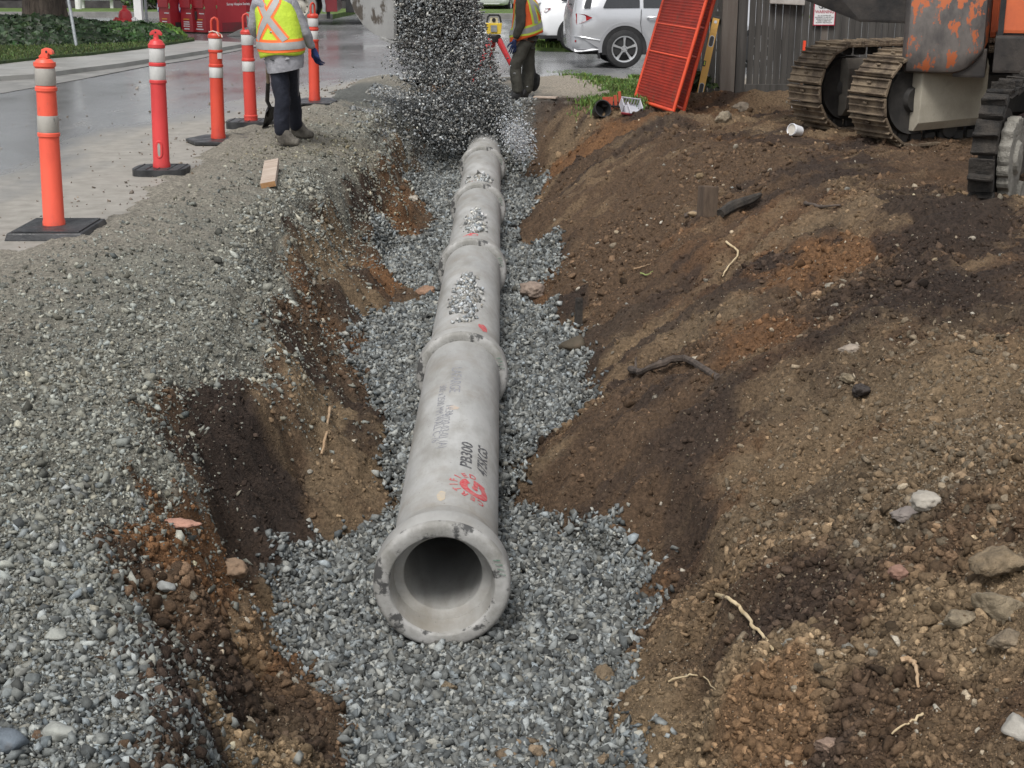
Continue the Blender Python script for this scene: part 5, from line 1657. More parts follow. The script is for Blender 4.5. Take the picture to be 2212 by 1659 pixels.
# rotating laser level on its tripod
ll = PY(1067, 57, 20.4)
g0 = .0
tri = empty('tripod', (ll.x, ll.y, g0), label='red legged tripod carrying the yellow laser level beside the orange vest worker', cat='tripod')
zt = ll.z - .16
mb = MB(); mb.lathe([(.05, zt - .06), (.09, zt - .05), (.10, zt + .03), (.085, zt + .045), (.001, zt + .045)], 18); mb.build('tripod_head', m_blk, tri, smooth=True, angle=40)
for k, a in enumerate((-.35, 1.75, 3.9)):
    mb = MB(); mb.tube([(math.cos(a) * .07, math.sin(a) * .07, zt - .02), (math.cos(a) * .26, math.sin(a) * .26, zt * .42), (math.cos(a) * .45, math.sin(a) * .45, 0)], [.045, .034, .016], 8)
    mb.build('leg', m_red, tri, smooth=True)
las = empty('laser_level', (ll.x, ll.y, zt + .045), label='yellow rotating laser level with a black carrying cage on the red tripod', cat='laser level')
mb = MB(); mb.box((0, 0, .085), (.20, .17, .15), taper=1.16); mb.build('housing', m_yel, las, bevel=.012)
mb = MB(); mb.box((0, -.1, .09), (.09, .006, .09)); o = mb.build('plate', m_galv, las)
mb = MB(); mb.box((0, 0, .20), (.13, .12, .08), taper=.8); mb.build('lamp_house', M('cream_plastic', (.50, .45, .28), rough=.5), las, bevel=.01)
mb = MB(); mb.lathe([(.035, .24), (.035, .165), (.05, .165)], 16); disc(mb, (0, .205), .028, .03, -.066, 14); mb.build('lamp', m_blk, las)
for sx in (-1, 1):
    mb = MB(); mb.tube([(sx * .10, -.06, .17), (sx * .085, -.06, .25), (sx * .06, 0, .27)], .014, 6); mb.build('cage_bar', m_blk, las, smooth=True)
mb = MB(); mb.box((0, 0, .272), (.15, .13, .022)); mb.build('cage_top', m_blk, las, bevel=.006)
# ------------------------------------------------------------------ excavator
m_worn = M('worn_orange_steel', (.085, .078, .075), (.19, .17, .155), scale=2.4, rough=.5, metal=.25, bump=.15, bscale=30, c3=(.50, .14, .055), scale3=4.5, lo3=.545, hi3=.575, stretch=(1.6, 1.6, .9))
m_exor = M('excavator_orange', (.68, .16, .06), (.56, .13, .055), scale=3, rough=.42, bump=.08, bscale=20, c3=(.16, .10, .07), scale3=6, lo3=.66, hi3=.75)
m_exdk = M('dirty_black_steel', (.014, .013, .013), (.05, .042, .036), scale=3, rough=.6, bump=.4, bscale=25, c3=(.35, .09, .04), scale3=4, lo3=.70, hi3=.74)
m_shoe = M('muddy_track_shoe', (.080, .058, .040), (.22, .168, .112), scale=5, rough=.85, bump=.8, bscale=28, bdist=.02)
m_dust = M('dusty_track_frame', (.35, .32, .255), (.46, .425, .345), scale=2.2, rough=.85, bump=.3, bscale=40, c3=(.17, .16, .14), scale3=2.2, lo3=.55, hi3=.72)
m_drum = M('greasy_idler', (.022, .021, .020), (.05, .046, .042), scale=4, rough=.7, bump=.4, bscale=30)
m_mudg = M('caked_grey_mud', (.19, .18, .155), (.30, .285, .25), scale=7, rough=.95, bump=1.0, bscale=25, bdist=.03)
m_bucket = M('worn_bucket_steel', (.30, .30, .29), (.38, .38, .37), scale=2.0, rough=.6, metal=.15, bump=.2, bscale=35, c3=(.09, .075, .06), scale3=2.6, lo3=.51, hi3=.56)
m_chrome = M('chrome_rod', (.6, .6, .6), rough=.15, metal=1.0)


def loop_points(L, r, n=220):
    """stadium outline of a track: local x from 0 (near idler centre) to L, z up, wheel radius r; returns points and tangents"""
    per = 2 * L + 2 * math.pi * r
    out = []
    for k in range(n):
        s = per * k / n
        if s < L: out.append((s, 2 * r, 0.0))
        elif s < L + math.pi * r:
            a = (s - L) / r; out.append((L + math.sin(a) * r, r + math.cos(a) * r, a))
        elif s < 2 * L + math.pi * r: out.append((L - (s - L - math.pi * r), 0, math.pi))
        else:
            a = (s - 2 * L - math.pi * r) / r; out.append((-math.sin(a) * r, r - math.cos(a) * r, math.pi + a))
    return out


def track(name, parent, origin, ang, L, r, w_, n_shoes, mshoe, plate=None, label=None):
    """crawler track; local x runs along the track, local y away from its visible side"""
    t = empty(name, origin, ang); t.parent = parent
    pts = loop_points(L, r, n_shoes)
    mb = MB()
    pitch = (2 * L + 2 * math.pi * r) / n_shoes
    for x, z, a in pts:
        Rm = Euler((0, a, 0)).to_matrix()
        jit = rng.normal(0, .012)
        c = Vector((x, w_ / 2, z))
        Rm = Euler((0, a + jit, 0)).to_matrix()
        nrm = Rm @ Vector((0, 0, 1))
        mb.box(c, (pitch * .93, w_, .028), Rm)
        for q in (-.38, .0, .38):
            mb.box(c + Rm @ Vector((q * pitch, 0, .026 if q else .018)), (.016, w_ * .985, .034 if q else .02), Rm)
        mb.box(c + Rm @ Vector((pitch * .18, -w_ * .0, .03)), (.02, .05, .02), Rm)
    mb.build('track_shoes', mshoe, t, bevel=.004, segs=1)
    mb = MB()
    for x, z, a in pts:
        Rm = Euler((0, a, 0)).to_matrix()
        for sy in (.30, .70):
            mb.box(Vector((x, w_ * sy, z)) + Rm @ Vector((0, 0, -.055)), (pitch * .72, .05, .085), Rm)
    mb.build('track_chain', m_drum, t, bevel=.01, segs=1)
    mb = MB()
    rr = r - .10
    mb.lathe([(.001, w_ * .12), (rr * .35, w_ * .10), (rr * .4, w_ * .2), (rr * .86, w_ * .2), (rr, w_ * .16), (rr, w_ * .8), (.001, w_ * .84)], 40, 'y', (0, 0, r))
    mb.build('idler', m_drum, t, smooth=True, angle=35)
    mb = MB()
    mb.lathe([(.001, w_ * .1), (rr * .5, w_ * .08), (rr * .55, w_ * .2), (rr, w_ * .2), (rr, w_ * .8), (.001, w_ * .84)], 28, 'y', (L, 0, r))
    mb.build('sprocket', m_drum, t, smooth=True, angle=35)
    mb = MB()
    mb.box(((L + .2) / 2 + .1, w_ * .5, r), (L - .35, w_ * .45, r * .9))
    for k in range(4): mb.lathe([(.001, .1), (.10, .1), (.10, w_ - .1), (.001, w_ - .1)], 14, 'y', (.5 + k * (L - .9) / 3, 0, .13))
    mb.build('track_frame', m_drum, t, bevel=.02)
    if plate:
        x0, x1, z0, z1 = plate
        mb = MB(); mb.loft([[(x0, -.02 + b, zz) for b, zz in ((.06, z0), (0, z0 + .08), (-.01, z0 + .25), (-.01, z1 - .1), (.03, z1))] + [(x0, .10, z1), (x0, .10, z0)], [(x1, -.02 + b, zz) for b, zz in ((.06, z0 + .02), (0, z0 + .10), (-.01, z0 + .27), (-.01, z1 - .1), (.03, z1 + .01))] + [(x1, .10, z1), (x1, .10, z0 + .02)]])
        mb.build('side_plate', plate_mat, t, bevel=.012)
    return t


TD = R(27)
tdir = Vector((math.cos(TD), math.sin(TD), 0)); tn = Vector((math.sin(TD), -math.cos(TD), 0))
tipB = PY(1915, 205, 13.0); tipA = PY(1772, 205, 14.3)
cB = Vector((tipB.x, tipB.y, 0)) + tdir * .42; cA = Vector((tipA.x, tipA.y, 0)) + tdir * .42
ex = empty('excavator', (cB.x + 1.6, cB.y + .3, 0), label='old orange excavator with muddy tracks and worn steel counterweight by the fence', cat='excavator')
EX = ex.location.copy()
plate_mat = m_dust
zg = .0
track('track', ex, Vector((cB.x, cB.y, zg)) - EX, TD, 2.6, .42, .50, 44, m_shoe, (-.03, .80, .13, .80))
plate_mat = M('frame_painted_shade', (.085, .078, .066), (.14, .125, .105), scale=2.5, rough=.85, bump=.3, bscale=40)  # darker copy of the frame colour: shade of the far track painted in
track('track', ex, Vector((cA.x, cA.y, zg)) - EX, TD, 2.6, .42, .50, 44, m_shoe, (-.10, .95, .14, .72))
mid = (cA + cB) / 2 + tdir * 1.45 - tn * .25
mb = MB(); mb.box(Vector((mid.x, mid.y, .48)) - EX, (1.3, 1.2, .3), (0, 0, TD)); mb.build('car_body', m_drum, ex, bevel=.03)
mb = MB(); mb.lathe([(.48, .6), (.48, .80), (.001, .80)], 32, 'z', Vector((mid.x, mid.y, 0)) - EX); mb.build('slew_ring', m_drum, ex, smooth=True, angle=30)
# upper structure
yU = 13.0
pL, pR = PY(1945, 158, yU + .12), PY(2130, 158, yU - .12)
zb = pL.z
ud = Vector((pR.x - pL.x, pR.y - pL.y, 0)); uw = ud.length; ud.normalize(); un = Vector((-ud.y, ud.x, 0))
ua = math.atan2(ud.y, ud.x)
up_ = empty('counterweight', Vector((pL.x, pL.y, zb)) - EX, ua); up_.parent = ex
rings = []
for z, ins in ((.0, .10), (.02, .04), (.08, .01), (.20, 0), (1.15, 0), (1.25, .05)):
    pts = []
    for k in range(17):
        t = k / 16
        x = t * uw; y = -.03 * math.sin(math.pi * t) + (.12 * max(0, (t - .92) / .08) ** 2) + (.06 * max(0, (.05 - t) / .05) ** 2)
        cut = max(0, (t - .55) / .45)
        pts.append((x + (.0 if t < .99 else -.01), y + ins, z + .28 * cut ** 2.6 * (1 if z < .3 else 0) * (1 - z / .3)))
    pts += [(uw, .7, z), (0, .7, z)]
    rings.append(pts)
mb = MB(); mb.loft(rings); mb.build('casting', m_worn, up_, smooth=True, angle=40)
mb = MB(); mb.box((uw * .8, .18, .10), (uw * .38, .25, .26)); mb.build('corner_shade_block', m_exdk, up_, bevel=.02)  # dark block added to stand for the shade under the rounded corner
# right hand side of the house: orange door above a dark skirt
hb = empty('house_side', Vector((pR.x, pR.y, 0)) + ud * .06 - EX, ua); hb.parent = ex
mb = MB(); mb.box((.75, .5, 1.62), (1.5, .9, 1.16)); mb.build('orange_panel', m_exor, hb, bevel=.03)
mb = MB(); mb.box((.75, .46, .86), (1.52, .94, .33)); mb.build('dark_skirt', m_exdk, hb, bevel=.025)
mb = MB(); mb.box((.75, .5, 1.035), (1.5, .86, .016)); mb.build('gap', m_blk, hb)
mb = MB(); mb.box((.03, .48, 1.5), (.05, .9, 1.3)); mb.build('corner_post', m_blk, hb)
mb = MB(); mb.box((1.1, 1.3, 1.7), (2.2, .8, 1.3)); mb.build('engine_cover', m_exor, hb, bevel=.05)
cb = empty('cab', Vector((pR.x + .5, pR.y + 1.6, .95)) - EX, ua); cb.parent = ex
mb = MB(); mb.box((0, 0, .85), (1.0, 1.3, 1.7), taper=.9); mb.build('shell', m_exor, cb, bevel=.06)
mb = MB(); mb.box((-.49, 0, 1.15), (.05, 1.0, .8)); mb.box((0, -.66, 1.15), (.75, .03, .8)); mb.build('window', m_glass, cb)
# boom and stick reaching over the trench to the bucket
bk_o = PY(806, 44, 17.3)
b0 = PY(1990, -6, 13.6); b1 = PY(1776, -30, 13.9)
def beam(name, path, hts, wd, mat, ext=None):
    mb = MB(); rings = []
    for i, p in enumerate(path):
        p = Vector(p); a = Vector(path[max(i - 1, 0)]); b = Vector(path[min(i + 1, len(path) - 1)])
        d = (b - a).normalized(); s = Vector((-d.y, d.x, 0)).normalized(); u = s.cross(d).normalized()
        if u.z < 0 and abs(d.z) < .9: u = -u
        h, w2_ = hts[i] / 2, wd / 2
        rings.append([p + s * w2_ + u * h, p - s * w2_ + u * h, p - s * w2_ - u * h, p + s * w2_ - u * h])
    mb.loft([[tuple(q - EX) for q in r] for r in rings])
    return mb.build(name, mat, ex, bevel=.025)
Bs = PY(2010, -10, 13.3); Bm = PY(1880, -12, 13.7); Be = PY(1765, -38, 14.0)
apex = Vector((1.9, 15.4, 3.35)); tipb = Vector((.35, 16.7, 3.1)); 
beam('boom', [Bs, Bm, Be, apex, tipb], [.50, .50, .36, .42, .30], .34, m_exdk)
stick_end = Vector((-.95, 18.2, 1.95))
beam('stick', [tipb + Vector((.35, -.3, .35)), tipb, (tipb + stick_end) / 2, stick_end], [.24, .44, .34, .24], .26, m_exdk)
mb = MB(); mb.tube([apex + Vector((.1, -.1, .25)) - EX, tipb + Vector((.4, -.35, .55)) - EX], .06, 12); mb.build('stick_cylinder', m_exdk, ex, smooth=True)
mb = MB(); mb.tube([tipb + Vector((.4, -.35, .55)) - EX, tipb + Vector((.35, -.3, .35)) - EX], .035, 10); mb.build('piston_rod', m_chrome, ex, smooth=True)

# bucket: side profile in u (towards its mouth) and z
BA = R(37)
wdir = Vector((math.cos(BA), math.sin(BA), 0)); udir = Vector((math.sin(BA), -math.cos(BA), 0))
B0 = PY(754, 0, 17.55); B0.z = 0
BW = 1.18
prof = [(.98, .77), (.86, .785), (.74, .80), (.53, .84), (.31, .93), (.13, 1.06), (.03, 1.20), (.0, 1.34), (.05, 1.52), (.18, 1.68), (.40, 1.78), (.66, 1.83), (.80, 1.84)]
mouth = [(.80, 1.84), (.93, 1.5), (1.0, 1.1), (.995, .80)]
bp = lambda u, v, z: Vector((B0.x, B0.y, 0)) + udir * u + wdir * v + Vector((0, 0, z))
bkt = empty('bucket', bp(.5, BW / 2, .75) - EX, 0); bkt.parent = ex
BO_ = bp(.5, BW / 2, .75)
def side(v0, v1):
    mb = MB(); pts = prof + mouth[1:-1]
    mb.add([bp(u, v0, z) - BO_ for u, z in pts] + [bp(u, v1, z) - BO_ for u, z in pts], [])
    n = len(pts); b = 0
    mb.f += [tuple(range(n)), tuple(range(2 * n - 1, n - 1, -1))] + [(i, i + n, (i + 1) % n + n, (i + 1) % n) for i in range(n)]
    mb.mi += [0] * (n + 2)
    return mb
side(0, .035).build('side_plate', m_bucket, bkt, bevel=.006)
side(BW - .035, BW).build('side_plate', m_exdk, bkt, bevel=.006)
mb = MB(); rings = []
for off in (0, 1):
    pass
inn = []
for i, (u, z) in enumerate(prof):
    a, b = prof[max(i - 1, 0)], prof[min(i + 1, len(prof) - 1)]
    d = Vector((b[0] - a[0], b[1] - a[1])).normalized(); nn = Vector((d.y, -d.x))
    inn.append((u + nn.x * .03, z + nn.y * .03))
vs = [bp(u, .036, z) - BO_ for u, z in prof] + [bp(u, BW - .036, z) - BO_ for u, z in prof] + [bp(u, .036, z) - BO_ for u, z in inn] + [bp(u, BW - .036, z) - BO_ for u, z in inn]
n = len(prof)
fs = [(i, i + 1, n + i + 1, n + i) for i in range(n - 1)] + [(2 * n + i, 3 * n + i, 3 * n + i + 1, 2 * n + i + 1) for i in range(n - 1)] + [(0, n, 3 * n, 2 * n), (n - 1, 3 * n - 1, 4 * n - 1, 2 * n - 1)]
mb.add(vs, fs); mb.build('shell', m_bucket, bkt, smooth=True, angle=50)
mb = MB(); q = [(.70, .775), (1.02, .735), (1.03, .765), (.72, .81)]
vs = [bp(u, -.02, z) - BO_ for u, z in q] + [bp(u, BW + .02, z) - BO_ for u, z in q]
mb.add(vs, [(0, 1, 2, 3), (7, 6, 5, 4)] + [(i, i + 4, (i + 1) % 4 + 4, (i + 1) % 4) for i in range(4)]); mb.build('cutting_edge', m_bucket, bkt, bevel=.006)
for v0 in (-.012, BW - .03):
    mb = MB(); vs = []
    for u0, u1, z in ((.86, 1.01, .79), (.90, 1.03, 1.1), (.84, .96, 1.5)):
        for v_ in (v0, v0 + .045): vs += [bp(u0, v_, z) - BO_, bp(u1, v_, z) - BO_]
    fs = []
    for i in range(2):
        o = i * 4
        fs += [(o, o + 1, o + 5, o + 4), (o + 2, o + 6, o + 7, o + 3), (o, o + 4, o + 6, o + 2), (o + 1, o + 3, o + 7, o + 5)]
    fs += [(0, 2, 3, 1), (8, 9, 11, 10)]
    mb.add(vs, fs); mb.build('side_cutter', m_exdk if v0 > 0 else m_bucket, bkt, bevel=.005)
mb = MB()
for v_ in (BW * .38, BW * .62):
    vs = [bp(u, v_ + e, z) - BO_ for e in (-.02, .02) for u, z in ((.1, 1.62), (.45, 1.8), (.30, 2.1), (.12, 2.05))]
    mb.add(vs, [(0, 1, 2, 3), (7, 6, 5, 4)] + [(i, i + 4, (i + 1) % 4 + 4, (i + 1) % 4) for i in range(4)])
mb.build('ears', m_exdk, bkt, bevel=.008)

m_mudk = M('dark_mud_steel', (.010, .009, .008), (.042, .035, .028), scale=7, rough=.85, bump=1.0, bscale=30, bdist=.02)
# second tracked machine at the right edge
CD = R(60)
cdir = Vector((math.cos(CD), math.sin(CD), 0)); cn = Vector((math.sin(CD), -math.cos(CD), 0))
cC = PY(2186, 340, 9.55)
mach = empty('track_machine', (cC.x + .8, cC.y + 1.0, 0), label='dark muddy crawler machine cut off by the right edge, sprocket caked with grey mud', cat='loader')
MO_ = mach.location.copy()
zc = cC.z
t = empty('track', Vector((cC.x, cC.y, zc - .43)) - MO_, CD); t.parent = mach
rT, LT, wT = .43, 1.9, .16
pts = loop_points(LT, rT, 26)
pitch = (2 * LT + 2 * math.pi * rT) / 26
mb = MB()
for x, z, a in pts:
    Rm = Euler((0, a, 0)).to_matrix(); c = Vector((x, wT / 2 + .025, z))
    mb.box(c, (pitch * .9, wT, .05), Rm); mb.box(c + Rm @ Vector((0, 0, .045)), (.035, wT, .06), Rm)
crumple(mb.build('track_shoes', m_mudk, t, bevel=.012), .02, 30, 8)
mb = MB()
prof_s = []
for k in range(54):
    a = 2 * math.pi * k / 54
    r_ = .245 + (.012 if k % 3 == 0 else -.008) + rng.normal(0, .010)
    prof_s.append((math.cos(a) * r_, rT + math.sin(a) * r_ * 1.12))
mb.prism(prof_s, -.03, .05, 'y')
sp = mb.build('sprocket', m_mudg, t, bevel=.012)
mb = MB(); mb.lathe([(.001, -.06), (.10, -.055), (.12, -.03), (.13, .0)], 20, 'y', (0, 0, rT)); mb.build('hub', m_mudg, sp, smooth=True)
mb = MB(); mb.lathe([(.001, .06), (.33, .06), (.33, wT), (.001, wT)], 30, 'y', (0, 0, rT)); mb.build('inner_wheel', m_exdk, t, smooth=True, angle=30)
mb = MB(); mb.box((LT / 2 + .15, wT * .55, rT), (LT - .3, wT * .6, .42)); mb.build('track_frame', m_exdk, t, bevel=.03)
for k in range(3):
    mb = MB(); mb.lathe([(.001, -.02), (.09, -.02), (.10, .04), (.001, .05)], 14, 'y', (.42 + k * .5, 0, .12)); mb.build('roller', m_mudg, t, smooth=True, angle=30)
b_ = Vector((cC.x, cC.y, 0)) + cdir * 1.05 - cn * .25 - MO_
b_ = Vector((cC.x, cC.y, 0)) + cn * -.62 + cdir * 1.2 + Vector((1.75, 0, 0)) - MO_
mb = MB(); mb.box((b_.x, b_.y, 1.15), (1.9, 1.0, .6), (0, 0, CD)); mb.build('body', m_exdk, mach, bevel=.06)
mb = MB(); mb.box((b_.x, b_.y, 1.85), (1.0, .9, .9), (0, 0, CD), taper=.9); mb.build('cab', m_exdk, mach, bevel=.05)

# ------------------------------------------------------------------ falling gravel
N_ = 21000
v = rng.beta(1.0, 1.55, N_)
py = -60 + v * 395
left = np.interp(py, [-60, 0, 90, 140, 230, 300, 335], [850, 851, 854, 872, 896, 925, 945])
right = np.interp(py, [-60, 0, 42, 90, 170, 235, 300, 335], [1020, 1034, 1047, 1060, 1084, 1106, 1128, 1140])
uu = np.clip(rng.beta(1.25, 1.25, N_), 0, 1)
px = left + (right - left) * uu
stray = rng.random(N_) < .035
px = np.where(stray, left - rng.exponential(18, N_) * sstep(60, 160, py) + rng.normal(0, 6, N_), px)
px = px + rng.normal(0, 1, N_) * (3 + 9 * sstep(20, 300, py) * rng.random(N_)) + np.where(rng.random(N_) < .05, rng.exponential(16, N_) * sstep(40, 160, py), 0)
yy = 17.25 + .0 * px + (px - 945) / 190 * .55 + rng.normal(0, .20, N_) - .2 * sstep(0, 330, py)
pos = np.array([PY(a, b, c) for a, b, c in zip(px, py, yy)])
s = np.clip(rng.lognormal(math.log(.0118), .36, N_), .005, .024)
ok = pos[:, 2] > gz(pos[:, 0], pos[:, 1]) + .01
mouth_cut = ~((pos[:, 2] > .80) & (px < 850))
ok &= mouth_cut
c = grey_cols(N_, (.27, .278, .272), .48, .05)
o = batch('falling_gravel', ROCKS, pos[ok], s[ok], c[ok], m_stone)
tag(o, 'stream of grey crushed stone pouring from the excavator bucket onto the pipe', 'gravel', kind='stuff')
# spray beside the pipe
n = 1500
px = 1118 + rng.normal(0, 17, n); py = 300 + rng.normal(0, 22, n) + (px - 1118) * .4
yy = 15.9 + rng.normal(0, .3, n)
pos = np.array([PY(a, b, c) for a, b, c in zip(px, py, yy)])
ok = pos[:, 2] > gz(pos[:, 0], pos[:, 1])
o = batch('gravel_spray', ROCKS, pos[ok], np.clip(rng.lognormal(math.log(.008), .3, n), .004, .016)[ok], grey_cols(n, (.42, .44, .46), .3, .05)[ok], m_stone)
tag(o, 'fine pale spray of small stones bouncing beside the far pipe', 'gravel', kind='stuff')
# gravel load inside the bucket mouth
n = 9000
u_, v_, z_ = rng.uniform(.72, 1.08, n), rng.uniform(.05, BW - .05, n), rng.random(n)
z_ = .82 + z_ * .95
pos = np.array([bp(a, b, c) for a, b, c in zip(u_, v_, z_)])
o = batch('bucket_load', ROCKS, pos, np.clip(rng.lognormal(math.log(.0135), .3, n), .009, .03), grey_cols(n, (.27, .278, .272), .48, .05), m_stone)
tag(o, 'crushed stone still sliding out of the bucket mouth', 'gravel', kind='stuff')
# loose stones on the backfilled end of the trench
x, y = rng.uniform(-1.9, .3, 16000), rng.uniform(15.5, 19.6, 16000)
k = (bed_mask(x, y) < .02) | (y > 17.3); k &= rng.random(16000) < sstep(.35, .6, fbm(x * 1.5, y * 1.5, seed=44))
x, y = x[k], y[k]; n = len(x)
s = np.clip(rng.lognormal(math.log(.015), .35, n), .008, .034)
o = batch('gravel_spill', ROCKS, np.stack([x, y, gz(x, y) + .3 * s], -1), s, grey_cols(n, (.19, .195, .19), .4, .06), m_stone)
tag(o, 'grey stones spilled around the far end of the trench', 'gravel', kind='stuff')
# ------------------------------------------------------------------ fence
m_board = M('weathered_boards', (.050, .047, .043), (.088, .083, .076), scale=6, rough=.85, bump=.5, bscale=24, bdist=.006, stretch=(2, 2, .12), c3=(.12, .11, .10), scale3=9, lo3=.6, hi3=.75)
m_boardp = M('pale_board', (.12, .10, .085), (.17, .15, .13), scale=6, rough=.85, bump=.5, bscale=24, stretch=(2, 2, .12))
FY = 17.75
xL = PY(1612, 100, FY).x; xR = xL + 6.2
fence = empty('wooden_fence', (xL, FY, 0), label='dark weathered board fence behind the excavator', cat='fence')
mb = MB(); mbp = MB(); x = .02; k = 0
while x < xR - xL:
    w_ = .083 + rng.uniform(-.008, .008)
    tgt = mbp if k in (11, 24, 33) else mb
    tgt.box((x + w_ / 2, rng.uniform(-.006, .006), .96 + rng.uniform(-.01, .01)), (w_ - .006, .02, 1.72))
    x += w_; k += 1
mb.build('boards', m_board, fence)
mbp.build('pale_boards', m_boardp, fence)
mb = MB(); mb.box(((xR - xL) / 2, -.03, .12), (xR - xL, .04, .15)); mb.build('bottom_rail', m_board, fence, bevel=.004)
mb = MB(); mb.box(((xR - xL) / 2, .04, 1.6), (xR - xL, .05, .10)); mb.build('top_rail', m_board, fence)
for px0, px1 in ((1557, 1590), (1591, 1612)):
    a, b = PY(px0, 100, FY - .05).x - xL, PY(px1, 100, FY - .05).x - xL
    mb = MB(); mb.box(((a + b) / 2, -.03, .86), (b - a - .006, .10, 1.9)); mb.build('post', m_boardp if px0 == 1557 else m_board, fence, bevel=.006)
# return running back beside the driveway
f2 = empty('wooden_fence', (xL - .32, FY + .25, 0), label='shaded board fence return left of the post, behind the leaning orange panels', cat='fence')
mb = MB()
for q in range(6): mb.box((-.43 + q * .092, rng.uniform(-.005, .005), .92), (.086, .02, 1.8))
for q in range(14): mb.box((-.48, .06 + q * .092, .92), (.02, .086, 1.8))
mb.build('boards', m_board, f2)
mb = MB(); mb.box((-.2, -.03, 1.02), (.5, .04, .1)); mb.build('rail', m_board, f2)
# pale rag or plank end hooked on the fence top
q = PY(1700, 4, FY - .06)
rg_ = empty('plank', q, label='pale weathered plank end lying over the fence at the top edge', cat='plank')
mb = MB(); mb.box((0, -.02, .03), (.43, .05, .12), (0, .05, 0)); mb.build('board', M('bleached_wood', (.38, .35, .32), (.5, .47, .43), scale=6, rough=.8), rg_, bevel=.012)

# warning sign
m_signw = M('sign_face', (.76, .77, .77), (.82, .83, .83), scale=3, rough=.45)
m_signr = M('sign_red', (.40, .03, .06), rough=.45)
m_ink = M('sign_ink', (.03, .03, .04), rough=.5)
c0 = PY(1781, 27.5, FY - .05)
sg = empty('warning_sign', c0, label='white warning sign with red border and camera drawing on the fence', cat='sign')
W_, H_ = .272, .305
mb = MB(); mb.box((0, 0, 0), (W_, .006, H_)); mb.build('panel', m_signw, sg)
mb = MB(); b = .011
for a in ((0, H_ / 2 - b / 2, W_, b), (0, -H_ / 2 + b / 2, W_, b)): mb.box((a[0], -.004, a[1]), (a[2], .004, a[3]))
for a in ((-W_ / 2 + b / 2, H_ - 2 * b), (W_ / 2 - b / 2, H_ - 2 * b)): mb.box((a[0], -.004, 0), (b, .004, a[1]))
mb.build('border', m_signr, sg)
text_on(sg, 'lettering', 'WARNING', .052, (0, -.0045, .010), m_signr, sx=.92)
for i, (tx, z) in enumerate((('ALL ACTIVITIES ARE', -.035), ('RECORDED TO AID IN THE', -.056), ('PROSECUTION OF ANY', -.077), ('CRIME COMMITTED', -.098), ('AGAINST THIS FACILITY', -.119))):
    text_on(sg, 'lettering', tx, .0195, (0, -.0045, z), m_ink, sx=.95)
cam_ = empty('camera_drawing', (-.045, -.0045, .085)); cam_.parent = sg
mb = MB(); disc(mb, (0, 0), .033, .036, 0, 24); mb.build('lens_ring', m_ink, cam_)
mb = MB(); disc(mb, (-.006, 0), .020, .024, -.0012, 24); mb.build('lens', m_signw, cam_)
mb = MB(); mb.add([(.0, -.0004, .036), (.14, -.0004, .055), (.14, -.0004, -.012), (.055, -.0004, -.036), (.0, -.0004, -.036)], [(0, 1, 2, 3, 4)]); mb.build('camera_body', m_ink, cam_)
mb = MB(); mb.add([(.040, -.0014, .026), (.052, -.0014, .02), (.055, -.0014, -.012), (.036, -.0014, -.033), (.018, -.0014, -.034), (.036, -.0014, -.014)], [(0, 1, 2, 3, 4, 5)]); mb.build('camera_collar', m_signw, cam_)

# ------------------------------------------------------------------ orange site fence panels
m_pan = M('orange_powder_coat', (.74, .085, .030), (.60, .065, .026), scale=5, rough=.42)
m_mesh = M('orange_red_mesh', (.42, .038, .02), (.29, .03, .018), scale=4, rough=.5, c3=(.18, .07, .045), scale3=5, lo3=.58, hi3=.7)


def panel(a, b, lean, hgt, label, fine=True):
    """a: far bottom corner, b: near bottom corner, leaning to the right"""
    a, b = Vector(a), Vector(b)
    ex_ = (b - a); L = ex_.length; ex_.normalize()
    rt = Vector((-ex_.y, ex_.x, 0)).normalized()
    if rt.x < 0: rt = -rt
    upv = (Vector((0, 0, 1)) * math.cos(lean) + rt * math.sin(lean)).normalized()
    nv = ex_.cross(upv)
    root = empty('fence_panel', a, label=label, cat='fence panel')
    p = lambda u, v, o=0: tuple(ex_ * u + upv * v + nv * o)
    r = .021
    for nm, path in (('side_post', [(0, -.06), (0, hgt)]), ('side_post', [(L, -.10), (L, hgt)]), ('bottom_rail', [(0, .03), (L, .03)]), ('top_rail', [(0, hgt), (L, hgt)])):
        mb = MB(); mb.tube([p(*q) for q in path], r, 10); mb.build(nm, m_pan, root, smooth=True, angle=60)
    for v_ in (.62, .95):
        mb = MB(); mb.tube([p(0, v_), p(L, v_)], r * .62, 8); mb.build('middle_rail', m_pan, root, smooth=True, angle=60)
    mb = MB()
    n = int(L / .020)
    Rm = Matrix((ex_, nv, upv)).transposed()
    for i in range(1, n): mb.box(p(L * i / n, hgt / 2), (.0105, .004, hgt - .03), Rm)
    m_ = int(hgt / .034)
    for i in range(1, m_): mb.box(p(L / 2, hgt * i / m_, .0042), (L - .02, .0035, .012), Rm)
    mb.build('mesh_infill', m_mesh, root)
    mb = MB()
    for i in range(1, 15): mb.tube([p(0, hgt * i / 15, -.006), p(L, hgt * i / 15, -.006)], .0048, 5)
    for i in range(1, 8): mb.tube([p(L * i / 8, 0, -.006), p(L * i / 8, hgt, -.006)], .003, 5)
    mb.build('wire', m_pan, root)
    return root


a, b = P(1370, 219, .05), P(1453, 246, .03)
panel(a, b, R(16), 1.85, 'front orange mesh fence panel leaning in front of its twin')
sh = Vector((.30, .22, 0))
panel(a + sh, P(1476, 243, .02), R(14), 1.85, 'rear orange mesh fence panel leaning behind, showing its right side post')

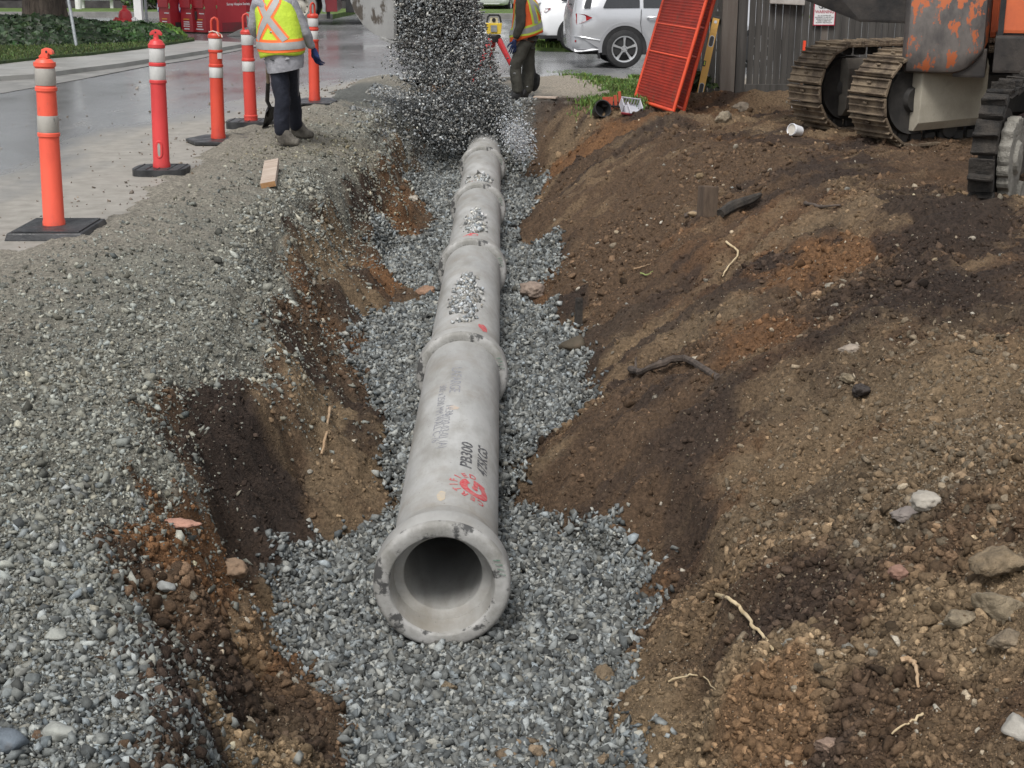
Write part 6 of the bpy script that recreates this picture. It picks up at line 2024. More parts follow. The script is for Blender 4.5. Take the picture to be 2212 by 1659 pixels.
# spirit level
l0, l1 = PY(1504, 240, 17.05), PY(1548, 36, 17.45)
lv = empty('spirit_level', l0, label='long yellow spirit level leaning between the orange panels and the fence post', cat='spirit level')
d = l1 - l0; Ln = d.length; d.normalize()
xa = Vector((1, 0, 0)); xa = (xa - d * xa.dot(d)).normalized(); na = d.cross(xa)
Rm = Matrix((xa, -na, d)).transposed()
m_lev = M('level_yellow', (.70, .40, .07), (.62, .35, .06), scale=5, rough=.45)
q = lambda u, v, o=0: tuple(xa * u + d * v - na * o)
mb = MB(); mb.box(q(0, Ln / 2), (.082, .026, Ln - .03), Rm); mb.build('beam', m_lev, lv, bevel=.004)
for v_ in (.012, Ln - .012):
    mb = MB(); mb.box(q(0, v_), (.086, .03, .026), Rm); mb.build('end_cap', m_blk, lv, bevel=.004)
def oval(u, v, ru, rv, off, n=20):
    return [q(u + ru * math.cos(t), v + (rv - ru) * (1 if math.sin(t) > 0 else -1) + ru * math.sin(t), off) for t in [2 * math.pi * k / n for k in range(n)]]
sgn = 1 if (q(0, 0, 1)[1] < 0) else -1
for f in (.235, .735):
    mb = MB(); mb.add(oval(0, Ln * f, .030, .072, sgn * .0142), [tuple(range(20))]); o = mb.build('grip_rim', m_galv, lv)
    mb = MB(); mb.add(oval(0, Ln * f, .024, .064, sgn * .0152), [tuple(range(20))]); mb.build('grip_hole', m_blk, lv)
for f, r_ in ((.07, .016), (.94, .018)):
    mb = MB(); mb.add(oval(0, Ln * f, r_, r_ * 1.05, sgn * .0146), [tuple(range(20))]); mb.build('vial_window', m_galv, lv)
mb = MB(); mb.box(q(-.026, Ln * .495, sgn * .008), (.032, .02, .07), Rm); vb = mb.build('vial_frame', m_blk, lv, bevel=.003)
mb = MB(); mb.box(q(-.026, Ln * .495, sgn * .02), (.012, .006, .045), Rm); mb.build('vial', m_tapey, vb)

# ------------------------------------------------------------------ cars
def car_paint(name, c, metal=0.0):
    return M(name, c, tuple(min(1, v * 1.06) for v in c), scale=1.5, rough=.22, metal=metal, coat=.6)


m_silver = car_paint('silver_car_paint', (.50, .51, .53), .35)
m_silver2 = M('grey_bumper_cladding', (.34, .345, .36), (.38, .385, .40), scale=2, rough=.35, metal=.2)
m_wcar = car_paint('white_car_paint', (.78, .79, .80))
m_tail = M('red_tail_lamp', (.38, .012, .018), (.30, .01, .015), scale=9, rough=.12, coat=.7)
m_tailc = M('clear_lamp', (.62, .55, .54), rough=.1, coat=.6)
m_alloy = M('alloy_rim', (.56, .57, .58), (.64, .65, .66), scale=4, rough=.28, metal=.6)
m_trim = M('bright_trim', (.70, .71, .72), rough=.2, metal=.7)
m_win = M('tinted_window', (.012, .014, .017), (.02, .022, .025), scale=1, rough=.04, coat=.4)


def car_body(stations, mat, parent, n_side=9):
    """stations: (x, z_sill, z_belt, z_top, half width low, belt, roof); car length along x, rear at x=0"""
    rings = []
    for x, zs, zb_, zt, wl, wb, wr in stations:
        half = [(0, zs), (wl * .80, zs), (wl * .96, zs + .04), (wl, zs + .14), (wl * 1.012, zs + (zb_ - zs) * .55), (wb, zb_), (wb - (wb - wr) * .12, zb_ + (zt - zb_) * .10), (wr + (wb - wr) * .22, zb_ + (zt - zb_) * .74), (wr * .94, zt - .035), (wr * .7, zt), (0, zt + .012)]
        ring = [(x, -a, z) for a, z in half] + [(x, a, z) for a, z in half[-2:0:-1]]
        rings.append(ring)
    mb = MB(); mb.loft(rings)
    o = mb.build('body', mat, parent, smooth=True, angle=50)
    return o


def alloy(parent, c, r, w_, side, spokes=5):
    wh = empty('wheel', c); wh.parent = parent
    h = w_ / 2
    mb = MB(); mb.lathe([(r * .66, -h), (r * .80, -h * 1.02), (r * .95, -h * .92), (r, -h * .6), (r, h * .6), (r * .95, h * .92), (r * .8, h), (r * .66, h)], 44, 'y'); mb.build('tyre', m_tyre_b, wh, smooth=True, angle=50)
    mb = MB(); mb.lathe([(.001, side * h * .1), (r * .6, side * h * .1), (r * .64, side * h * .7)], 44, 'y'); mb.build('brake_shadow', m_blk, wh, smooth=True)
    mb = MB()
    mb.lathe([(r * .67, side * h * .98), (r * .69, side * h * 1.02), (r * .63, side * h * .98), (r * .60, side * h * .6)], 44, 'y')
    for k in range(spokes):
        a = 2 * math.pi * k / spokes + .31
        ca, sa = math.cos(a), math.sin(a)
        def pt(rad_, t, y): return (ca * rad_ - sa * t, y, sa * rad_ + ca * t)
        vs = []
        for rad_, t, y in ((.10, .085, .80), (.22, .055, .86), (.40, .062, .84), (.56, .085, .90), (.655, .115, .96)):
            vs += [pt(r * rad_, -r * t, side * h * (y - .22)), pt(r * rad_, -r * t * .7, side * h * y), pt(r * rad_, r * t * .7, side * h * y), pt(r * rad_, r * t, side * h * (y - .22))]
        mb.add(vs, [(i * 4 + q, i * 4 + q + 1, i * 4 + q + 5, i * 4 + q + 4) for i in range(4) for q in range(3)])
    mb.lathe([(r * .17, side * h * .7), (r * .16, side * h * .9), (.001, side * h * .93)], 24, 'y')
    mb.build('rim', m_alloy, wh, smooth=True, angle=40)
    mb = MB()
    for k in range(5):
        a = 2 * math.pi * k / 5
        mb.lathe([(r * .022, 0), (.001, side * .012)], 8, 'y', (math.cos(a) * r * .11, side * h * .93, math.sin(a) * r * .11))
    mb.build('lug_nut', m_blk, wh)
    return wh


def arch_strip(mb, cx, cz, r0, r1, y0, y1, a0=-8, a1=188, n=22):
    for i in range(n):
        a, b = R(a0 + (a1 - a0) * i / n), R(a0 + (a1 - a0) * (i + 1) / n)
        mb.prism([(cx + math.cos(t) * r_, cz + math.sin(t) * r_) for t, r_ in ((a, r0), (b, r0), (b, r1), (a, r1))], y0, y1, 'y')


def patch(mb, pts):
    mb.add(pts, [tuple(range(len(pts)))])


# silver suv: seen from its rear right corner
wc = P(1347, 147); SA = R(4)
suv = empty('parked_car', wc, SA, 'silver sport utility car parked on the wet driveway, five spoke rear wheel nearest', 'car')
sx0 = -.95                       # rear bumper in front of the wheel centre
HW = .80
st = [(-.97, .34, .78, .80, .55, .52, .45), (-.93, .28, .86, .95, .70, .68, .55), (-.86, .26, .90, 1.16, .76, .755, .60), (-.72, .26, .92, 1.36, .79, .78, .60), (-.40, .26, .93, 1.46, .80, .79, .60), (.2, .25, .93, 1.49, .80, .80, .61), (1.0, .25, .92, 1.48, .80, .80, .61),
      (1.7, .25, .90, 1.40, .80, .79, .60), (2.25, .25, .88, 1.02, .80, .78, .62), (2.9, .26, .80, .86, .77, .74, .62), (3.2, .32, .68, .72, .66, .62, .55)]
st = [(a, b - .0, c, d, e * 1, f, g) for a, b, c, d, e, f, g in st]
HY = -.80
carb = empty('bodywork', (0, .80 - .02, 0)); carb.parent = suv
car_body(st, m_silver, carb)
Y = HY
rw_ = .305
for cx_, sd in ((0, -1), (2.25, -1)): alloy(suv, (cx_, .045, rw_), rw_, .21, -1)
for cx_ in (0, 2.25): alloy(suv, (cx_, 1.46, rw_), rw_, .21, 1)
for cx_ in (0, 2.25):
    mb = MB(); vs = [(cx_ + math.cos(t) * .375, HY - .012, rw_ + math.sin(t) * .375) for t in [R(-14 + 208 * k / 24) for k in range(25)]]
    patch(mb, vs); mb.build('wheel_well', m_blk, carb)
    mb = MB(); arch_strip(mb, cx_, rw_, .37, .425, HY - .022, HY + .02); mb.build('arch_moulding', m_silver2, carb, smooth=True, angle=50)
mb = MB(); vs = [(-.955, HY + .26, .28), (-.955, HY + .26, .50), (-.90, HY + .06, .50), (-.80, HY - .008, .50), (-.42, HY - .016, .44), (-.39, HY - .016, .30), (-.78, HY - .006, .26), (-.90, HY + .08, .26)]
patch(mb, vs); mb.build('lower_bumper', m_silver2, carb)
mb = MB(); mb.tube([(-.965, HY + .25, .50), (-.90, HY + .05, .505), (-.78, HY - .014, .50), (-.40, HY - .022, .445)], .010, 6); mb.build('chrome_strip', m_trim, carb, smooth=True)
mb = MB(); mb.tube([(.42, HY - .02, .44), (1.85, HY - .02, .42)], .010, 6); mb.build('chrome_strip', m_trim, carb, smooth=True)
mb = MB(); patch(mb, [(-.925, HY + .115, .415), (-.88, HY + .035, .415), (-.88, HY + .035, .445), (-.925, HY + .115, .45)]); mb.build('reflector', m_tail, carb)
mb = MB(); vs = [(-.935, HY + .17, .70), (-.935, HY + .17, .845), (-.88, HY + .05, .865), (-.70, HY - .005, .85), (-.55, HY - .014, .80), (-.72, HY - .010, .735), (-.87, HY + .04, .69)]
patch(mb, vs); tl = mb.build('tail_lamp', m_tail, carb)
mb = MB(); patch(mb, [(-.938, HY + .165, .715), (-.938, HY + .165, .77), (-.89, HY + .045, .775), (-.885, HY + .045, .71)]); mb.build('clear_section', m_tailc, tl)
wl = lambda z: HY + (z - .93) * .34 + .012
mb = MB(); patch(mb, [(-.74, wl(.96) - .025, .955), (-.60, wl(.96) - .028, .96), (-.50, wl(1.3) - .02, 1.32), (-.60, wl(1.3) - .015, 1.30)]); mb.build('quarter_window', m_win, carb)
for x0, x1, x2, x3 in ((-.36, .24, .24, -.16), (.30, 1.12, 1.10, .30), (1.18, 1.95, 1.55, 1.18)):
    mb = MB(); patch(mb, [(x0, wl(.96) - .03, .955), (x1, wl(.96) - .03, .955), (x2, wl(1.36) - .02, 1.37), (x3, wl(1.36) - .02, 1.37)]); mb.build('side_window', m_win, carb)
mb = MB(); patch(mb, [(-.895, -.45, .98), (-.895, .45, .98), (-.74, .42, 1.33), (-.74, -.42, 1.33)]); mb.build('rear_window', m_win, carb)
mb = MB(); mb.box((-.86, -.30, .985), (.14, .22, .02), (0, .2, .3)); mb.build('rear_wiper', m_blk, carb, bevel=.006)
mb = MB(); mb.tube([(.265, HY - .017, .93), (.255, HY - .022, .70), (.30, HY - .020, .46)], .005, 5); mb.tube([(1.15, HY - .017, .93), (1.15, HY - .022, .4)], .005, 5); mb.build('door_gap', m_blk, carb)
mb = MB(); mb.tube([(.36, HY - .015, .80), (.40, HY - .045, .808), (.60, HY - .045, .808), (.64, HY - .015, .80)], .015, 8); mb.build('door_handle', m_trim, carb, smooth=True)
mb = MB(); mb.box((-.405, HY + .08, .28), (.02, .19, .26)); mb.build('mudflap', m_blk, carb, bevel=.006)
mb = MB(); mb.box((-.5, .2, .24), (.5, .9, .10)); mb.build('exhaust_underside', m_blk, carb)

def shorten(root, x0, k):
    for o in root.children_recursive:
        if o.type == 'MESH':
            for v in o.data.vertices:
                if v.co.x < x0: v.co.x = x0 + (v.co.x - x0) * k


shorten(carb, -.45, .78)
# white hatchback behind it, rear corner towards us
wh0 = P(1243, 112); WA = R(11)
hat = empty('parked_car', wh0, WA, 'white hatchback with a rear spoiler and black bumper vents behind the silver car', 'car')
hb_ = empty('bodywork', (0, .80, 0)); hb_.parent = hat
st = [(-.88, .36, .66, .72, .60, .58, .50), (-.85, .30, .80, .86, .74, .72, .60), (-.78, .27, .86, .98, .79, .77, .62), (-.60, .25, .88, 1.08, .81, .79, .60), (-.2, .25, .88, 1.20, .82, .80, .58), (.5, .24, .87, 1.28, .82, .80, .57), (1.2, .24, .86, 1.26, .82, .80, .57), (2.0, .24, .84, .98, .82, .79, .62), (2.8, .26, .72, .76, .78, .74, .62), (3.05, .3, .6, .64, .7, .64, .55)]
car_body(st, m_wcar, hb_)
for cx_ in (0, 2.25):
    alloy(hat, (cx_, .045, .31), .31, .21, -1, 7); alloy(hat, (cx_, 1.5, .31), .31, .21, 1, 7)
    mb = MB(); patch(mb, [(cx_ + math.cos(t) * .375, -.80 - .03, .31 + math.sin(t) * .375) for t in [R(-14 + 208 * k / 24) for k in range(25)]]); mb.build('wheel_well', m_blk, hb_)
mb = MB(); mb.prism([(-.875, .70), (-.70, .74), (-.66, .80), (-.92, .84)], -.3, .0, 'y')
mb = MB(); mb.add([(-.90, -.55, .35), (-.86, -.79, .36), (-.80, -.81, .40), (-.835, -.80, .56), (-.89, -.66, .58), (-.90, -.56, .50)], [tuple(range(6))]); mb.build('bumper_vent', m_blk, hb_)
mb = MB(); mb.add([(-.90, .55, .35), (-.86, .79, .36), (-.835, .80, .56), (-.89, .66, .58), (-.90, .56, .50)], [tuple(range(5))]); mb.build('bumper_vent', m_blk, hb_)
mb = MB(); mb.box((-.80, -.1, .285), (.22, 1.46, .07)); mb.box((-.60, -.79, .285), (.5, .06, .06)); mb.build('diffuser', m_blk, hb_, bevel=.01)
mb = MB(); mb.add([(-.885, -.50, .72), (-.83, -.755, .68), (-.70, -.81, .75), (-.54, -.82, .825), (-.72, -.80, .815), (-.85, -.72, .79), (-.895, -.52, .77)], [tuple(range(7))]); tl = mb.build('tail_lamp', m_tail, hb_)
mb = MB(); mb.add([(-.855, -.73, .70), (-.72, -.818, .765), (-.70, -.822, .79), (-.86, -.73, .745)], [(0, 1, 2, 3)]); mb.build('clear_section', m_tailc, tl)
mb = MB(); mb.add([(-.885, .50, .72), (-.83, .755, .68), (-.70, .81, .75), (-.54, .82, .825), (-.85, .72, .79)], [tuple(range(5))]); mb.build('tail_lamp', m_tail, hb_)
mb = MB(); mb.loft([[(-.92, y, .93), (-.70, y, .96), (-.70, y, .935), (-.91, y, .90)] for y in (-.66, -.6, 0, .6, .66)]); mb.box((-.74, -.62, .90), (.18, .03, .09)); mb.box((-.74, .62, .90), (.18, .03, .09)); mb.build('spoiler', m_wcar, hb_, bevel=.008)
mb = MB(); patch(mb, [(-.3, -.80, .95), (.3, -.79, .95), (.3, -.66, 1.17), (-.05, -.66, 1.17)]); mb.build('side_window', m_win, hb_)
shorten(hb_, -.40, .62)
# distant small car
dc = P(1052, 40)
sc_ = empty('parked_car', (dc.x, 50, 0), R(80), 'small pale car far off beside the white house', 'car')
car_body([(-.9, .3, .7, .76, .6, .58, .5), (-.75, .25, .8, 1.0, .75, .74, .6), (-.3, .25, .85, 1.32, .78, .76, .58), (.8, .25, .85, 1.36, .78, .76, .58), (1.6, .25, .82, .98, .78, .74, .6), (2.5, .3, .7, .74, .7, .66, .56)], m_wcar, sc_)
for cx_ in (-.2, 1.9): wheel(sc_, (cx_, -.7, .29), .29, .18, m_tyre_b, m_alloy, holes=0)
mb = MB(); mb.box((-.80, -.55, .82), (.1, .1, .2)); mb.build('tail_lamp', m_tail, sc_)
mb = MB(); patch(mb, [(-.77, -.5, .88), (-.77, .5, .88), (-.40, .45, 1.25), (-.40, -.45, 1.25)]); mb.build('rear_window', m_win, sc_)

# ------------------------------------------------------------------ small things about the site
m_lumber = M('cut_lumber', (.36, .28, .22), (.48, .40, .33), scale=5, rough=.75, bump=.3, bscale=30, stretch=(.5, 4, 4))
m_lumberd = M('sawn_end', (.30, .16, .07), (.42, .24, .11), scale=20, rough=.8)


def block(name, px, py, size, rot, mats, label, cat, lift=0.0, group=None):
    p = on_ground(px, py)
    root = empty(name, (p.x, p.y, p.z + lift), label=label, cat=cat, group=group)
    mb = MB(); mb.box((0, 0, 0), size, rot); o = mb.build('board', mats, root, bevel=.004)
    return root


p = on_ground(584, 383)
root = empty('wood_offcut', (p.x, p.y, p.z + .035), label='short pale offcut of lumber lying on the gravel below the worker', cat='wood')
RO = (R(3), R(-10), R(7))
mb = MB(); mb.box((0, 0, 0), (.12, .95, .045), RO); o = mb.build('block', m_lumber, root, bevel=.004)
mb = MB(); mb.box(tuple(Euler(RO).to_matrix() @ Vector((0, -.4775, 0))), (.115, .003, .041), RO); mb.build('sawn_end', m_lumberd, root)
block('wood_offcut', 1178, 213, (.30, .07, .02), (R(3), 0, R(-22)), m_lumber, 'thin pale board lying on the dirt right of the far worker', 'wood', .012)
# tipped white paint pail
p = on_ground(1718, 294)
pail = empty('pail', (p.x, p.y, p.z + .075), label='white plastic pail tipped on its side near the excavator tracks', cat='pail', rot=(R(78), R(-12), R(-52)))
pail.scale = (.66, .66, .66)
pail.location.z -= .02
m_pail = M('white_plastic', (.74, .75, .77), (.80, .81, .83), scale=4, rough=.4, c3=(.35, .30, .25), scale3=9, lo3=.66, hi3=.8)
mb = MB(); mb.lathe([(.001, -.10), (.070, -.10), (.075, -.095), (.088, .07), (.093, .07), (.093, .082), (.088, .082), (.088, .10), (.082, .10), (.072, -.09), (.001, -.09)], 32); mb.build('tub', m_pail, pail, smooth=True, angle=35)
mb = MB(); mb.lathe([(.001, .085), (.08, .085)], 24); mb.build('dried_contents', M('pail_contents', (.50, .46, .40), (.6, .56, .5), scale=14, rough=.9, bump=.6), pail)
mb = MB(); mb.lathe([(.0765, -.06), (.0855, .05)], 28); lb = mb.build('label_band', M('pail_print', (.74, .75, .77), (.34, .36, .44), scale=22, rough=.5, lo=.52, hi=.56), pail, smooth=True)
# white pipe cap beside the stake
p = on_ground(1719, 234)
cp = empty('pipe_stub', p, label='white capped plastic pipe stub standing by the survey stake', cat='pipe stub')
mb = MB(); mb.lathe([(.052, -.1), (.052, .10), (.060, .10), (.060, .17), (.05, .185), (.03, .195), (.001, .197)], 24); mb.build('cap', m_pail, cp, smooth=True, angle=40)
mb = MB(); mb.box((0, -.061, .13), (.035, .004, .05)); mb.build('tag', m_galv, cp)
# survey stake
p = on_ground(1727, 236)
stk = empty('survey_stake', p, label='tall wooden survey stake with a fluorescent red top before the fence', cat='stake')
t0 = PY(1738, 88, p.y) - p
m_stake = M('stake_wood', (.16, .10, .06), (.24, .15, .09), scale=9, rough=.85)
mb = MB(); mb.tube([(0, 0, -.1), tuple(t0 * .66)], .019, 4); mb.build('shaft', m_stake, stk)
mb = MB(); mb.tube([tuple(t0 * .655), tuple(t0)], .021, 4); mb.build('painted_top', M('fluorescent_red', (.95, .09, .035), rough=.6), stk)
# orange pegs at the grass edge
for k, (px, py, w_, h_, lb) in enumerate(((1308, 238, .085, .15, 'widest orange painted stake at the edge of the grass'), (1318, 238, .05, .15, 'orange stake just right of the widest one at the grass edge'), (1330, 234, .035, .15, 'thin orange stake third from the left at the grass edge'), (1339, 226, .035, .15, 'thin orange stake at the right end of the grass edge row'))):
    p = on_ground(px, py)
    sk = empty('orange_stake', p, label=lb, cat='stake', group='orange stakes at the grass edge')
    mb = MB(); mb.box((0, 0, h_ / 2 - .03), (w_, .022, h_ + .06), (0, R(3 if k < 2 else -6), .2)); mb.build('peg', M('orange_stake_paint', (.42, .075, .04), (.52, .10, .05), scale=9, rough=.7), sk, bevel=.003)
# black tub and grey slotted crate
p = on_ground(1306, 240)
tubp = empty('plastic_tub', (p.x - .05, p.y - .1, p.z + .02), label='broken black plastic tub lying half buried by the orange stakes', cat='tub', rot=(R(68), 0, R(20)))
tubp.scale = (.75, .75, .75)
mb = MB(); mb.lathe([(.001, -.12), (.10, -.12), (.13, .08), (.14, .08), (.14, .095), (.122, .095), (.095, -.11), (.001, -.11)], 24); mb.build('tub', m_blk, tubp, smooth=True, angle=35)
p = on_ground(1362, 243)
cr = empty('crate', (p.x, p.y, p.z + .045), R(12), label='grey slotted plastic crate tilted beside the orange fence panel', cat='crate')
cr.scale = (.66, .66, .66)
m_crate = M('grey_crate', (.40, .41, .45), (.48, .49, .53), scale=5, rough=.5)
rt_ = (R(28), R(8), 0)
Re = Euler(rt_).to_matrix()
def cb_(c, s, m=None): return (tuple(Re @ Vector(c)), s, rt_)
mb = MB()
for x in (-.17, .17): mb.box(*cb_((x, 0, .05), (.02, .26, .12)))
mb.box(*cb_((0, .13, .115), (.36, .02, .022))); mb.box(*cb_((0, .13, -.02), (.36, .02, .022)))
for k in range(6): mb.box(*cb_((-.13 + k * .052, .13, .045), (.018, .018, .12)))
mb.box(*cb_((0, 0, -.03), (.36, .28, .015))); mb.box(*cb_((-.06, -.1, .06), (.03, .34, .02))); mb.build('basket', m_crate, cr, bevel=.004)
mb = MB(); mb.box(*cb_((0, -.15, -.035), (.38, .03, .035))); mb.build('red_edge', M('maroon_plastic', (.22, .03, .04), (.3, .05, .06), scale=8, rough=.5), cr, bevel=.006)
p = on_ground(1322, 246)
sl_ = empty('drain_grate', (p.x + .03, p.y, p.z + .05), R(10), label='black slotted drain grate between the tub and the grey crate', cat='grate')
mb = MB(); mb.box((0, .0, .03), (.30, .02, .02), (.3, .1, 0)); mb.box((0, .14, .07), (.30, .02, .02), (.3, .1, 0))
for k in range(7): mb.box((-.13 + k * .043, .07, .05), (.014, .15, .02), (.3, .1, 0))
mb.build('bars', m_blk, sl_, bevel=.003)


# ------------------------------------------------------------------ roots, timber, clods and boulders
def pathground(pix_pts, lift):
    out = []
    for i, (a, b) in enumerate(pix_pts):
        p = on_ground(a, b); p.z += lift if not isinstance(lift, (list, tuple)) else lift[i]
        out.append(p)
    return out


def smoothpath(pts, m=5, jit=.0):
    out = []
    n = len(pts)
    for i in range(n - 1):
        p0, p1, p2, p3 = pts[max(i - 1, 0)], pts[i], pts[i + 1], pts[min(i + 2, n - 1)]
        for k in range(m):
            t = k / m
            q = .5 * ((2 * p1) + (p2 - p0) * t + (2 * p0 - 5 * p1 + 4 * p2 - p3) * t * t + (-p0 + 3 * p1 - 3 * p2 + p3) * t ** 3)
            out.append(q + Vector(rng.normal(0, jit, 3)))
    out.append(pts[-1])
    return out


def root_thing(pix_pts, r, lift, mat, label, name='tree_root', jit=.002, taper=.35, cat='root'):
    pts = smoothpath(pathground(pix_pts, lift), 5, jit)
    o = pts[0].copy()
    mb = MB(); n = len(pts)
    mb.tube([p - o for p in pts], [max(r * (1 - (1 - taper) * i / (n - 1)) * (1 + rng.normal(0, .10)), r * .2) for i in range(n)], 8)
    ob = mb.build(name, mat, None, smooth=True, loc=o)
    return tag(ob, label, cat)


m_root = M('dark_root_bark', (.045, .034, .027), (.11, .085, .068), scale=14, rough=.9, bump=.8, bscale=60)
m_rootp = M('pale_root', (.42, .32, .18), (.58, .47, .30), scale=14, rough=.8)
m_roott = M('tan_root', (.32, .21, .12), (.45, .32, .2), scale=12, rough=.8)
root_thing([(1362, 808), (1385, 815), (1420, 808), (1455, 798), (1490, 797), (1520, 805), (1552, 818)], .020, [.03, .03, .04, .05, .04, .02, .0], m_root, 'thick dark tree root poking out of the right bank', taper=.9)
root_thing([(1372, 812), (1374, 798)], .010, [.03, .07], m_root, 'short dark root stub at the left end of the thick root')
root_thing([(1545, 1298), (1575, 1310), (1600, 1330), (1625, 1362), (1650, 1388), (1668, 1415)], .0075, .02, m_rootp, 'long pale yellow root hanging down the near right bank', taper=.6)
root_thing([(1946, 1450), (1958, 1440), (1972, 1455), (1980, 1475), (1982, 1502)], .008, .025, m_roott, 'short orange tan root arching from the soil at lower right', taper=.5)
root_thing([(1568, 530), (1590, 545), (1592, 560), (1572, 585), (1560, 605)], .008, .02, m_rootp, 'thin pale crooked root on the upper right bank', taper=.5)
root_thing([(1445, 1480), (1490, 1470), (1520, 1482), (1545, 1500)], .0035, .015, m_rootp, 'hair thin whitish root near the lower crease of the right bank', taper=.5)
root_thing([(1990, 1565), (1960, 1580), (1925, 1605)], .0035, .02, m_rootp, 'straight dry straw on the bottom right soil', taper=.7, name='straw', cat='straw')
root_thing([(712, 885), (706, 940), (695, 990)], .007, .01, m_roott, 'thin tan root running down the left trench wall', taper=.8)
root_thing([(1385, 600), (1398, 604), (1410, 596)], .006, .03, M('green_stem', (.16, .22, .06), (.25, .3, .1), scale=9, rough=.7), 'green broken plant stem on the right bank', name='plant_stem', cat='stem')
root_thing([(1370, 588), (1390, 582), (1405, 578)], .006, .02, m_roott, 'small tan stick beside the green stem', name='stick', cat='stick')
root_thing([(1480, 470), (1500, 462), (1520, 466), (1545, 462)], .02, .01, m_root, 'flat dark stick above the buried timber', name='stick', cat='stick')
root_thing([(1740, 445), (1775, 452), (1815, 450)], .016, .02, m_root, 'dark stick lying on the soil below the excavator', name='stick', cat='stick')
m_tim = M('charred_timber', (.022, .019, .016), (.06, .05, .04), scale=7, rough=.9, bump=1, bscale=25, bdist=.02)
a, b = on_ground(1556, 470), on_ground(1640, 436)
a.z += .015; b.z += .05
tm = empty('buried_timber', a, label='dark rotten timber sticking out of the right bank', cat='timber')
mb = MB(); d = b - a
mb.tube([(0, 0, 0), tuple(d * .3 + Vector((0, 0, .015))), tuple(d * .7), tuple(d)], [.034, .042, .040, .02], 9); o = mb.build('log', m_tim, tm, smooth=True, angle=30); crumple(o, .02, 14, 2)
p = on_ground(1529, 470)
sp_ = empty('stump_post', (p.x, p.y, p.z - .05), label='square wooden post stump standing in the right bank beside the dark timber', cat='post')
mb = MB(); mb.box((0, .05, .16), (.12, .12, .24), (R(-6), R(4), .3)); mb.build('stump', M('earthy_wood', (.07, .048, .033), (.12, .085, .058), scale=8, rough=.9, bump=.8, bscale=20, stretch=(2, 2, .4)), sp_, bevel=.012)
p = on_ground(1250, 705)
sp_ = empty('buried_stake', (p.x, p.y, p.z - .06), label='dark broken stake upright in the soil at the gravel edge', cat='stake')
mb = MB(); mb.box((0, .03, .12), (.05, .06, .26), (R(-8), R(4), .3), taper=.8); mb.build('stake', m_tim, sp_, bevel=.008)


def boulder(px, py, r, col, label, cat='boulder', squash=(1, .8, .7), seed=1, lift=.25, clod=False, rz=0.0, name=None):
    p = on_ground(px, py)
    pv, pf = clod_proto(5 if clod else 4, .55 if not clod else .9, seed, (1, 1, 1))
    n2_ = fbm(pv[:, 0] * 6 + seed, pv[:, 1] * 6, pv[:, 2] * 6, seed=seed + 5, octs=4) - .5
    if clod:
        pv, pf = crag(13, seed * 5, (1, 1, 1), 4, .035); n2_ = fbm(pv[:, 0] * 4 + seed, pv[:, 1] * 4, pv[:, 2] * 4, seed=seed + 5, octs=4) - .5
    if not clod and name not in ('cobble', None):
        pv, pf = crag(15, seed * 7, (1.25, 1.25, 1.25), 3, .012); n2_ = np.zeros(len(pv))
    pv = pv * (1 + n2_[:, None] * (.45 if clod else .06) + (0 if not clod else (fbm(pv[:, 0] * 22, pv[:, 1] * 22, pv[:, 2] * 22, seed=seed, octs=2) - .5)[:, None] * .16)) * np.array(squash) * r
    if clod: m_ = M('clod_earth', tuple(v * .7 for v in col), tuple(v * 1.25 for v in col), scale=16, rough=.95, bump=1.0, bscale=55, bdist=.02)
    else: m_ = M('boulder_stone', tuple(v * .75 for v in col), tuple(v * 1.15 for v in col), scale=9, rough=.8, bump=.5, bscale=50, c3=(.10, .07, .045), scale3=5, lo3=.58, hi3=.72)
    o = link_mesh(name or ('clod' if clod else 'boulder'), np_mesh('b', pv, pf), m_, smooth=(not clod and len(pf) > 400))
    o.location = (p.x, p.y, p.z + r * lift); o.rotation_euler = (0, 0, rz)
    return tag(o, label, cat)


boulder(1150, 640, .095, (.26, .20, .16), 'pinkish boulder at the right foot of the trench beside the gravel', seed=3, lift=.45)
boulder(922, 641, .075, (.28, .17, .11), 'rounded brown cobble at the left edge of the gravel bed', 'cobble', seed=4, lift=.5, name='cobble')
boulder(1240, 757, .105, (.075, .06, .04), 'dark earthy rock where the right bank meets the gravel', 'rock', seed=5, lift=.3, name='rock')
boulder(893, 436, .055, (.42, .38, .32), 'small pale cobble lodged in the left trench wall', 'cobble', seed=6, name='cobble')
boulder(385, 1148, .055, (.40, .22, .16), 'long pinkish pebble on the orange ledge of the left wall', 'cobble', squash=(1.4, .5, .35), seed=7, lift=.4, name='cobble')
boulder(1858, 860, .06, (.055, .045, .04), 'dark round clod above the near right slope', 'clod', seed=8, clod=True, lift=.5)
boulder(1832, 830, .045, (.26, .21, .14), 'tan clod resting against the dark round clod', 'clod', seed=9, clod=True, lift=.3)
boulder(1838, 760, .042, (.30, .25, .20), 'smooth tan cobble on the middle of the right bank', 'cobble', squash=(1.2, .8, .6), seed=10, name='cobble')
boulder(2000, 1100, .048, (.36, .33, .28), 'pale rounded cobble on the dark patch of the right bank', 'cobble', seed=11, lift=.5, name='cobble')
boulder(1962, 1128, .042, (.22, .19, .17), 'grey flat cobble below the pale rounded one', 'cobble', squash=(1.3, .9, .5), seed=12, lift=.4, name='cobble')
boulder(2135, 1325, .085, (.26, .21, .14), 'largest tan earth clod stacked at the right edge', 'clod', seed=13, clod=True, lift=.35)
boulder(2165, 1235, .085, (.23, .175, .11), 'upper slab of tan earth in the pile at the right edge', 'clod', squash=(1.1, .9, .6), seed=14, clod=True, lift=.4)
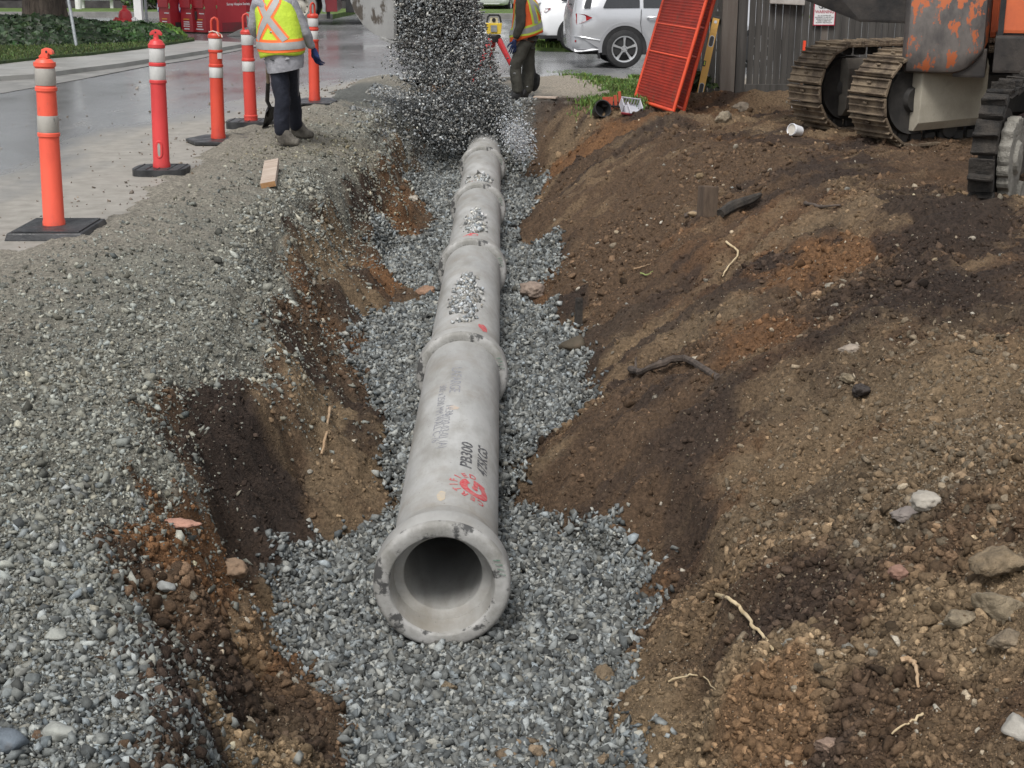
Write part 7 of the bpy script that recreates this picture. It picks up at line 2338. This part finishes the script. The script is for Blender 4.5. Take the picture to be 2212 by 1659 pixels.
boulder(2065, 1350, .058, (.27, .22, .15), 'left tan earth clod of the pile at the right edge', 'clod', seed=15, clod=True, lift=.3)
boulder(2175, 1405, .05, (.24, .19, .13), 'lowest tan earth clod of the pile at the right edge', 'clod', seed=16, clod=True, lift=.3)
boulder(2195, 1590, .05, (.36, .34, .30), 'pale chunk at the very right edge near the bottom corner', 'rock', seed=17, lift=.4, name='rock')
boulder(1785, 1625, .042, (.34, .24, .18), 'pinkish brown clod near the bottom right of the bank', 'clod', seed=18, clod=True, lift=.4)
boulder(1300, 1590 - 120, .06, (.20, .15, .095), 'brown clod at the right edge of the near gravel bed', 'clod', seed=19, clod=True)
boulder(965, 1495, .035, (.21, .165, .11), 'crumbly brown clod on the near gravel bed', 'clod', seed=20, clod=True, lift=.5)
boulder(1940, 1250, .032, (.26, .15, .11), 'reddish round pebble on the near right bank', 'cobble', seed=21, lift=.5, name='cobble')
boulder(500, 1240, .06, (.25, .17, .11), 'rounded brown cobble set in the lower left wall', 'cobble', seed=22, lift=.3, name='cobble')
boulder(1510, 385, .05, (.26, .19, .11), 'tan clod high on the right bank left of the timber', 'clod', seed=23, clod=True)
boulder(1500, 468, .05, (.34, .25, .15), 'flat tan rock left of the post stump', 'rock', squash=(1.4, .8, .5), seed=24, name='rock')
boulder(1560, 262, .13, (.30, .25, .18), 'large tan clod on the soil berm at the fence foot', 'clod', seed=25, clod=True, lift=.2)
boulder(1600, 240, .12, (.30, .25, .19), 'pale clod on top of the berm left of the fence post foot', 'clod', seed=26, clod=True, lift=.3)
boulder(360, 1288, .03, (.30, .31, .30), 'angular grey stone at the edge of the left gravel', 'rock', seed=27, lift=.5, name='rock')
boulder(20, 1620, .055, (.13, .155, .18), 'dark blue grey rock in the bottom left corner', 'rock', seed=28, lift=.4, name='rock')
boulder(130, 1600, .042, (.33, .34, .31), 'pale grey rock right of the dark one in the bottom left corner', 'rock', seed=29, lift=.4, name='rock')
boulder(120, 1380, .03, (.32, .33, .30), 'flat pale rock on the left gravel bank', 'rock', squash=(1.2, .8, .5), seed=30, lift=.4, name='rock')
